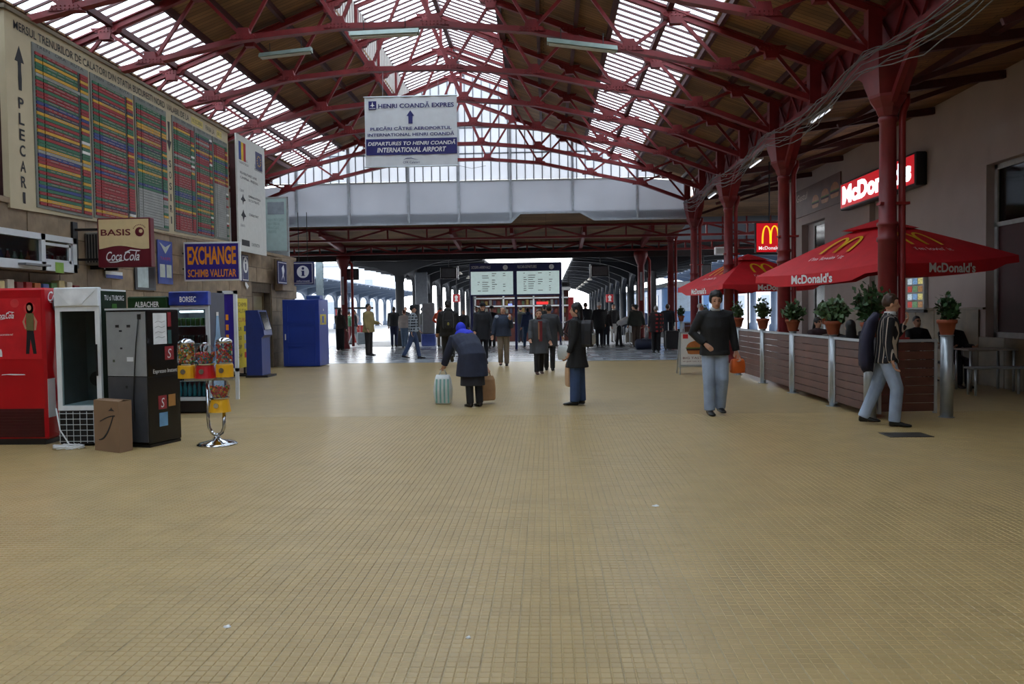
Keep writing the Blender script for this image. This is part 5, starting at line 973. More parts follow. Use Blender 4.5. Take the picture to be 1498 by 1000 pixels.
# floor hatch
fh = gz(1325, 636); hm = thing('floor_hatch', 'dark metal drain cover set in the floor by the barrier end', 'drain cover', (fh.x, fh.y, 0)); MB().bbox(-.25, .25, -.18, .18, 0, .006, .003).build('plate', mat('dark_iron', (70, 66, 60), .5, .5), hm)
for k in range(5): MB().box(-.2, .2, -.13+k*.06, -.11+k*.06, .006, .009).build('rib', mat('dark_iron2', (90, 86, 80), .5, .5), hm)
for (px, py, s, lb) in ((332, 917, .02, 'small white paper scrap on the tiles in the open foreground'), (959, 740, .03, 'pale scrap of litter on the tiles in the middle of the hall'), (685, 933, .012, 'tiny pale crumb on the tiles in the open foreground')):
    p = gz(px, py); b = MB(tuple(p)); b.loft([[tuple(p+Vector((s*math.cos(a)*(1+.3*math.sin(3*a)), s*.7*math.sin(a), .001))) for a in [i*.785 for i in range(8)]], [tuple(p+Vector((s*.7*math.cos(a+.2), s*.5*math.sin(a), .008+.004*math.sin(2*a)))) for a in [i*.785 for i in range(8)]]]); tag(b.build('litter_scrap', M_white), lb, 'litter')
# ================================================================== HANGING THINGS
Yn = 18.03-.12; a, b_ = gy(533, 142.5, Yn), gy(669.5, 242, Yn); bn = thing('airport_banner', 'white hanging banner reading HENRI COANDA EXPRES with an arrow and blue band', 'banner', (a.x, Yn, b_.z)); W_, H_ = b_.x-a.x, a.z-b_.z
M_ban = mat('white_vinyl', (224, 228, 232), .5, var=.03); g = MB(); n = 24
vs = [(W_*i/n, .008*math.sin(i*1.3), z) for z in (0, H_) for i in range(n+1)]; vs += [(p[0], p[1]+.006, p[2]) for p in vs]; k2 = 2*(n+1)
g.add(vs, [(i, i+1, n+2+i, n+1+i) for i in range(n)]+[(k2+i, k2+n+1+i, k2+n+2+i, k2+i+1) for i in range(n)]); g.build('sheet', M_ban, bn, True); MB().tube([(-.02, 0, H_), (W_+.02, 0, H_)], .015, 8).build('top_bar', M_alu, bn); MB().tube([(-.02, 0, 0), (W_+.02, 0, 0)], .015, 8).build('bottom_bar', M_alu, bn)
def bt(s, x, z, w, h, m=M_text_b, **k): text('lettering', s, bn, (W_*x, -.012, H_*z), XA, ZA, m, w=W_*w, h=H_*h, **k)
bt('HENRI COANDĂ EXPRES', .15, .835, .82, .085, bold=.024); bt('PLECĂRI CĂTRE AEROPORTUL', .06, .52, .88, .06, bold=.022); bt('INTERNATIONAL HENRI COANDĂ', .03, .435, .94, .06, bold=.022)
decal('blue_band', rect(.02, H_*.17, W_-.005, H_*.4), bn, (0, -.01, 0), XA, ZA, M_text_b); bt('DEPARTURES TO HENRI COANDĂ', .03, .305, .95, .07, M_text_w, bold=.02, shear=.2, lift=.006); bt('INTERNATIONAL AIRPORT', .13, .205, .75, .07, M_text_w, bold=.02, shear=.2, lift=.006)
decal('arrow_mark', [(W_*.475, H_*.61), (W_*.52, H_*.61), (W_*.52, H_*.72), (W_*.54, H_*.72), (W_*.4975, H_*.8), (W_*.455, H_*.72), (W_*.475, H_*.72)], bn, (0, -.01, 0), XA, ZA, M_text_b)
decal('square_logo', rect(W_*.045, H_*.82, W_*.13, H_*.94), bn, (0, -.01, 0), XA, ZA, M_text_b); decal('logo_plane', [(W_*.06, H_*.875), (W_*.08, H_*.89), (W_*.084, H_*.925), (W_*.09, H_*.925), (W_*.094, H_*.89), (W_*.115, H_*.875), (W_*.094, H_*.873), (W_*.088, H_*.85), (W_*.08, H_*.873)], bn, (0, -.013, 0), XA, ZA, M_text_w); decal('logo_line', rect(W_*.055, H_*.835, W_*.12, H_*.842), bn, (0, -.013, 0), XA, ZA, M_text_w)
decal('train_logo', [(W_*.41, H_*.09), (W_*.44, H_*.12), (W_*.5, H_*.125), (W_*.58, H_*.09), (W_*.5, H_*.115), (W_*.44, H_*.11)], bn, (0, -.01, 0), XA, ZA, M_text_b); bt('CFR Calatori', .41, .045, .18, .03)
for x in (.2, .8): MB().tube([(W_*x, 0, H_), (W_*x, .06, 6.72-b_.z)], .004, 5).build('suspension_wire', M_steel, bn)
bk = MB().tube([(W_+.02, 0, 0), (W_*1.15, .05, -.06), (W_*1.3, .1, .0)], .004, 5); bk.build('loose_wire', M_black, bn)
# tube light fittings
def tubelight(px0, py0, px1, py1, Y, label, on=0):
    a, b_ = gy(px0, py0, Y), gy(px1, py1, Y); t = thing('tube_light', label, 'lamp', tuple((a+b_)/2)); o = (a+b_)/2; d_ = b_-a
    r = [[tuple(p-o+Vector(q)) for q in ((0, -.1, -.04), (0, -.05, .05), (0, .05, .05), (0, .1, -.04))] for p in (a, b_)]; MB().loft(r).build('housing', mat('pale_green_housing', (150, 168, 160), .5, var=.08), t); 
    for yy in (-.04, .04): MB().tube([tuple(a-o+d_*.03+Vector((0, yy, -.055))), tuple(b_-o-d_*.03+Vector((0, yy, -.055)))], .016, 8).build('tube', mat('unlit_tube', (225, 232, 235), .3, var=0), t)
    MB().tube([tuple(a-o+d_*.2), tuple(a-o+d_*.2+Vector((0, 0, .25)))], .008, 5).tube([tuple(a-o+d_*.8), tuple(a-o+d_*.8+Vector((0, 0, .25)))], .008, 5).build('hanger', M_black, t)
tubelight(512, 51, 613, 46, 15.2, 'pale tube light fixed under the truss between banner and ridge'); tubelight(800, 60, 903, 72, 15.2, 'pale tube light fixed under the truss near the restaurant side skylight'); tubelight(380, 82, 456, 73, 17.6, 'greenish tube light hanging under the roof slope beside the timetable')
for k, (px, py, Y) in enumerate(((1200, 168, 17.0), (1105, 238, 22.0), (1042, 285, 27.0))):
    p = gy(px, py, Y); t = thing('tube_light', ('white tube lamp among the cables near the second column', 'white tube lamp among the cables between the parasol columns', 'white tube lamp among the cables by the grey end screen')[k], 'lamp', tuple(p)); MB().bbox(-.05, .05, -.6, .6, -.02, .05, .01).build('housing', M_white, t); MB().tube([(0, -.55, -.035), (0, .55, -.035)], .015, 8).build('tube', mat('lit_tube', (245, 248, 255), emit=1.0, var=0), t); MB().tube([(0, 0, .05), (0, 0, 5.26-p.z)], .01, 5).build('hanger', M_black, t)
# cables along the column line
rnd = random.Random(3)
for k in range(9):
    pts = []; y = 3.0+rnd.random(); z0 = 4.95+rnd.random()*.3; x = XR-.46+rnd.random()*.1
    while y < 28.6: 
        ph = ((y-12.6) % 5.4)/5.4; pts.append((x+rnd.gauss(0, .015), y, z0-.28*math.sin(math.pi*ph)*(0.5+.12*k)+rnd.gauss(0, .02))); y += .45
    tag(MB(pts[0]).tube(pts, .008, 5).build('cable', mat('grey_cable', (110, 108, 106), .6), None, True), 'loose grey cable sagging along the tops of the terrace columns', 'cable', 'cables along the terrace columns')
# ================================================================== BEYOND THE HALL
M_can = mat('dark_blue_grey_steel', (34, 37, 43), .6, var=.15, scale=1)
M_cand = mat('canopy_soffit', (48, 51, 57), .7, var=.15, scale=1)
def canopy(cx, y0, sp, n, wl_, wr_, zw, zc, label, colz=3.2, cw=.2):
    t = thing('platform_canopy', label, 'canopy', (cx, y0, 0)); 
    cm_ = MB().lathe([(.3, 0), (.3, .5), (cw, .6), (cw, colz)], n=10).mesh('canopy_column', M_can, True)
    P = [(-wl_, zw), (-wl_, zw-.12)]+[(-cw-(wl_-cw)*(1-u), zw-.12-(zw-.12-zc+.3)*u**2.2) for u in [i/8 for i in range(1, 9)]]+[(-cw, zc-.6), (cw, zc-.6)]+[(cw+(wr_-cw)*(1-u), zw-.12-(zw-.12-zc+.3)*u**2.2) for u in [i/8 for i in range(8, 0, -1)]]+[(wr_, zw-.12), (wr_, zw), (0, zw-.25)]
    am = MB(); k = len(P)
    # arm outline: lower curve paired with the straight upper edge
    low = P[1:-2]; up = [(x, zw-.25*(1-abs(x)/max(wl_, wr_))) for x, z in low]
    for (a, b_, c, d_) in zip(low, low[1:], up, up[1:]): am.prism([(a[0], -.12, a[1]), (b_[0], -.12, b_[1]), (d_[0], -.12, d_[1]), (c[0], -.12, c[1])], (0, 1, 0), .24)
    ame = am.mesh('bracket_arm', M_can)
    ar = MB(); st = [(sp*i/12) for i in range(13)]
    for a, b_ in zip(st, st[1:]):
        za = zc-.5+.0-(1.0)*(abs(2*a/sp-1))**3*1.0+.35; zb = zc-.5-(abs(2*b_/sp-1))**3+.35
        ar.prism([(-.1, a, za), (-.1, b_, zb), (-.1, b_, zw-.2), (-.1, a, zw-.2)], (1, 0, 0), .2)
    arm = ar.mesh('arched_beam', M_can)
    for k in range(n):
        inst(cm_, 'canopy_column', t, (0, k*sp, 0)); inst(ame, 'bracket_arm', t, (0, k*sp, 0))
        if k < n-1: inst(arm, 'arched_beam', t, (0, k*sp, 0))
    L = sp*(n-1)+.3
    for s, wd in ((-1, wl_), (1, wr_)): MB().prism([(0, -.3, zw-.22), (s*wd, -.3, zw+.03), (s*wd, L, zw+.03), (0, L, zw-.22)], (0, 0, 1), .08).build('roof_sheet', M_cand, t)
    for k in range(n*3): 
        y = k*sp/3
        if y > L: break
        for s, wd in ((-1, wl_), (1, wr_)): MB().bar((s*.3, y, zw-.27), (s*wd, y, zw-.03), .06, .09).build('rafter', M_can, t)
    return t
canopy(-6.75, 38.0, 4.75, 12, 3.7, 3.6, 4.1, 3.55, 'dark steel platform canopy on arched columns behind the group by the blue cabin')
canopy(4.6, 36.6, 4.6, 12, 3.3, 4.4, 4.05, 3.5, 'dark steel platform canopy on arched columns in front of the blue train')
M_can = mat('blue_grey_painted_steel', (84, 98, 118), .6, var=.1, scale=1); M_cand = mat('blue_grey_soffit', (92, 104, 122), .7, var=.1, scale=1)  # lighter blue-grey: distance haze put into the steel colour
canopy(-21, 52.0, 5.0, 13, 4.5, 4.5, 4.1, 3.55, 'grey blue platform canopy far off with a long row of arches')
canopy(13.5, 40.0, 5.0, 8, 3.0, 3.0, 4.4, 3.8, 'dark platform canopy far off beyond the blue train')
# hanging canopy lamps
for (cx, y0, n) in ((-4.2, 40, 6), (2.6, 40, 7)):
    for k in range(n):
        y = y0+k*5.0; t = thing('canopy_lamp', 'small pale lamp hanging under the dark platform canopy', 'lamp', (cx, y, 3.35), group='lamps under the platform canopies'); MB().lathe([(.05, .12), (.16, .0), (.14, -.03)], n=10).build('shade', mat('pale_lamp_shade', (210, 205, 195), .4), t); MB().tube([(0, 0, .1), (0, 0, .6)], .015, 5).build('rod', M_black, t)
# train
M_tr = mat('train_pale_blue', (120, 160, 215), .3, var=.05); M_trw = mat('train_window', (190, 210, 230), .1, var=.1); M_trb = mat('train_blue', (60, 110, 190), .3)
tn = thing('passenger_train', 'pale blue passenger train standing at the platform behind the terrace', 'train', (7.5, 45, 0)); MB().bbox(-1.3, 1.3, 0, 60, .45, 2.7, .1).build('body', M_tr, tn); MB().box(-1.32, 1.32, .3, 60, .5, .95).build('lower_band', M_trb, tn)
MB().loft([[(-1.2, 0, 2.68), (1.2, 0, 2.68), (.8, 0, 3.0), (-.8, 0, 3.0)], [(-1.2, 60, 2.68), (1.2, 60, 2.68), (.8, 60, 3.0), (-.8, 60, 3.0)]]).build('roof', mat('train_roof', (190, 195, 200), .4), tn); MB().box(-1.2, 1.2, .2, 60, -.02, .45).build('underframe', M_dark, tn)
for k in range(18): MB().box(-1.33, -1.3, 1.5+k*2.0, 2.9+k*2.0, 1.4, 2.3).build('window', M_trw, tn)
MB().box(-.9, .9, -.02, .0, 1.4, 2.4).build('end_window', M_trw, tn)
# pale sky backdrop buildings
for (x, y, wd, h, c, lb) in ((-38, 130, 26, 9, (168, 176, 184), 'pale grey building far beyond the left platforms'), (34, 120, 30, 8, (176, 184, 192), 'pale building far beyond the blue train')):
    t = thing('far_building', lb, 'building', (x, y, 0)); MB().box(-wd/2, wd/2, 0, 8, 0, h).build('wall', mat('far_wall_%d' % c[0], c, .9), t); MB().box(-wd/2-.3, wd/2+.3, -.3, 8.3, h, h+.5).build('roof', mat('far_roof', (130, 134, 140), .9), t)
    for k in range(8):
        for r in range(2): MB().box(-wd/2+1+k*wd/8.5, -wd/2+2.2+k*wd/8.5, -.06, 0, 1.5+r*3.5, 3.4+r*3.5).build('window', mat('far_window', (110, 120, 132), .3), t)
# departure boards
Yd = 33.0; a, b_ = gy(686.5, 385, Yd), gy(822, 431.5, Yd); dp = thing('departure_board', 'double navy arrivals and departures display on posts above the crowd', 'display board', (a.x, Yd, 0)); W_ = b_.x-a.x; zb_, zt_ = b_.z, a.z; H_ = zt_-zb_
MB().bbox(0, W_, 0, .3, zb_, zt_, .02).build('casing', M_navy, dp); M_lcd = mat('pale_display', (190, 210, 208), .4, emit=.5, var=.04)
for k, (ttl) in enumerate(('SOSIRI-ARRIVALS', 'PLECARI-DEPARTURES')):
    x0 = .05+k*W_*.5; ww = W_*.46; decal('display', rect(x0, .06, x0+ww, H_*.74), dp, (0, 0, zb_), XA, ZA, M_lcd, label='pale display'); text('lettering', ttl, dp, (x0+.03, -.004, zb_+H_*.83), XA, ZA, M_text_w, w=ww*.45, h=H_*.085, shear=.15); decal('clock_face', circ(x0+ww*.82, H_*.86, .1), dp, (0, 0, zb_), XA, ZA, M_text_w, label='round white clock'); decal('clock_hand', [(x0+ww*.82-.008, H_*.86), (x0+ww*.82+.008, H_*.86), (x0+ww*.82, H_*.86+.08)], dp, (0, -.004, zb_), XA, ZA, M_text_b)
    rows = MB(); rr = random.Random(k)
    for r in range(9):
        for (c0, c1) in ((.16, .24), (.27, .44), (.5, .62), (.76, .84)):
            if rr.random() < .75: rows.box(x0+ww*c0, x0+ww*(c1-rr.random()*.06), -.006, -.004, zb_+H_*(.67-r*.065), zb_+H_*(.69-r*.065))
    rows.build('display_text', mat('grey_print', (120, 130, 130), .5), dp)['kind'] = 'stuff'
for x in (.06, W_*.5, W_-.06): MB().box(x-.05, x+.05, .1, .2, 0, zb_ if x != W_*.5 else zb_).build('post', M_navy, dp)
sp_ = MB(); sp_.box(W_+.02, W_+.3, .05, .2, zb_+.35, zb_+.5).box(W_+.24, W_+.28, .1, .14, zb_+.5, zb_+.75); sp_.build('loudspeaker', M_black, dp)
# kiosk behind the boards
Yk = 42.0; a = gy(694, 440, Yk); b_ = gy(832, 440, Yk); kk = thing('platform_kiosk', 'red and white glazed kiosk with shelves of goods behind the departure board', 'kiosk', (a.x, Yk, 0)); W_ = b_.x-a.x; H_ = 2.55
MB().box(0, W_, .1, 2.5, 0, H_).build('body', mat('kiosk_dark', (92, 46, 40), .6, var=.3, scale=3), kk); MB().box(-.1, W_+.1, -.2, 2.6, H_, H_+.15).build('roof', mat('kiosk_roof', (150, 150, 150), .6), kk)
for x in (0, W_*.3, W_*.62, W_*.93): MB().box(x, x+.08, 0, .1, 0, H_).build('mullion', M_white, kk)
for z in (.9, 1.75, 2.15): MB().box(0, W_, 0, .1, z, z+.07).build('rail', M_white, kk)
gd = [(130, 110, 60), (110, 50, 44), (130, 128, 120), (70, 84, 60), (60, 62, 84)]
for r in range(3):
    for k in range(22):
        c = gd[(k*7+r*3) % 5]; x = .12+k*(W_-.2)/22; t = MB((a.x+x, Yk, 1.0+r*.42)).bbox(a.x+x, a.x+x+.13, Yk+.03, Yk+.09, 1.0+r*.42, 1.0+r*.42+.2+.06*((k*5+r) % 3)/2, .006); tag(t.build('boxed_snack', mat('goods_%d' % ((k*7+r*3) % 5), c, .5)), 'small boxed snack displayed in the window of the platform kiosk', 'packet', 'goods in the kiosk window')
decal('red_neon', rect(W_*.66, 1.86, W_*.78, 1.98), kk, (0, 0, 0), XA, ZA, mat('red_neon', (230, 40, 40), emit=1.2, var=0)); decal('blue_neon', rect(W_*.36, 1.82, W_*.4, 1.9), kk, (0, 0, 0), XA, ZA, mat('blue_neon', (120, 140, 255), emit=1.2, var=0)); MB().box(W_-.02, W_+.25, -.1, .3, 0, 2.2).build('red_side_panel', mat('kiosk_red', (140, 34, 38), .5), kk)
# hanging monitors
for (x0, y0, x1, y1, Y, lb) in ((644, 391, 668, 407, 35.8, 'dark grey hanging display under the canopy by the arrivals board'), (505, 393, 524, 409, 35.8, 'dark grey hanging display beside the red post near the blue cabin'), (865, 388, 891, 404, 35.8, 'dark grey hanging display under the canopy past the departures board'), (1018, 386, 1041, 404, 35.8, 'dark grey hanging display beside the blue train'), (1046, 361, 1078, 372, 33.5, 'blank pale hanging panel near the parasol top')):
    a, b_ = gy(x0, y0, Y), gy(x1, y1, Y); t = thing('hanging_display', lb, 'display', (a.x, Y, b_.z)); W_, H_ = b_.x-a.x, a.z-b_.z; MB().bbox(0, W_, 0, .2, 0, H_, .02).build('casing', M_black if Y > 34 else M_white, t); decal('screen', rect(.05, .05, W_-.05, H_-.05), t, (0, 0, 0), XA, ZA, mat('dim_screen', (96, 100, 104), .3) if Y > 34 else M_fr)
    MB().tube([(W_*.5, .1, H_), (W_*.5, .1, 3.9-b_.z if Y > 34 else 5.5-b_.z)], .02, 6).build('hanger_rod', M_black, t)
    if 600 < x0 < 900: MB().box(W_+.02 if x0 < 700 else -.08, W_+.08 if x0 < 700 else -.02, 0, .1, -.05, H_+.05).build('light_strip', M_white, t)
# red platform signs
for (px, py, lb) in ((667.5, 436, 'small red hanging platform sign under the canopy by the arrivals board'), (892, 436, 'small red hanging platform sign under the canopy past the departures board')):
    p = gy(px, py, 46.0); t = thing('platform_sign', lb, 'sign', (p.x, 46, p.z-.3)); MB().bbox(-.2, .2, 0, .12, .08, .52, .02).build('sign_box', mat('sign_red', (176, 56, 60), .4, emit=.1), t); decal('white_mark', [(-.09, .14), (.09, .14), (.05, .26), (.1, .38), (0, .48), (-.1, .38), (-.05, .26)], t, (0, 0, 0), XA, ZA, M_text_w); MB().tube([(0, .06, .52), (0, .06, 3.8-p.z)], .02, 6).build('hanger_rod', M_black, t)
# pillar with blue foot, pale post, advertising trolley
p = gz(627, 472); t = thing('info_pillar', 'grey information pillar with a blue foot on the concourse', 'pillar', (p.x, 37.5*1.0, 0)); p = gy(627, 470, 37.5); t.location = (p.x, 37.5, 0); MB().bbox(-.28, .28, -.15, .15, .55, 1.95, .03).build('panel', mat('grey_pillar', (110, 114, 120), .5), t); MB().bbox(-.32, .32, -.2, .2, 0, .55, .03).build('foot', mat('pillar_blue', (50, 70, 140), .5), t)
p = gy(616, 410, 39.5); t = thing('notice_panel', 'plain grey panel hanging between the canopy columns', 'panel', (p.x, 39.5, 1.9)); MB().bbox(-.3, .3, 0, .06, 0, 1.55, .02).build('sheet', mat('grey_panel2', (140, 146, 154), .5), t)
p = gy(468, 420, 37.0); t = thing('lamp_post', 'pale blue painted lattice post behind the blue cabin', 'post', (p.x, 37, 0)); MB().box(-.15, .15, -.08, .08, 0, 4.0).build('shaft', mat('pale_blue_paint', (176, 200, 212), .5), t)
for k in range(12): MB().box(.15, .17, -.06, .06, .3+k*.3, .34+k*.3).build('rung', mat('pale_blue_paint2', (110, 140, 160), .5), t)
MB().box(-.17, .17, -.1, .1, 0, .2).build('foot', M_steel, t)
p = gz(505, 498); t = thing('souvenir_stall', 'small red framed stall with a dark roof behind the woman by the blue cabin', 'stall', (p.x, p.y+4, 0)); p = gy(505, 455, 40.0); t.location = (p.x-.4, 43, 0)
MB().box(-.9, .9, 0, 1.2, 1.75, 1.85).build('roof', M_dark, t); [MB().box(q, q+.07, 0, .08, 0, 1.75).build('post', mat('kiosk_red', (140, 34, 38), .5), t) for q in (-.85, .78)]; MB().bbox(-.85, .85, .1, 1.1, 0, .9, .02).build('counter', mat('stall_red', (150, 40, 40), .5), t)
MB().ell((.0, .5, 1.25), (.28, .28, .34)).build('display_dome', mat('pale_dome', (210, 214, 220), .3), t, True)
# bag things on the concourse floor
def duffel(px, py, L, H, c, lb, name='duffel_bag', cat='bag'):
    p = gz(px, py); t = thing(name, lb, cat, tuple(p)); m = mat('bag_%d_%d' % (c[0], c[2]), c, .7, var=.15, bump=.2)
    MB().tube([(-L/2, 0, H*.48), (-L/2+.06, 0, H*.48), (0, 0, H*.5), (L/2-.06, 0, H*.48), (L/2, 0, H*.48)], [(H*.3, H*.3), (H*.46, H*.47), (H*.48, H*.5), (H*.46, H*.47), (H*.3, H*.3)], 12).build('body', m, t, True)
    for s in (-1, 1): MB().tube([(-L*.18, s*H*.35, H*.8), (-L*.12, s*H*.2, H*1.05), (L*.12, s*H*.2, H*1.05), (L*.18, s*H*.35, H*.8)], .012, 6).build('handle', M_black, t, True)
def suitcase(px, py, W, H, c, lb):
    p = gz(px, py); t = thing('suitcase', lb, 'suitcase', tuple(p)); m = mat('case_%d_%d' % (c[0], c[2]), c, .5); MB().bbox(-W/2, W/2, 0, .24, .05, H, .03).build('shell', m, t)
    for s in (-1, 1): MB().tube([(s*W*.25, .2, H), (s*W*.25, .2, H+.32)], .01, 6).build('pull_rod', M_alu, t); MB().ell((s*W*.4, .12, .04), (.02, .04, .04)).build('wheel', M_black, t)
    MB().tube([(-W*.27, .2, H+.32), (W*.27, .2, H+.32)], .014, 6).build('pull_handle', M_black, t); MB().box(-W*.4, W*.4, -.01, 0, H*.2, H*.6).build('pocket', m, t)
duffel(943, 511, .72, .42, (36, 42, 64), 'large dark blue duffel bag on the floor beside the plaid coat person'); duffel(630, 476.5, .55, .34, (40, 70, 140), 'bright blue bag standing at the foot of the grey pillar')
suitcase(921, 502, .34, .5, (100, 98, 90), 'grey suitcase standing behind the man in the green grey jacket'); suitcase(984, 512, .5, .72, (34, 32, 34), 'large black suitcase beside the person in navy'); suitcase(529, 505, .42, .62, (120, 130, 138), 'grey suitcase standing behind the man in the tan coat')
# ================================================================== PEOPLE
REM = []          # (object, voxel, smoothing, paint callback)
def solid(mb, name, m, parent, vox, it=4, label=None, paint=None):
    o = mb.build(name, m, parent, True, label); REM.append((o, vox, it, paint)); return o
def cloth(rgb, rough=.8):
    return mat('cloth_%d_%d_%d' % rgb, rgb, rough, var=.16, scale=5, bump=.35, bscale=14)
def patmat(name, kind, c1, c2, sc):
    if name in MATS: return MATS[name]
    m = bpy.data.materials.new(name); m.use_nodes = True; nt = m.node_tree; N = nt.nodes; L = nt.links; b = N['Principled BSDF']; b.inputs['Roughness'].default_value = .85
    tc = N.new('ShaderNodeTexCoord')
    def line(v, f, th):
        d = N.new('ShaderNodeVectorMath'); d.operation = 'DOT_PRODUCT'; d.inputs[1].default_value = v; L.new(tc.outputs['Object'], d.inputs[0])
        k = N.new('ShaderNodeMath'); k.operation = 'MULTIPLY'; k.inputs[1].default_value = f; L.new(d.outputs['Value'], k.inputs[0]); q = N.new('ShaderNodeMath'); q.operation = 'FRACT'; L.new(k.outputs[0], q.inputs[0])
        c = N.new('ShaderNodeMath'); c.operation = 'LESS_THAN'; c.inputs[1].default_value = th; L.new(q.outputs[0], c.inputs[0]); return c.outputs[0]
    fac = line((.75, .85, .05), sc, {'stripe': .16, 'check': .4, 'plaid': .45}[kind])
    if kind != 'stripe':
        f2 = line((0, 0, 1), sc, {'check': .4, 'plaid': .45}[kind]); mx = N.new('ShaderNodeMath'); mx.operation = 'MULTIPLY' if kind == 'plaid' else 'MAXIMUM'; L.new(fac, mx.inputs[0]); L.new(f2, mx.inputs[1]); fac = mx.outputs[0]
    mm = N.new('ShaderNodeMixRGB'); mm.inputs[1].default_value = lin(c1); mm.inputs[2].default_value = lin(c2); L.new(fac, mm.inputs[0]); L.new(mm.outputs[0], b.inputs['Base Color']); MATS[name] = m; return m
M_eye = mat('dark_eye', (40, 30, 26), .3, var=0); M_lip = mat('lip', (150, 86, 78), .5, var=0); M_hairk = mat('black_hair', (24, 20, 18), .5, var=.3, scale=30); M_hairg = mat('grey_hair', (150, 146, 140), .6, var=.2, scale=30); M_hairb = mat('brown_hair', (70, 46, 32), .5, var=.3, scale=30); M_hairr = mat('reddish_hair', (104, 48, 30), .5, var=.3, scale=30)
HAIR = {'k': M_hairk, 'g': M_hairg, 'b': M_hairb, 'r': M_hairr}; SHOE = mat('black_shoe', (24, 22, 22), .4, var=.1); SHOEB = mat('brown_shoe', (70, 42, 30), .45, var=.1)
def person(label, x, y, H, face, top, legs, hair='k', lean=0, hipL=0, kneeL=0, hipR=0, kneeR=0, aL=(5, 8, 15), aR=(5, 8, 15), hem=.0, flare=1.0, bulk=1.0, head=(0, 0), wide=1.0, hat=None, scarf=None, skirt=None, near=False, sit=None, shoe=None, topname='jacket', longhair=False, collar=None, sleeves=True, hood=False, group='people in the station hall', z=0, topm=None, hv=1.0):
    s = H/1.75; t = thing('person', label, 'person', (x, y, z), R_(face), group); vox = (.0105 if near else .02)*s; V = Vector
    L = R_(lean); sp = V((0, -math.sin(L), math.cos(L)))
    def leg(a, k): a, k = R_(a), R_(k); return V((0, -math.sin(a), -math.cos(a))), V((0, -math.sin(a-k), -math.cos(a-k)))
    lg = {1: leg(hipL, kneeL), -1: leg(hipR, kneeR)}
    drop = min((d[0]*.42+d[1]*.41).z for d in lg.values()); pz = sit if sit else -drop+.085+.03
    P = V((0, 0, pz)); J = {}
    for sd, (d1, d2) in lg.items():
        h = P+V((sd*.088, 0, -.03)); k = h+d1*.42; a = k+d2*.41; J[sd] = (h, k, a)
    W1, CH, SH, NK = P+sp*.13, P+sp*.34, P+sp*.475, P+sp*.53; hl = L*.75+R_(head[1]); hd = V((0, -math.sin(hl), math.cos(hl))); HC = NK+hd*.135+V((0, -.012, 0))
    Rh = Matrix.Rotation(R_(head[0]), 3, 'Z') @ Matrix.Rotation(hl*.75, 3, 'X')
    A = {}
    for sd, arm in ((1, aL), (-1, aR)):
        f, b_, e = arm[:3]; fr, br_, er = R_(f), R_(b_), R_(e); u = V((sd*math.sin(br_), -math.sin(fr)*math.cos(br_), -math.cos(fr)*math.cos(br_))); inn = sd*math.sin(br_)*(.6 if e < 50 else -.55); inn = sd*arm[3] if len(arm) > 3 else inn; v = V((inn, -math.sin(fr+er), -math.cos(fr+er))).normalized()
        S0 = SH+V((sd*.185, 0, -.01)); E0 = S0+u*.285; Wr = E0+v*.25; A[sd] = (S0, E0, Wr, v)
    # ---- body
    b = MB(); sc = lambda p: tuple(V(p)*s); T = lambda pts, r, n=10: b.tube([sc(p) for p in pts], [((q[0]*s, q[1]*s) if isinstance(q, tuple) else q*s) for q in r], n)
    T([P+V((0, 0, -.09)), P, W1, CH, SH, NK], [(.1, .08), (.155, .105), (.135, .095), (.165, .11), (.15, .085), (.06, .06)], 14); T([SH+sp*.02, NK, HC-hd*.04], [.062, .054, .05])
    b.ell(sc(HC+Rh @ V((0, .008, .02))), (.074*s, .094*s, .1*s), 18, 14, Rh); b.ell(sc(HC+Rh @ V((0, -.028, -.045))), (.056*s, .06*s, .068*s), 16, 12, Rh)
    b.tube([sc(HC+Rh @ V((0, -.082, .02))), sc(HC+Rh @ V((0, -.098, -.008))), sc(HC+Rh @ V((0, -.106, -.022))), sc(HC+Rh @ V((0, -.082, -.032)))], [.008*s, .012*s, .015*s, .012*s], 8)
    for sd in (-1, 1): b.ell(sc(HC+Rh @ V((sd*.076, .012, -.005))), (.012*s, .02*s, .032*s), 8, 8, Rh); b.ell(sc(HC+Rh @ V((sd*.034, -.07, .03))), (.022*s, .016*s, .008*s), 8, 6, Rh)
    for sd in (-1, 1):
        h, k, a = J[sd]; T([h, h.lerp(k, .5), k, k.lerp(a, .3), a], [.088, .072, .052, .054, .036]); T([a, a+V((0, -.05, -.05)), a+V((0, -.14, -.065))], [.036, .036, .026])
        S0, E0, Wr, v = A[sd]; T([SH+V((sd*.1, 0, -.0)), S0, S0.lerp(E0, .5), E0, E0.lerp(Wr, .3), Wr], [.05, .055, .045, .036, .036, .025])
        sx = v.cross(V((0, 1, 0))); sx = sx.normalized() if sx.length > .1 else V((1, 0, 0)); nn = v.cross(sx).normalized()
        if nn.x*sd > 0: nn = -nn
        pm = Wr+v*.05; b.tube([sc(Wr), sc(Wr+v*.03), sc(Wr+v*.075), sc(Wr+v*.09)], [.024*s, (.036*s, .018*s), (.04*s, .016*s), (.034*s, .012*s)], 10, up=tuple(nn))
        wdir = v.cross(nn).normalized()
        if wdir.y > 0: wdir = -wdir
        for i, (o_, l_) in enumerate(((.03, .07), (.01, .08), (-.011, .074), (-.03, .058))):
            q0 = Wr+v*.08+wdir*o_; q1 = q0+v*l_*.5+nn*.012; q2 = q1+v*l_*.35+nn*.028; q3 = q2+nn*.026+v*.004; b.tube([sc(q0), sc(q1), sc(q2), sc(q3)], [.0098*s, .0095*s, .009*s, .0078*s], 7)
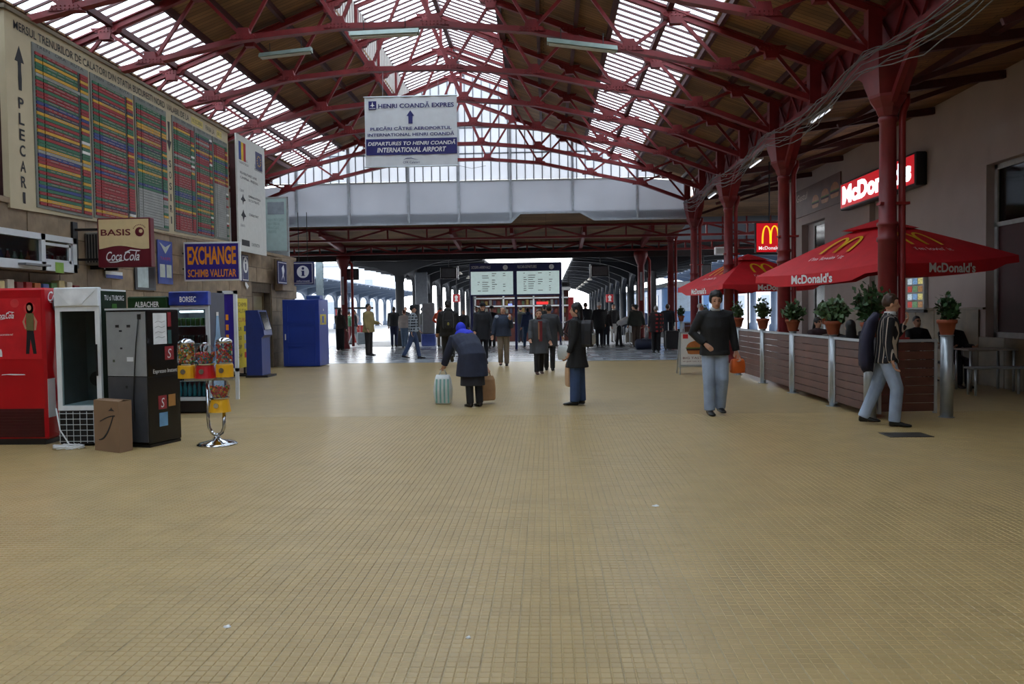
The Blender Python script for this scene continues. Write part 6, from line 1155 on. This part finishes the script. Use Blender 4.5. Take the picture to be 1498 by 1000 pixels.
        q0 = Wr+v*.02+wdir*.028; q1 = q0+v*.03+wdir*.022+nn*.01; q2 = q1+v*.03+wdir*.004+nn*.014; b.tube([sc(q0), sc(q1), sc(q2)], [.012*s, .0115*s, .009*s], 7)
    def paint(me):
        c = np.empty(len(me.polygons)*3, 'f'); me.polygons.foreach_get('center', c); c = c.reshape(-1, 3)/s-np.array(HC)[None]; q = c @ np.array(Rh)     # = Rh^T c
        mi = np.zeros(len(c), 'i'); fr = q[:, 1] < -.05; ex = np.abs(np.abs(q[:, 0])-.032)
        mi[fr & (ex < .011) & (np.abs(q[:, 2]-.012) < .006)] = 1; mi[fr & (ex < .017) & (np.abs(q[:, 2]-.034) < .0045)] = 3; mi[fr & (np.abs(q[:, 0]) < .022) & (np.abs(q[:, 2]+.056) < .006)] = 2
        me.polygons.foreach_set('material_index', mi)
    bo = solid(b, 'body', [M_skin, M_eye, M_lip, M_hairb], t, vox*(.9 if near else 1), 2, paint=paint)
    # ---- shoes
    for sd in (-1, 1):
        h, k, a = J[sd]; d2 = lg[sd][1]; hi = a.z-min(J[1][2].z, J[-1][2].z); tl = min(55, max(0, hi*160)); f = Matrix.Rotation(R_(tl) if hi > .03 else 0, 3, 'X')
        # heel-raised rear foot: pitch toe down
        m_ = MB(); ring = []
        for (yy, zl, zh, wd) in ((.065, -.07, -.02, .03), (.045, -.083, .02, .042), (-.01, -.083, .03, .042), (-.07, -.083, -.015, .044), (-.13, -.083, -.035, .05), (-.18, -.081, -.045, .042), (-.205, -.075, -.055, .02)):
            zc, rz_ = (zl+zh)/2, (zh-zl)/2; ring.append([sc(a+f @ V((wd*math.cos(q)*1.0, yy, zc+rz_*math.sin(q)))) for q in [i*math.pi/5 for i in range(10)]])
        m_.loft(ring); m_.build('shoe', shoe or SHOE, t, True)
    # ---- trousers / skirt
    lm = legs if not isinstance(legs, tuple) else cloth(legs); b = MB(); T = lambda pts, r, n=12: b.tube([sc(p) for p in pts], [((q[0]*s, q[1]*s) if isinstance(q, tuple) else q*s) for q in r], n)
    T([P+V((0, 0, -.1)), P+V((0, 0, -.02)), P+sp*.08, W1], [(.12, .1), (.178, .13), (.165, .12), (.15, .11)], 14)
    for sd in (-1, 1):
        h, k, a = J[sd]; T([h+V((0, 0, .03)), h.lerp(k, .45), k, k.lerp(a, .45), a+lg[sd][1]*.02], [.105, .092*wide**.5, .075*wide, .07*wide, .066*wide])
    solid(b, 'trousers', lm, t, vox, 3)
    if skirt:
        b = MB(); b.tube([sc(P+V((0, 0, .1))), sc(P+V((0, 0, -.03))), sc(P+V((0, 0, -.2))), sc(P+V((0, 0, -skirt[1])))], [(.15*s, .12*s), (.2*s, .15*s), (.21*s, .165*s), (.225*s, .19*s)], 18); solid(b, 'skirt', cloth(skirt[0]), t, vox, 2)
    # ---- top
    tm = topm or cloth(top); b = MB(); B = bulk; T = lambda pts, r, n=12: b.tube([sc(p) for p in pts], [((q[0]*s, q[1]*s) if isinstance(q, tuple) else q*s) for q in r], n)
    pts = []; rr = []
    if hem > 0:
        hb = P+V((0, -.02 if lean > 25 else 0, -hem)); pts += [hb, hb.lerp(P, .5)]; rr += [(.2*B*flare, .165*B*flare), (.2*B*(flare*.5+.5), .16*B)]
    pts += [P+V((0, 0, -.03)), P+sp*.07, W1+sp*.03, CH-sp*.04, SH-sp*.03, SH+sp*.025, NK+sp*.0]; rr += [(.195*B, .15*B), (.188*B, .145*B), (.185*B, .14*B), (.2*B, .15*B), (.19*B, .13*B), (.13*B, .1*B), (.078, .078)]
    T(pts, rr, 18)
    if collar or True: T([NK-sp*.03, NK+sp*.03+V((0, .0, 0))], [(.082, .082), (.07, .072)], 12)
    for sd in (-1, 1):
        S0, E0, Wr, v = A[sd]; e2 = Wr-v*.005 if sleeves else S0.lerp(E0, .6)
        T([SH+V((sd*.09, 0, 0)), S0+V((0, 0, -.005)), S0.lerp(E0, .55), E0, E0.lerp(Wr, .5), e2], [.07*B, .078*B, .066*B, .06*B, .055*B, .048*B])
    solid(b, topname, tm, t, vox, 3)
    if hood: b = MB(); b.ell(sc(NK+V((0, .09, .02))), (.12*s, .08*s, .09*s), 12, 8); solid(b, 'hood', tm, t, vox, 2)
    if collar: b = MB(); b.tube([sc(NK-sp*.01+V((0, -.01, 0))), sc(NK+sp*.045+V((0, -.005, 0)))], [(.075*s, .08*s), (.066*s, .07*s)], 14); b.build('collar', cloth(collar), t, True)
    # ---- hair / headwear
    if scarf:
        b = MB(); b.ell(sc(HC+Rh @ V((0, .012, .02))), (.092*s, .112*s, .122*s), 16, 12, Rh); b.tube([sc(HC+Rh @ V((0, .0, -.05))), sc(NK+V((0, math.cos(L), math.sin(L)))*.05), sc(SH+V((0, math.cos(L), math.sin(L)))*.1), sc(CH+V((0, math.cos(L), math.sin(L)))*.16)], [(.08*s, .095*s), (.12*s, .1*s), (.19*s, .085*s), (.05*s, .045*s)], 14); solid(b, 'headscarf', cloth(scarf), t, vox, 3)
    elif hair:
        b = MB(); n0 = len(b.v); b.ell(sc(HC+Rh @ V((0, .02, .03+.02*(hv-1)))), (.084*s*hv, .102*s*(hv*.5+.5), .108*s*hv), 18, 14, Rh)
        Ri = Rh.transposed(); nv = []
        for p in b.v:
            q = Ri @ (V(p)/s-HC)
            lim = -.03 if not longhair else -.12
            if q.z < lim: q = V((q.x*.75, q.y*.75+.01, max(q.z, lim-.03)))
            if q.z < .066 and q.y < -.03 and not longhair: q = V((q.x*.8, q.y*.7, q.z))
            nv.append(tuple((HC+Rh @ q)*s))
        b.v = nv
        if longhair: b.tube([sc(HC+Rh @ V((0, .05, .05))), sc(HC+Rh @ V((0, .065, -.05))), sc(NK+V((0, .07, .0))), sc(SH+V((0, .1, -.06)))], [(.075*s, .05*s), (.085*s, .055*s), (.09*s, .045*s), (.06*s, .02*s)], 12)
        if near:
            rh = random.Random(int(abs(x)*100))
            for _ in range(26):
                a1, a2 = rh.random()*6.28, rh.uniform(.25, 1.4); q = V((.078*hv*math.cos(a1)*math.cos(a2), .02+.09*math.sin(a1)*math.cos(a2), .035+.1*hv*math.sin(a2)))
                if q.y < -.04 and q.z < .07: continue
                b.ell(sc(HC+Rh @ q), (.02*s, .024*s, .018*s), 7, 5, Rh)
        solid(b, 'hair', HAIR[hair], t, vox, 1 if near else 2)
    if hat:
        kind, hc = hat; b = MB(); 
        prof = [(.092, .0), (.098, .035), (.09, .075), (.06, .1), (.01, .108)] if kind != 'knit' else [(.088, -.02), (.094, .03), (.085, .08), (.05, .115), (.01, .125)]
        b.lathe([(r*s, z*s) for r, z in prof], (0, 0, 0), 18)
        if kind == 'cap': b.loft([[(math.cos(q)*.075*s, (-.07-.085*abs(math.sin(q)))*s, zz*s) for q in [math.pi*(i/8) for i in range(9)]] for zz in (.0, .012)])
        if kind == 'brim': b.lathe([(.145*s, .0), (.145*s, .012*s)], (0, 0, 0), 18)
        b.v = [tuple(Rh @ V((p[0], p[1]*1.1, p[2]))+(HC+Rh @ V((0, .008, .045)))*s) for p in b.v]; b.build('hat', cloth(hc), t, True)
    Mw = Matrix.Translation((x, y, z)) @ Matrix.Rotation(R_(face), 4, 'Z')
    return {'t': t, 'handL': Mw @ (V((A[1][2]+A[1][3]*.09))*s), 'handR': Mw @ (V(A[-1][2]+A[-1][3]*.09)*s), 'chest': CH*s, 'M': Mw, 's': s, 'SH': SH*s, 'P': P*s}
def at(px, py): p = gz(px, py); return p.x, p.y
def hgt(px, ytop, yfeet): 
    p = gz(px, yfeet); return gy(px, ytop, p.y).z
def bag(name, label, hand, w, d, h, m, rz=0, hd=.16, flare=1.0, stripes=None, floor_z=None):
    """carrier bag hanging from a hand: tapered sack with two loop handles"""
    top = hand.z-hd; bot = top-h
    if floor_z is not None and bot < floor_z: bot = floor_z+.004; h = top-bot
    t = thing(name, label, 'bag', (hand.x, hand.y, bot), R_(rz)); rings = []
    for u, k in ((0, .86), (.06, 1.0), (.5, 1.04*flare), (.85, .95), (1.0, .8)):
        ww, dd = w/2*k, d/2*k*(1 if u < .9 else .6); rings.append([(ww*c, dd*e, h*u) for c, e in ((-1, -.75), (-.8, -1), (0, -1.06), (.8, -1), (1, -.75), (1, .75), (.8, 1), (0, 1.06), (-.8, 1), (-1, .75))])
    MB().loft(rings).build('sack', m, t, name != 'paper_bag')
    for sd in (-1, 1): MB().tube([(-w*.22, sd*d*.22, h*.98), (-w*.16, sd*d*.15, h+hd*.55), (-.02, 0, h+hd*.97), (.02, 0, h+hd*.97), (w*.16, sd*d*.15, h+hd*.55), (w*.22, sd*d*.22, h*.98)], .006, 5).build('handle', m, t, True)
    if stripes:
        for k in range(4): MB().loft([[(c-.014, -d/2*e-.004, z) for c, e, z in ((w*(-.36+.24*k), 1.02, h*.04), (w*(-.36+.24*k), 1.24, h*.5), (w*(-.34+.23*k), 1.04, h*.86))], [(c+.014, -d/2*e-.004, z) for c, e, z in ((w*(-.36+.24*k), 1.02, h*.04), (w*(-.36+.24*k), 1.24, h*.5), (w*(-.34+.23*k), 1.04, h*.86))]], caps=False, closed=False).build('stripe', stripes, t)
    return t
def backpack(label, P_, m, w=.3, h=.42, d=.17, m2=None, dz=0):
    s = P_['s']; c = P_['chest']; t = thing('backpack', label, 'backpack', P_['M'].translation); t.matrix_world = P_['M'] @ Matrix.Translation((0, c.y+.1*s, c.z-.27+dz))
    MB().loft([[(w/2*k*cx, d*(.02+.5*(1+cy))*1.0, z) for cx, cy in ((-.9, -1), (.9, -1), (1, -.3), (.85, .8), (.5, 1), (-.5, 1), (-.85, .8), (-1, -.3))] for z, k in ((0, .85), (.04, 1), (h*.6, 1), (h*.88, .85), (h, .5))]).build('sack', m, t, False)
    MB().bbox(-w*.33, w*.33, d*1.02, d*1.22, .04, h*.5, .02).build('pocket', m2 or m, t)
    for sd in (-1, 1): MB().tube([(sd*w*.3, .0, .05), (sd*(w*.36), -.12*s, .1), (sd*.13*s, -.32*s, h*.55), (sd*.11*s, -.26*s, h*.92), (sd*.1*s, -.1*s, h+.045), (sd*w*.25, 0.01, h*.88)], .016, 6).build('strap', m, t, True)
    MB().tube([(-.04, .02, h), (0, .02, h+.05), (.04, .02, h)], .008, 5).build('carry_loop', m, t)
    return t
BLK, DK, DKB, JEAN, LJEAN = (24, 24, 26), (38, 37, 38), (34, 38, 52), (58, 74, 104), (122, 142, 168)
M_denim = mat('faded_denim', (150, 164, 184), .85, var=.3, scale=3, bump=.3); M_denimd = mat('dark_denim', (52, 72, 108), .85, var=.25, scale=3, bump=.3)
# ---- walker in black jacket
x, y = at(1046, 606); p = person('man walking in a black jacket and pale jeans past the sandwich board', x, y, hgt(1046, 425, 606), 4, BLK, M_denim, 'k', hipL=10, kneeL=28, hipR=4, kneeR=2, aL=(-10, 16, 16), aR=(-12, 26, 52, -.75), hem=.1, bulk=1.08, near=True, hv=1.14, head=(-4, 12), collar=(200, 205, 210), lean=3, wide=1.18)
h = p['handL']; o = bag('belt_bag', 'orange pouch held at the side of the man in the black jacket', h+Vector((.0, 0, .04)), .2, .1, .2, mat('orange_nylon', (214, 96, 28), .6, var=.1), 20, .06)
# ---- striped sweater
x, y = at(1296, 622); M_str = patmat('striped_knit', 'stripe', (26, 24, 28), (190, 176, 160), 15)
p = person('young man in a dark striped sweater and jeans leaning by the barrier end', x, y, hgt(1296, 427, 622), 68, BLK, M_denim, 'b', hipL=-16, kneeL=6, hipR=18, kneeR=22, aL=(12, 2, 138), aR=(-4, 4, 18), hem=.1, bulk=.98, near=True, head=(12, 2), topm=M_str, topname='sweater', lean=4, wide=1.12, collar=(200, 200, 198))
cc = p['handR']; t = thing('carried_jacket', 'dark blue jacket hanging over the shoulder of the striped sweater man', 'jacket', tuple(p['M'] @ Vector((-.12*p['s'], .1, .75)))); M_dj = cloth((36, 34, 56)); t.matrix_world = p['M'] @ Matrix.Translation((-.03, .16, .74))
b = MB(); b.tube([(.02, .06, -.04), (.02, .07, .1), (0, .06, .35), (0, .0, .58), (0, -.05, .68)], [(.19, .06), (.2, .085), (.17, .075), (.13, .055), (.06, .03)], 16); b.v = [(p_[0], p_[1]+.018*math.sin(p_[0]*38), p_[2]+(.03*math.sin(p_[0]*30) if p_[2] < .05 else 0)) for p_ in b.v]; b.build('cloth_body', M_dj, t, True); b = MB(); b.tube([(.12, .04, .55), (.19, .1, .35), (.2, .12, .12), (.19, .12, .0)], [.06, .06, .052, .045], 10); b.build('sleeve', M_dj, t, True)
# ---- bent woman with blue headscarf
x, y = at(692, 594); p = person('stooping woman in a navy coat and bright blue headscarf, seen from behind', x, y, 1.58, 208, (36, 42, 62), (22, 22, 24), None, lean=58, aL=(24, 14, 4), aR=(-14, 26, 0), hem=.4, flare=1.12, bulk=1.32, scarf=(34, 50, 196), skirt=((36, 36, 42), .57), near=True, topname='coat', head=(0, -18), hipL=-6, hipR=-6)
BW = p
hl, hr = p['handL'], p['handR']
M_aqua = mat('aqua_plastic', (128, 178, 168), .35, var=.2, scale=5)
hh = gy(671, 556, hl.y); bag('striped_carrier_bag', 'white and aqua striped plastic carrier bag beside the stooping woman', hl, .27, .18, .5, mat('white_plastic_film', (214, 218, 214), .35, var=.1), 0, .09, 1.1, M_aqua, 0.0)
bag('paper_bag', 'brown paper carrier bag beside the stooping woman', hr, .24, .14, .4, mat('brown_paper', (166, 128, 92), .8, var=.1), 25, .1, 1.0, None, 0.0)
# ---- standing woman with backpack
x, y = at(845, 592); p = person('woman standing in a black jacket and flared jeans carrying a backpack', x, y, hgt(845, 442, 592), -104, (20, 20, 22), M_denimd, 'k', aL=(0, 10, 20), aR=(8, 10, 18), hem=.3, flare=1.2, bulk=1.02, near=True, longhair=True, head=(8, 0), wide=1.3, hipL=2, hipR=-3)
backpack('black and grey backpack on the back of the standing woman', p, mat('black_nylon', (30, 30, 34), .6, var=.1), .29, .42, .16, mat('grey_nylon', (150, 150, 142), .6))
bag('paper_bag', 'narrow brown paper bag in the hand of the standing woman', p['handR'], .12, .3, .4, mat('tan_paper', (190, 150, 110), .8, var=.1), 10, .1, 1.0, None, .25)
# ---- grey coat man with open coat
x, y = at(789, 547); p = person('man walking in an open grey overcoat over a dark red shirt', x, y, hgt(789, 451, 547), 12, (66, 68, 72), (26, 24, 26), 'b', hipL=-10, kneeL=4, hipR=14, kneeR=16, aL=(8, 12, 14), aR=(14, 12, 26), hem=.38, flare=1.2, bulk=1.12, near=True, topname='overcoat', collar=(90, 30, 34), head=(-10, 0), shoe=SHOEB)
b = MB(); s_ = p['s']; ch = p['chest']; b.prism([(-.05, ch.y-.168, ch.z+.13), (.05, ch.y-.168, ch.z+.13), (.045, ch.y-.178, ch.z-.35), (-.035, ch.y-.178, ch.z-.35)], (0, -1, 0), .012); b.build('shirt_front', cloth((110, 34, 38)), p['t']); b = MB(); b.prism([(-.055, ch.y-.176, ch.z+.1), (-.02, ch.y-.176, ch.z+.1), (-.02, ch.y-.186, ch.z-.3), (-.055, ch.y-.186, ch.z-.3)], (0, -1, 0), .008); b.build('scarf', cloth((150, 110, 84)), p['t'])
x, y = at(804, 542); p = person('man in a dark grey coat walking behind the red shirted man', x, y, hgt(804, 444, 542), 176, (52, 54, 58), (24, 24, 26), 'k', hem=.3, bulk=1.12, topname='coat', aR=(2, 20, 10), hipL=8, hipR=-8)
bag('plastic_bag', 'white plastic bag hanging from the hand of the man in the dark grey coat', p['handR']+Vector((.0, -.05, 0)), .26, .16, .36, mat('white_plastic_film', (214, 218, 214), .35), 0, .14, 1.1)
# ---- navy jacket, khaki trousers
x, y = at(737, 535); p = person('grey haired man in a navy jacket with pale shoulders and khaki trousers', x, y, hgt(737, 447, 535), 2, (36, 46, 66), (126, 114, 98), 'g', hipL=-4, kneeL=2, hipR=12, kneeR=34, aL=(24, 10, 118), aR=(4, 16, 12), hem=.08, bulk=1.2, near=True, head=(-25, -6), wide=1.1)
b = MB(); SHv = p['SH']
for sd in (-1, 1): b.ell((sd*.165, SHv.y, SHv.z+.0), (.085, .1, .066), 12, 8)
b.build('shoulder_patch', cloth((160, 166, 176)), p['t'], True)
# ---- backpack walker
x, y = at(657, 536); p = person('person in black walking away with a black backpack near the stooping woman', x, y, hgt(659, 439, 536), 186, (26, 26, 24), (34, 34, 34), 'k', hipL=14, kneeL=6, hipR=-14, kneeR=52, aL=(4, 14, 20), aR=(4, 14, 20), hem=.12, bulk=1.2, near=True, hat=('knit', (30, 26, 24)), wide=1.2, hood=True)
backpack('black backpack with a small yellow tag on the walker in black', p, mat('black_nylon', (30, 30, 34), .6), .32, .48, .18)
t = thing('tag_charm', 'small yellow charm hanging on the black backpack', 'charm', (0, 0, 0)); t.matrix_world = p['M'] @ Matrix.Translation((.0, p['chest'].y+.39, p['chest'].z-.14)); MB().ell((0, 0, 0), (.03, .012, .045)).build('charm', mat('yellow_charm', (140, 130, 60), .5), t, True)
# ---- cap man
x, y = at(707, 527); person('man in a flat black cap and long black coat behind the stooping woman', x, y, hgt(707, 443, 527), 0, (26, 28, 34), (30, 30, 34), 'k', hem=.3, bulk=1.15, hat=('brim', (24, 24, 26)), aL=(6, 16, 20), topname='coat', near=True)
# ---- crowd on the concourse: label, feet px, top y, heading, colours, options
CR = [
 ('man in a tan coat and black trousers standing near the blue cabin', 540, 520, 441.5, 70, (150, 132, 84), (40, 34, 32), 'k', dict(hem=.16, bulk=1.18, wide=1.1, aL=(8, 8, 70))),
 ('man in a checked jacket and cap striding past in dark jeans', 605, 524.5, 445, 100, BLK, JEAN, 'k', dict(hipL=16, kneeL=6, hipR=-16, kneeR=12, hat=('cap', (30, 30, 34)), topm=patmat('checked_cloth', 'check', (44, 48, 56), (150, 156, 160), 11), bulk=1.08, hem=.06, aL=(14, 8, 20), aR=(-12, 8, 14))),
 ('woman with long dark hair and black wide trousers beside the blue cabin', 498, 513, 451, 160, (62, 52, 46), (18, 18, 20), 'k', dict(longhair=True, wide=1.4, aL=(20, 10, 60))),
 ('walker in a dark jacket and pale grey trousers behind the tan coat man', 519, 504, 452, 110, (36, 40, 46), (130, 136, 140), 'k', dict(hipL=12, hipR=-12, kneeR=10)),
 ('child sized person in green and red behind the woman by the blue cabin', 511, 501.5, 455, 150, (50, 92, 66), (90, 40, 44), 'k', dict()),
 ('man in a black jacket and blue jeans standing with his back to the hall', 577, 507, 448, 185, (28, 30, 34), (44, 50, 80), 'k', dict(bulk=1.2, hem=.05)),
 ('red haired woman in a pale top and light blue jeans', 592, 509, 452.5, 175, (206, 196, 188), (110, 134, 160), 'r', dict(hipL=6, hipR=-4)),
 ('person in a dark jacket and jeans standing right of the checked jacket man', 619, 503, 449, 120, (40, 44, 46), (54, 58, 70), 'k', dict()),
 ('person with short hair standing behind the red haired woman', 594, 497, 446, 20, (60, 62, 66), (50, 52, 60), 'b', dict()),
 ('person in a pink patterned top standing near the grey pillar', 622.5, 492, 449, 0, (170, 120, 130), (60, 60, 72), 'b', dict()),
 ('person in an orange jacket and khaki trousers facing away', 645, 507, 447.5, 170, (196, 74, 36), (128, 110, 92), 'k', dict(hood=True, aL=(0, 28, 60))),
 ('man in grey with a shaved face standing behind the backpack walker', 679, 507, 452, 10, (58, 62, 64), (44, 44, 46), 'k', dict()),
 ('person in black behind the shoulder of the flat cap man, towards the backpack', 698, 508, 448, 20, (34, 32, 34), (30, 30, 32), 'b', dict()),
 ('person in black behind the flat cap man, towards the navy jacket', 720, 508, 447.5, 350, (34, 34, 38), (34, 34, 38), 'k', dict(hat=('cap', (40, 36, 34)))),
 ('person in dark green standing under the departure board post', 762, 501, 448, 180, (44, 48, 44), (50, 56, 72), 'k', dict(wide=1.1)),
 ('person in a blue jacket with a green edge and jeans seen from behind', 772, 508, 449, 200, (50, 64, 96), (50, 76, 106), 'k', dict(hipL=12, hipR=-14, hood=True)),
 ('person in dark clothes half hidden between the coated walkers', 797, 503, 446, 190, (40, 44, 46), (34, 34, 36), 'k', dict(hat=('cap', (44, 52, 46)))),
 ('woman in a pink jacket behind the standing backpack woman', 853, 505, 457, 200, (214, 160, 170), (50, 50, 60), 'k', dict(longhair=True)),
 ('man in a dark grey jacket seen from behind past the backpack woman', 857, 506, 440, 182, (44, 48, 52), (34, 36, 40), 'b', dict(bulk=1.15, hem=.1)),
 ('person in a white cap and long black coat holding a red and white bag', 877, 507, 442.5, 185, (24, 24, 26), (26, 26, 30), None, dict(bulk=1.15, hem=.25, hat=('knit', (214, 216, 220)), topname='coat', aL=(4, 16, 10))),
 ('woman in black beside the white capped person', 887, 505.5, 451, 160, (30, 30, 32), (44, 50, 60), 'k', dict(longhair=True)),
 ('man in an open dark jacket and pale trousers facing the hall', 898, 500, 444.5, 10, (46, 46, 48), (196, 196, 192), 'b', dict(hem=.1, collar=(170, 168, 160))),
 ('man in a green grey jacket with legs apart seen from behind', 931, 507, 445.5, 180, (56, 60, 54), (80, 68, 58), 'k', dict(bulk=1.2, hem=.08, hat=('cap', (44, 44, 42)), aL=(0, 20, 10), aR=(0, 20, 10), wide=1.15)),
 ('person in a cap facing the hall behind the green grey jacket man', 927, 500, 445, 15, (70, 66, 62), (50, 50, 54), 'k', dict(hat=('cap', (60, 50, 46)))),
 ('person in a blue shirt beside the green grey jacket man', 940, 502, 449, 190, (60, 76, 120), (50, 54, 70), 'k', dict()),
 ('grey haired person in a red and black plaid coat and black trousers', 960, 515, 446.5, 178, BLK, (18, 18, 20), 'g', dict(topm=patmat('plaid_cloth', 'plaid', (36, 24, 26), (150, 40, 38), 7), bulk=1.2, hem=.2, wide=1.15, topname='coat')),
 ('person in a dark navy coat beside the plaid coat person', 977, 511, 444, 175, (28, 30, 40), (30, 30, 34), 'b', dict(bulk=1.15, hem=.25, topname='coat')),
 ('grey haired man in a white shirt behind the man in the black jacket', 1025, 520, 443, 70, (214, 212, 206), (60, 60, 66), 'g', dict(aL=(10, 6, 40))),
]
for (lb, px, yf, yt, face, top, lg_, hr_, kw) in CR:
    x, y = at(px, yf); hh = min(1.86, max(1.2 if 'child' in lb else 1.5, hgt(px, yt, yf))); p = person(lb, x, y, hh, face, top, lg_, hr_, **kw)
    if 'white cap' in lb and 'holding' in lb: bag('plastic_bag', 'red and white plastic carrier bag held by the white capped person', p['handL'], .3, .18, .42, mat('red_film', (170, 40, 44), .4, var=.1), 0, .16, 1.0, M_white)
# bending figure in white
x, y = at(906, 506.5); p = person('person in a white jacket and black trousers bending over a trolley', x, y, 1.72, 80, (206, 208, 210), (26, 26, 28), 'k', lean=62, aL=(40, 8, 20), aR=(35, 8, 25), hem=.04, hipL=-8, hipR=6, bulk=1.05)
backpack('black shoulder bag on the back of the bending person in white', p, mat('black_nylon', (30, 30, 34), .6), .2, .3, .1)
q = at(917, 506); t = thing('hand_trolley', 'small folding luggage trolley beside the bending person in white', 'trolley', (q[0], q[1], 0)); MB().tube([(-.12, 0, .05), (-.12, 0, .85), (.12, 0, .85), (.12, 0, .05)], .014, 6).build('frame', M_alu, t, True); MB().box(-.15, .15, -.2, .02, .04, .06).build('toe_plate', M_alu, t)
for sd in (-1, 1): MB().ell((sd*.16, .04, .06), (.025, .06, .06)).build('wheel', M_black, t, True)
# seated guests
for (lb, x, y, face, top, hr_, lh) in (('guest seated at the square table under the large parasol', 6.3, 16.45, 0, (40, 36, 38), 'k', False), ('dark haired woman seated at the table between the parasols', 5.7, 17.75, 20, (70, 50, 52), 'k', True), ('guest in black seated at the cafe table before the tall window', 7.55, 17.3, 8, (24, 22, 24), 'k', False), ('guest in dark clothes seated with back turned at the table by the restaurant wall', 7.5, 15.75, 4, (22, 20, 22), 'k', False), ('guest in grey seated in the grey tub chair behind the barrier', 4.9, 14.45, 200, (110, 100, 92), 'b', True), ('guest in dark grey seated behind the plank panel next to the striped sweater man', 4.78, 13.3, 170, (50, 52, 54), 'k', True)):
    person(lb, x, y, 1.68, face, top, (36, 36, 42), hr_, hipL=86, kneeL=84, hipR=86, kneeR=84, sit=.56, aL=(30, 8, 60), aR=(30, 8, 60), longhair=lh, group='guests seated on the terrace')
for (x, y, lb) in ((7.55, 17.42, 'low stool under the guest in black before the tall window'), (7.5, 15.87, 'low stool under the guest by the restaurant wall')):
    t = thing('stool', lb, 'stool', (x, y, 0)); MB().bbox(-.2, .2, -.2, .2, .42, .46, .01).build('seat', M_black, t)
    for sx in (-1, 1):
        for sy in (-1, 1): MB().tube([(sx*.15, sy*.15, 0), (sx*.15, sy*.15, .42)], .015, 6).build('leg', M_alu, t)
# ---- bake all remeshed solids
for o, vox, it, pt in REM:
    m = o.modifiers.new('r', 'REMESH'); m.mode = 'VOXEL'; m.voxel_size = vox; m.use_smooth_shade = True
    if it: k = o.modifiers.new('s', 'SMOOTH'); k.factor = .5; k.iterations = it
dg = bpy.context.evaluated_depsgraph_get(); dg.update()
for o, vox, it, pt in REM:
    me = bpy.data.meshes.new_from_object(o.evaluated_get(dg)); old = o.data; ms = list(old.materials); me.name = o.name
    me.materials.clear()
    for m in ms: me.materials.append(m)
    me.polygons.foreach_set('material_index', [0]*len(me.polygons)); me.polygons.foreach_set('use_smooth', [True]*len(me.polygons))
    if pt: pt(me)
    o['_'] = 0; del o['_']; REMM = me
    o.modifiers.clear(); o.data = me; bpy.data.meshes.remove(old)
bpy.context.view_layer.update()
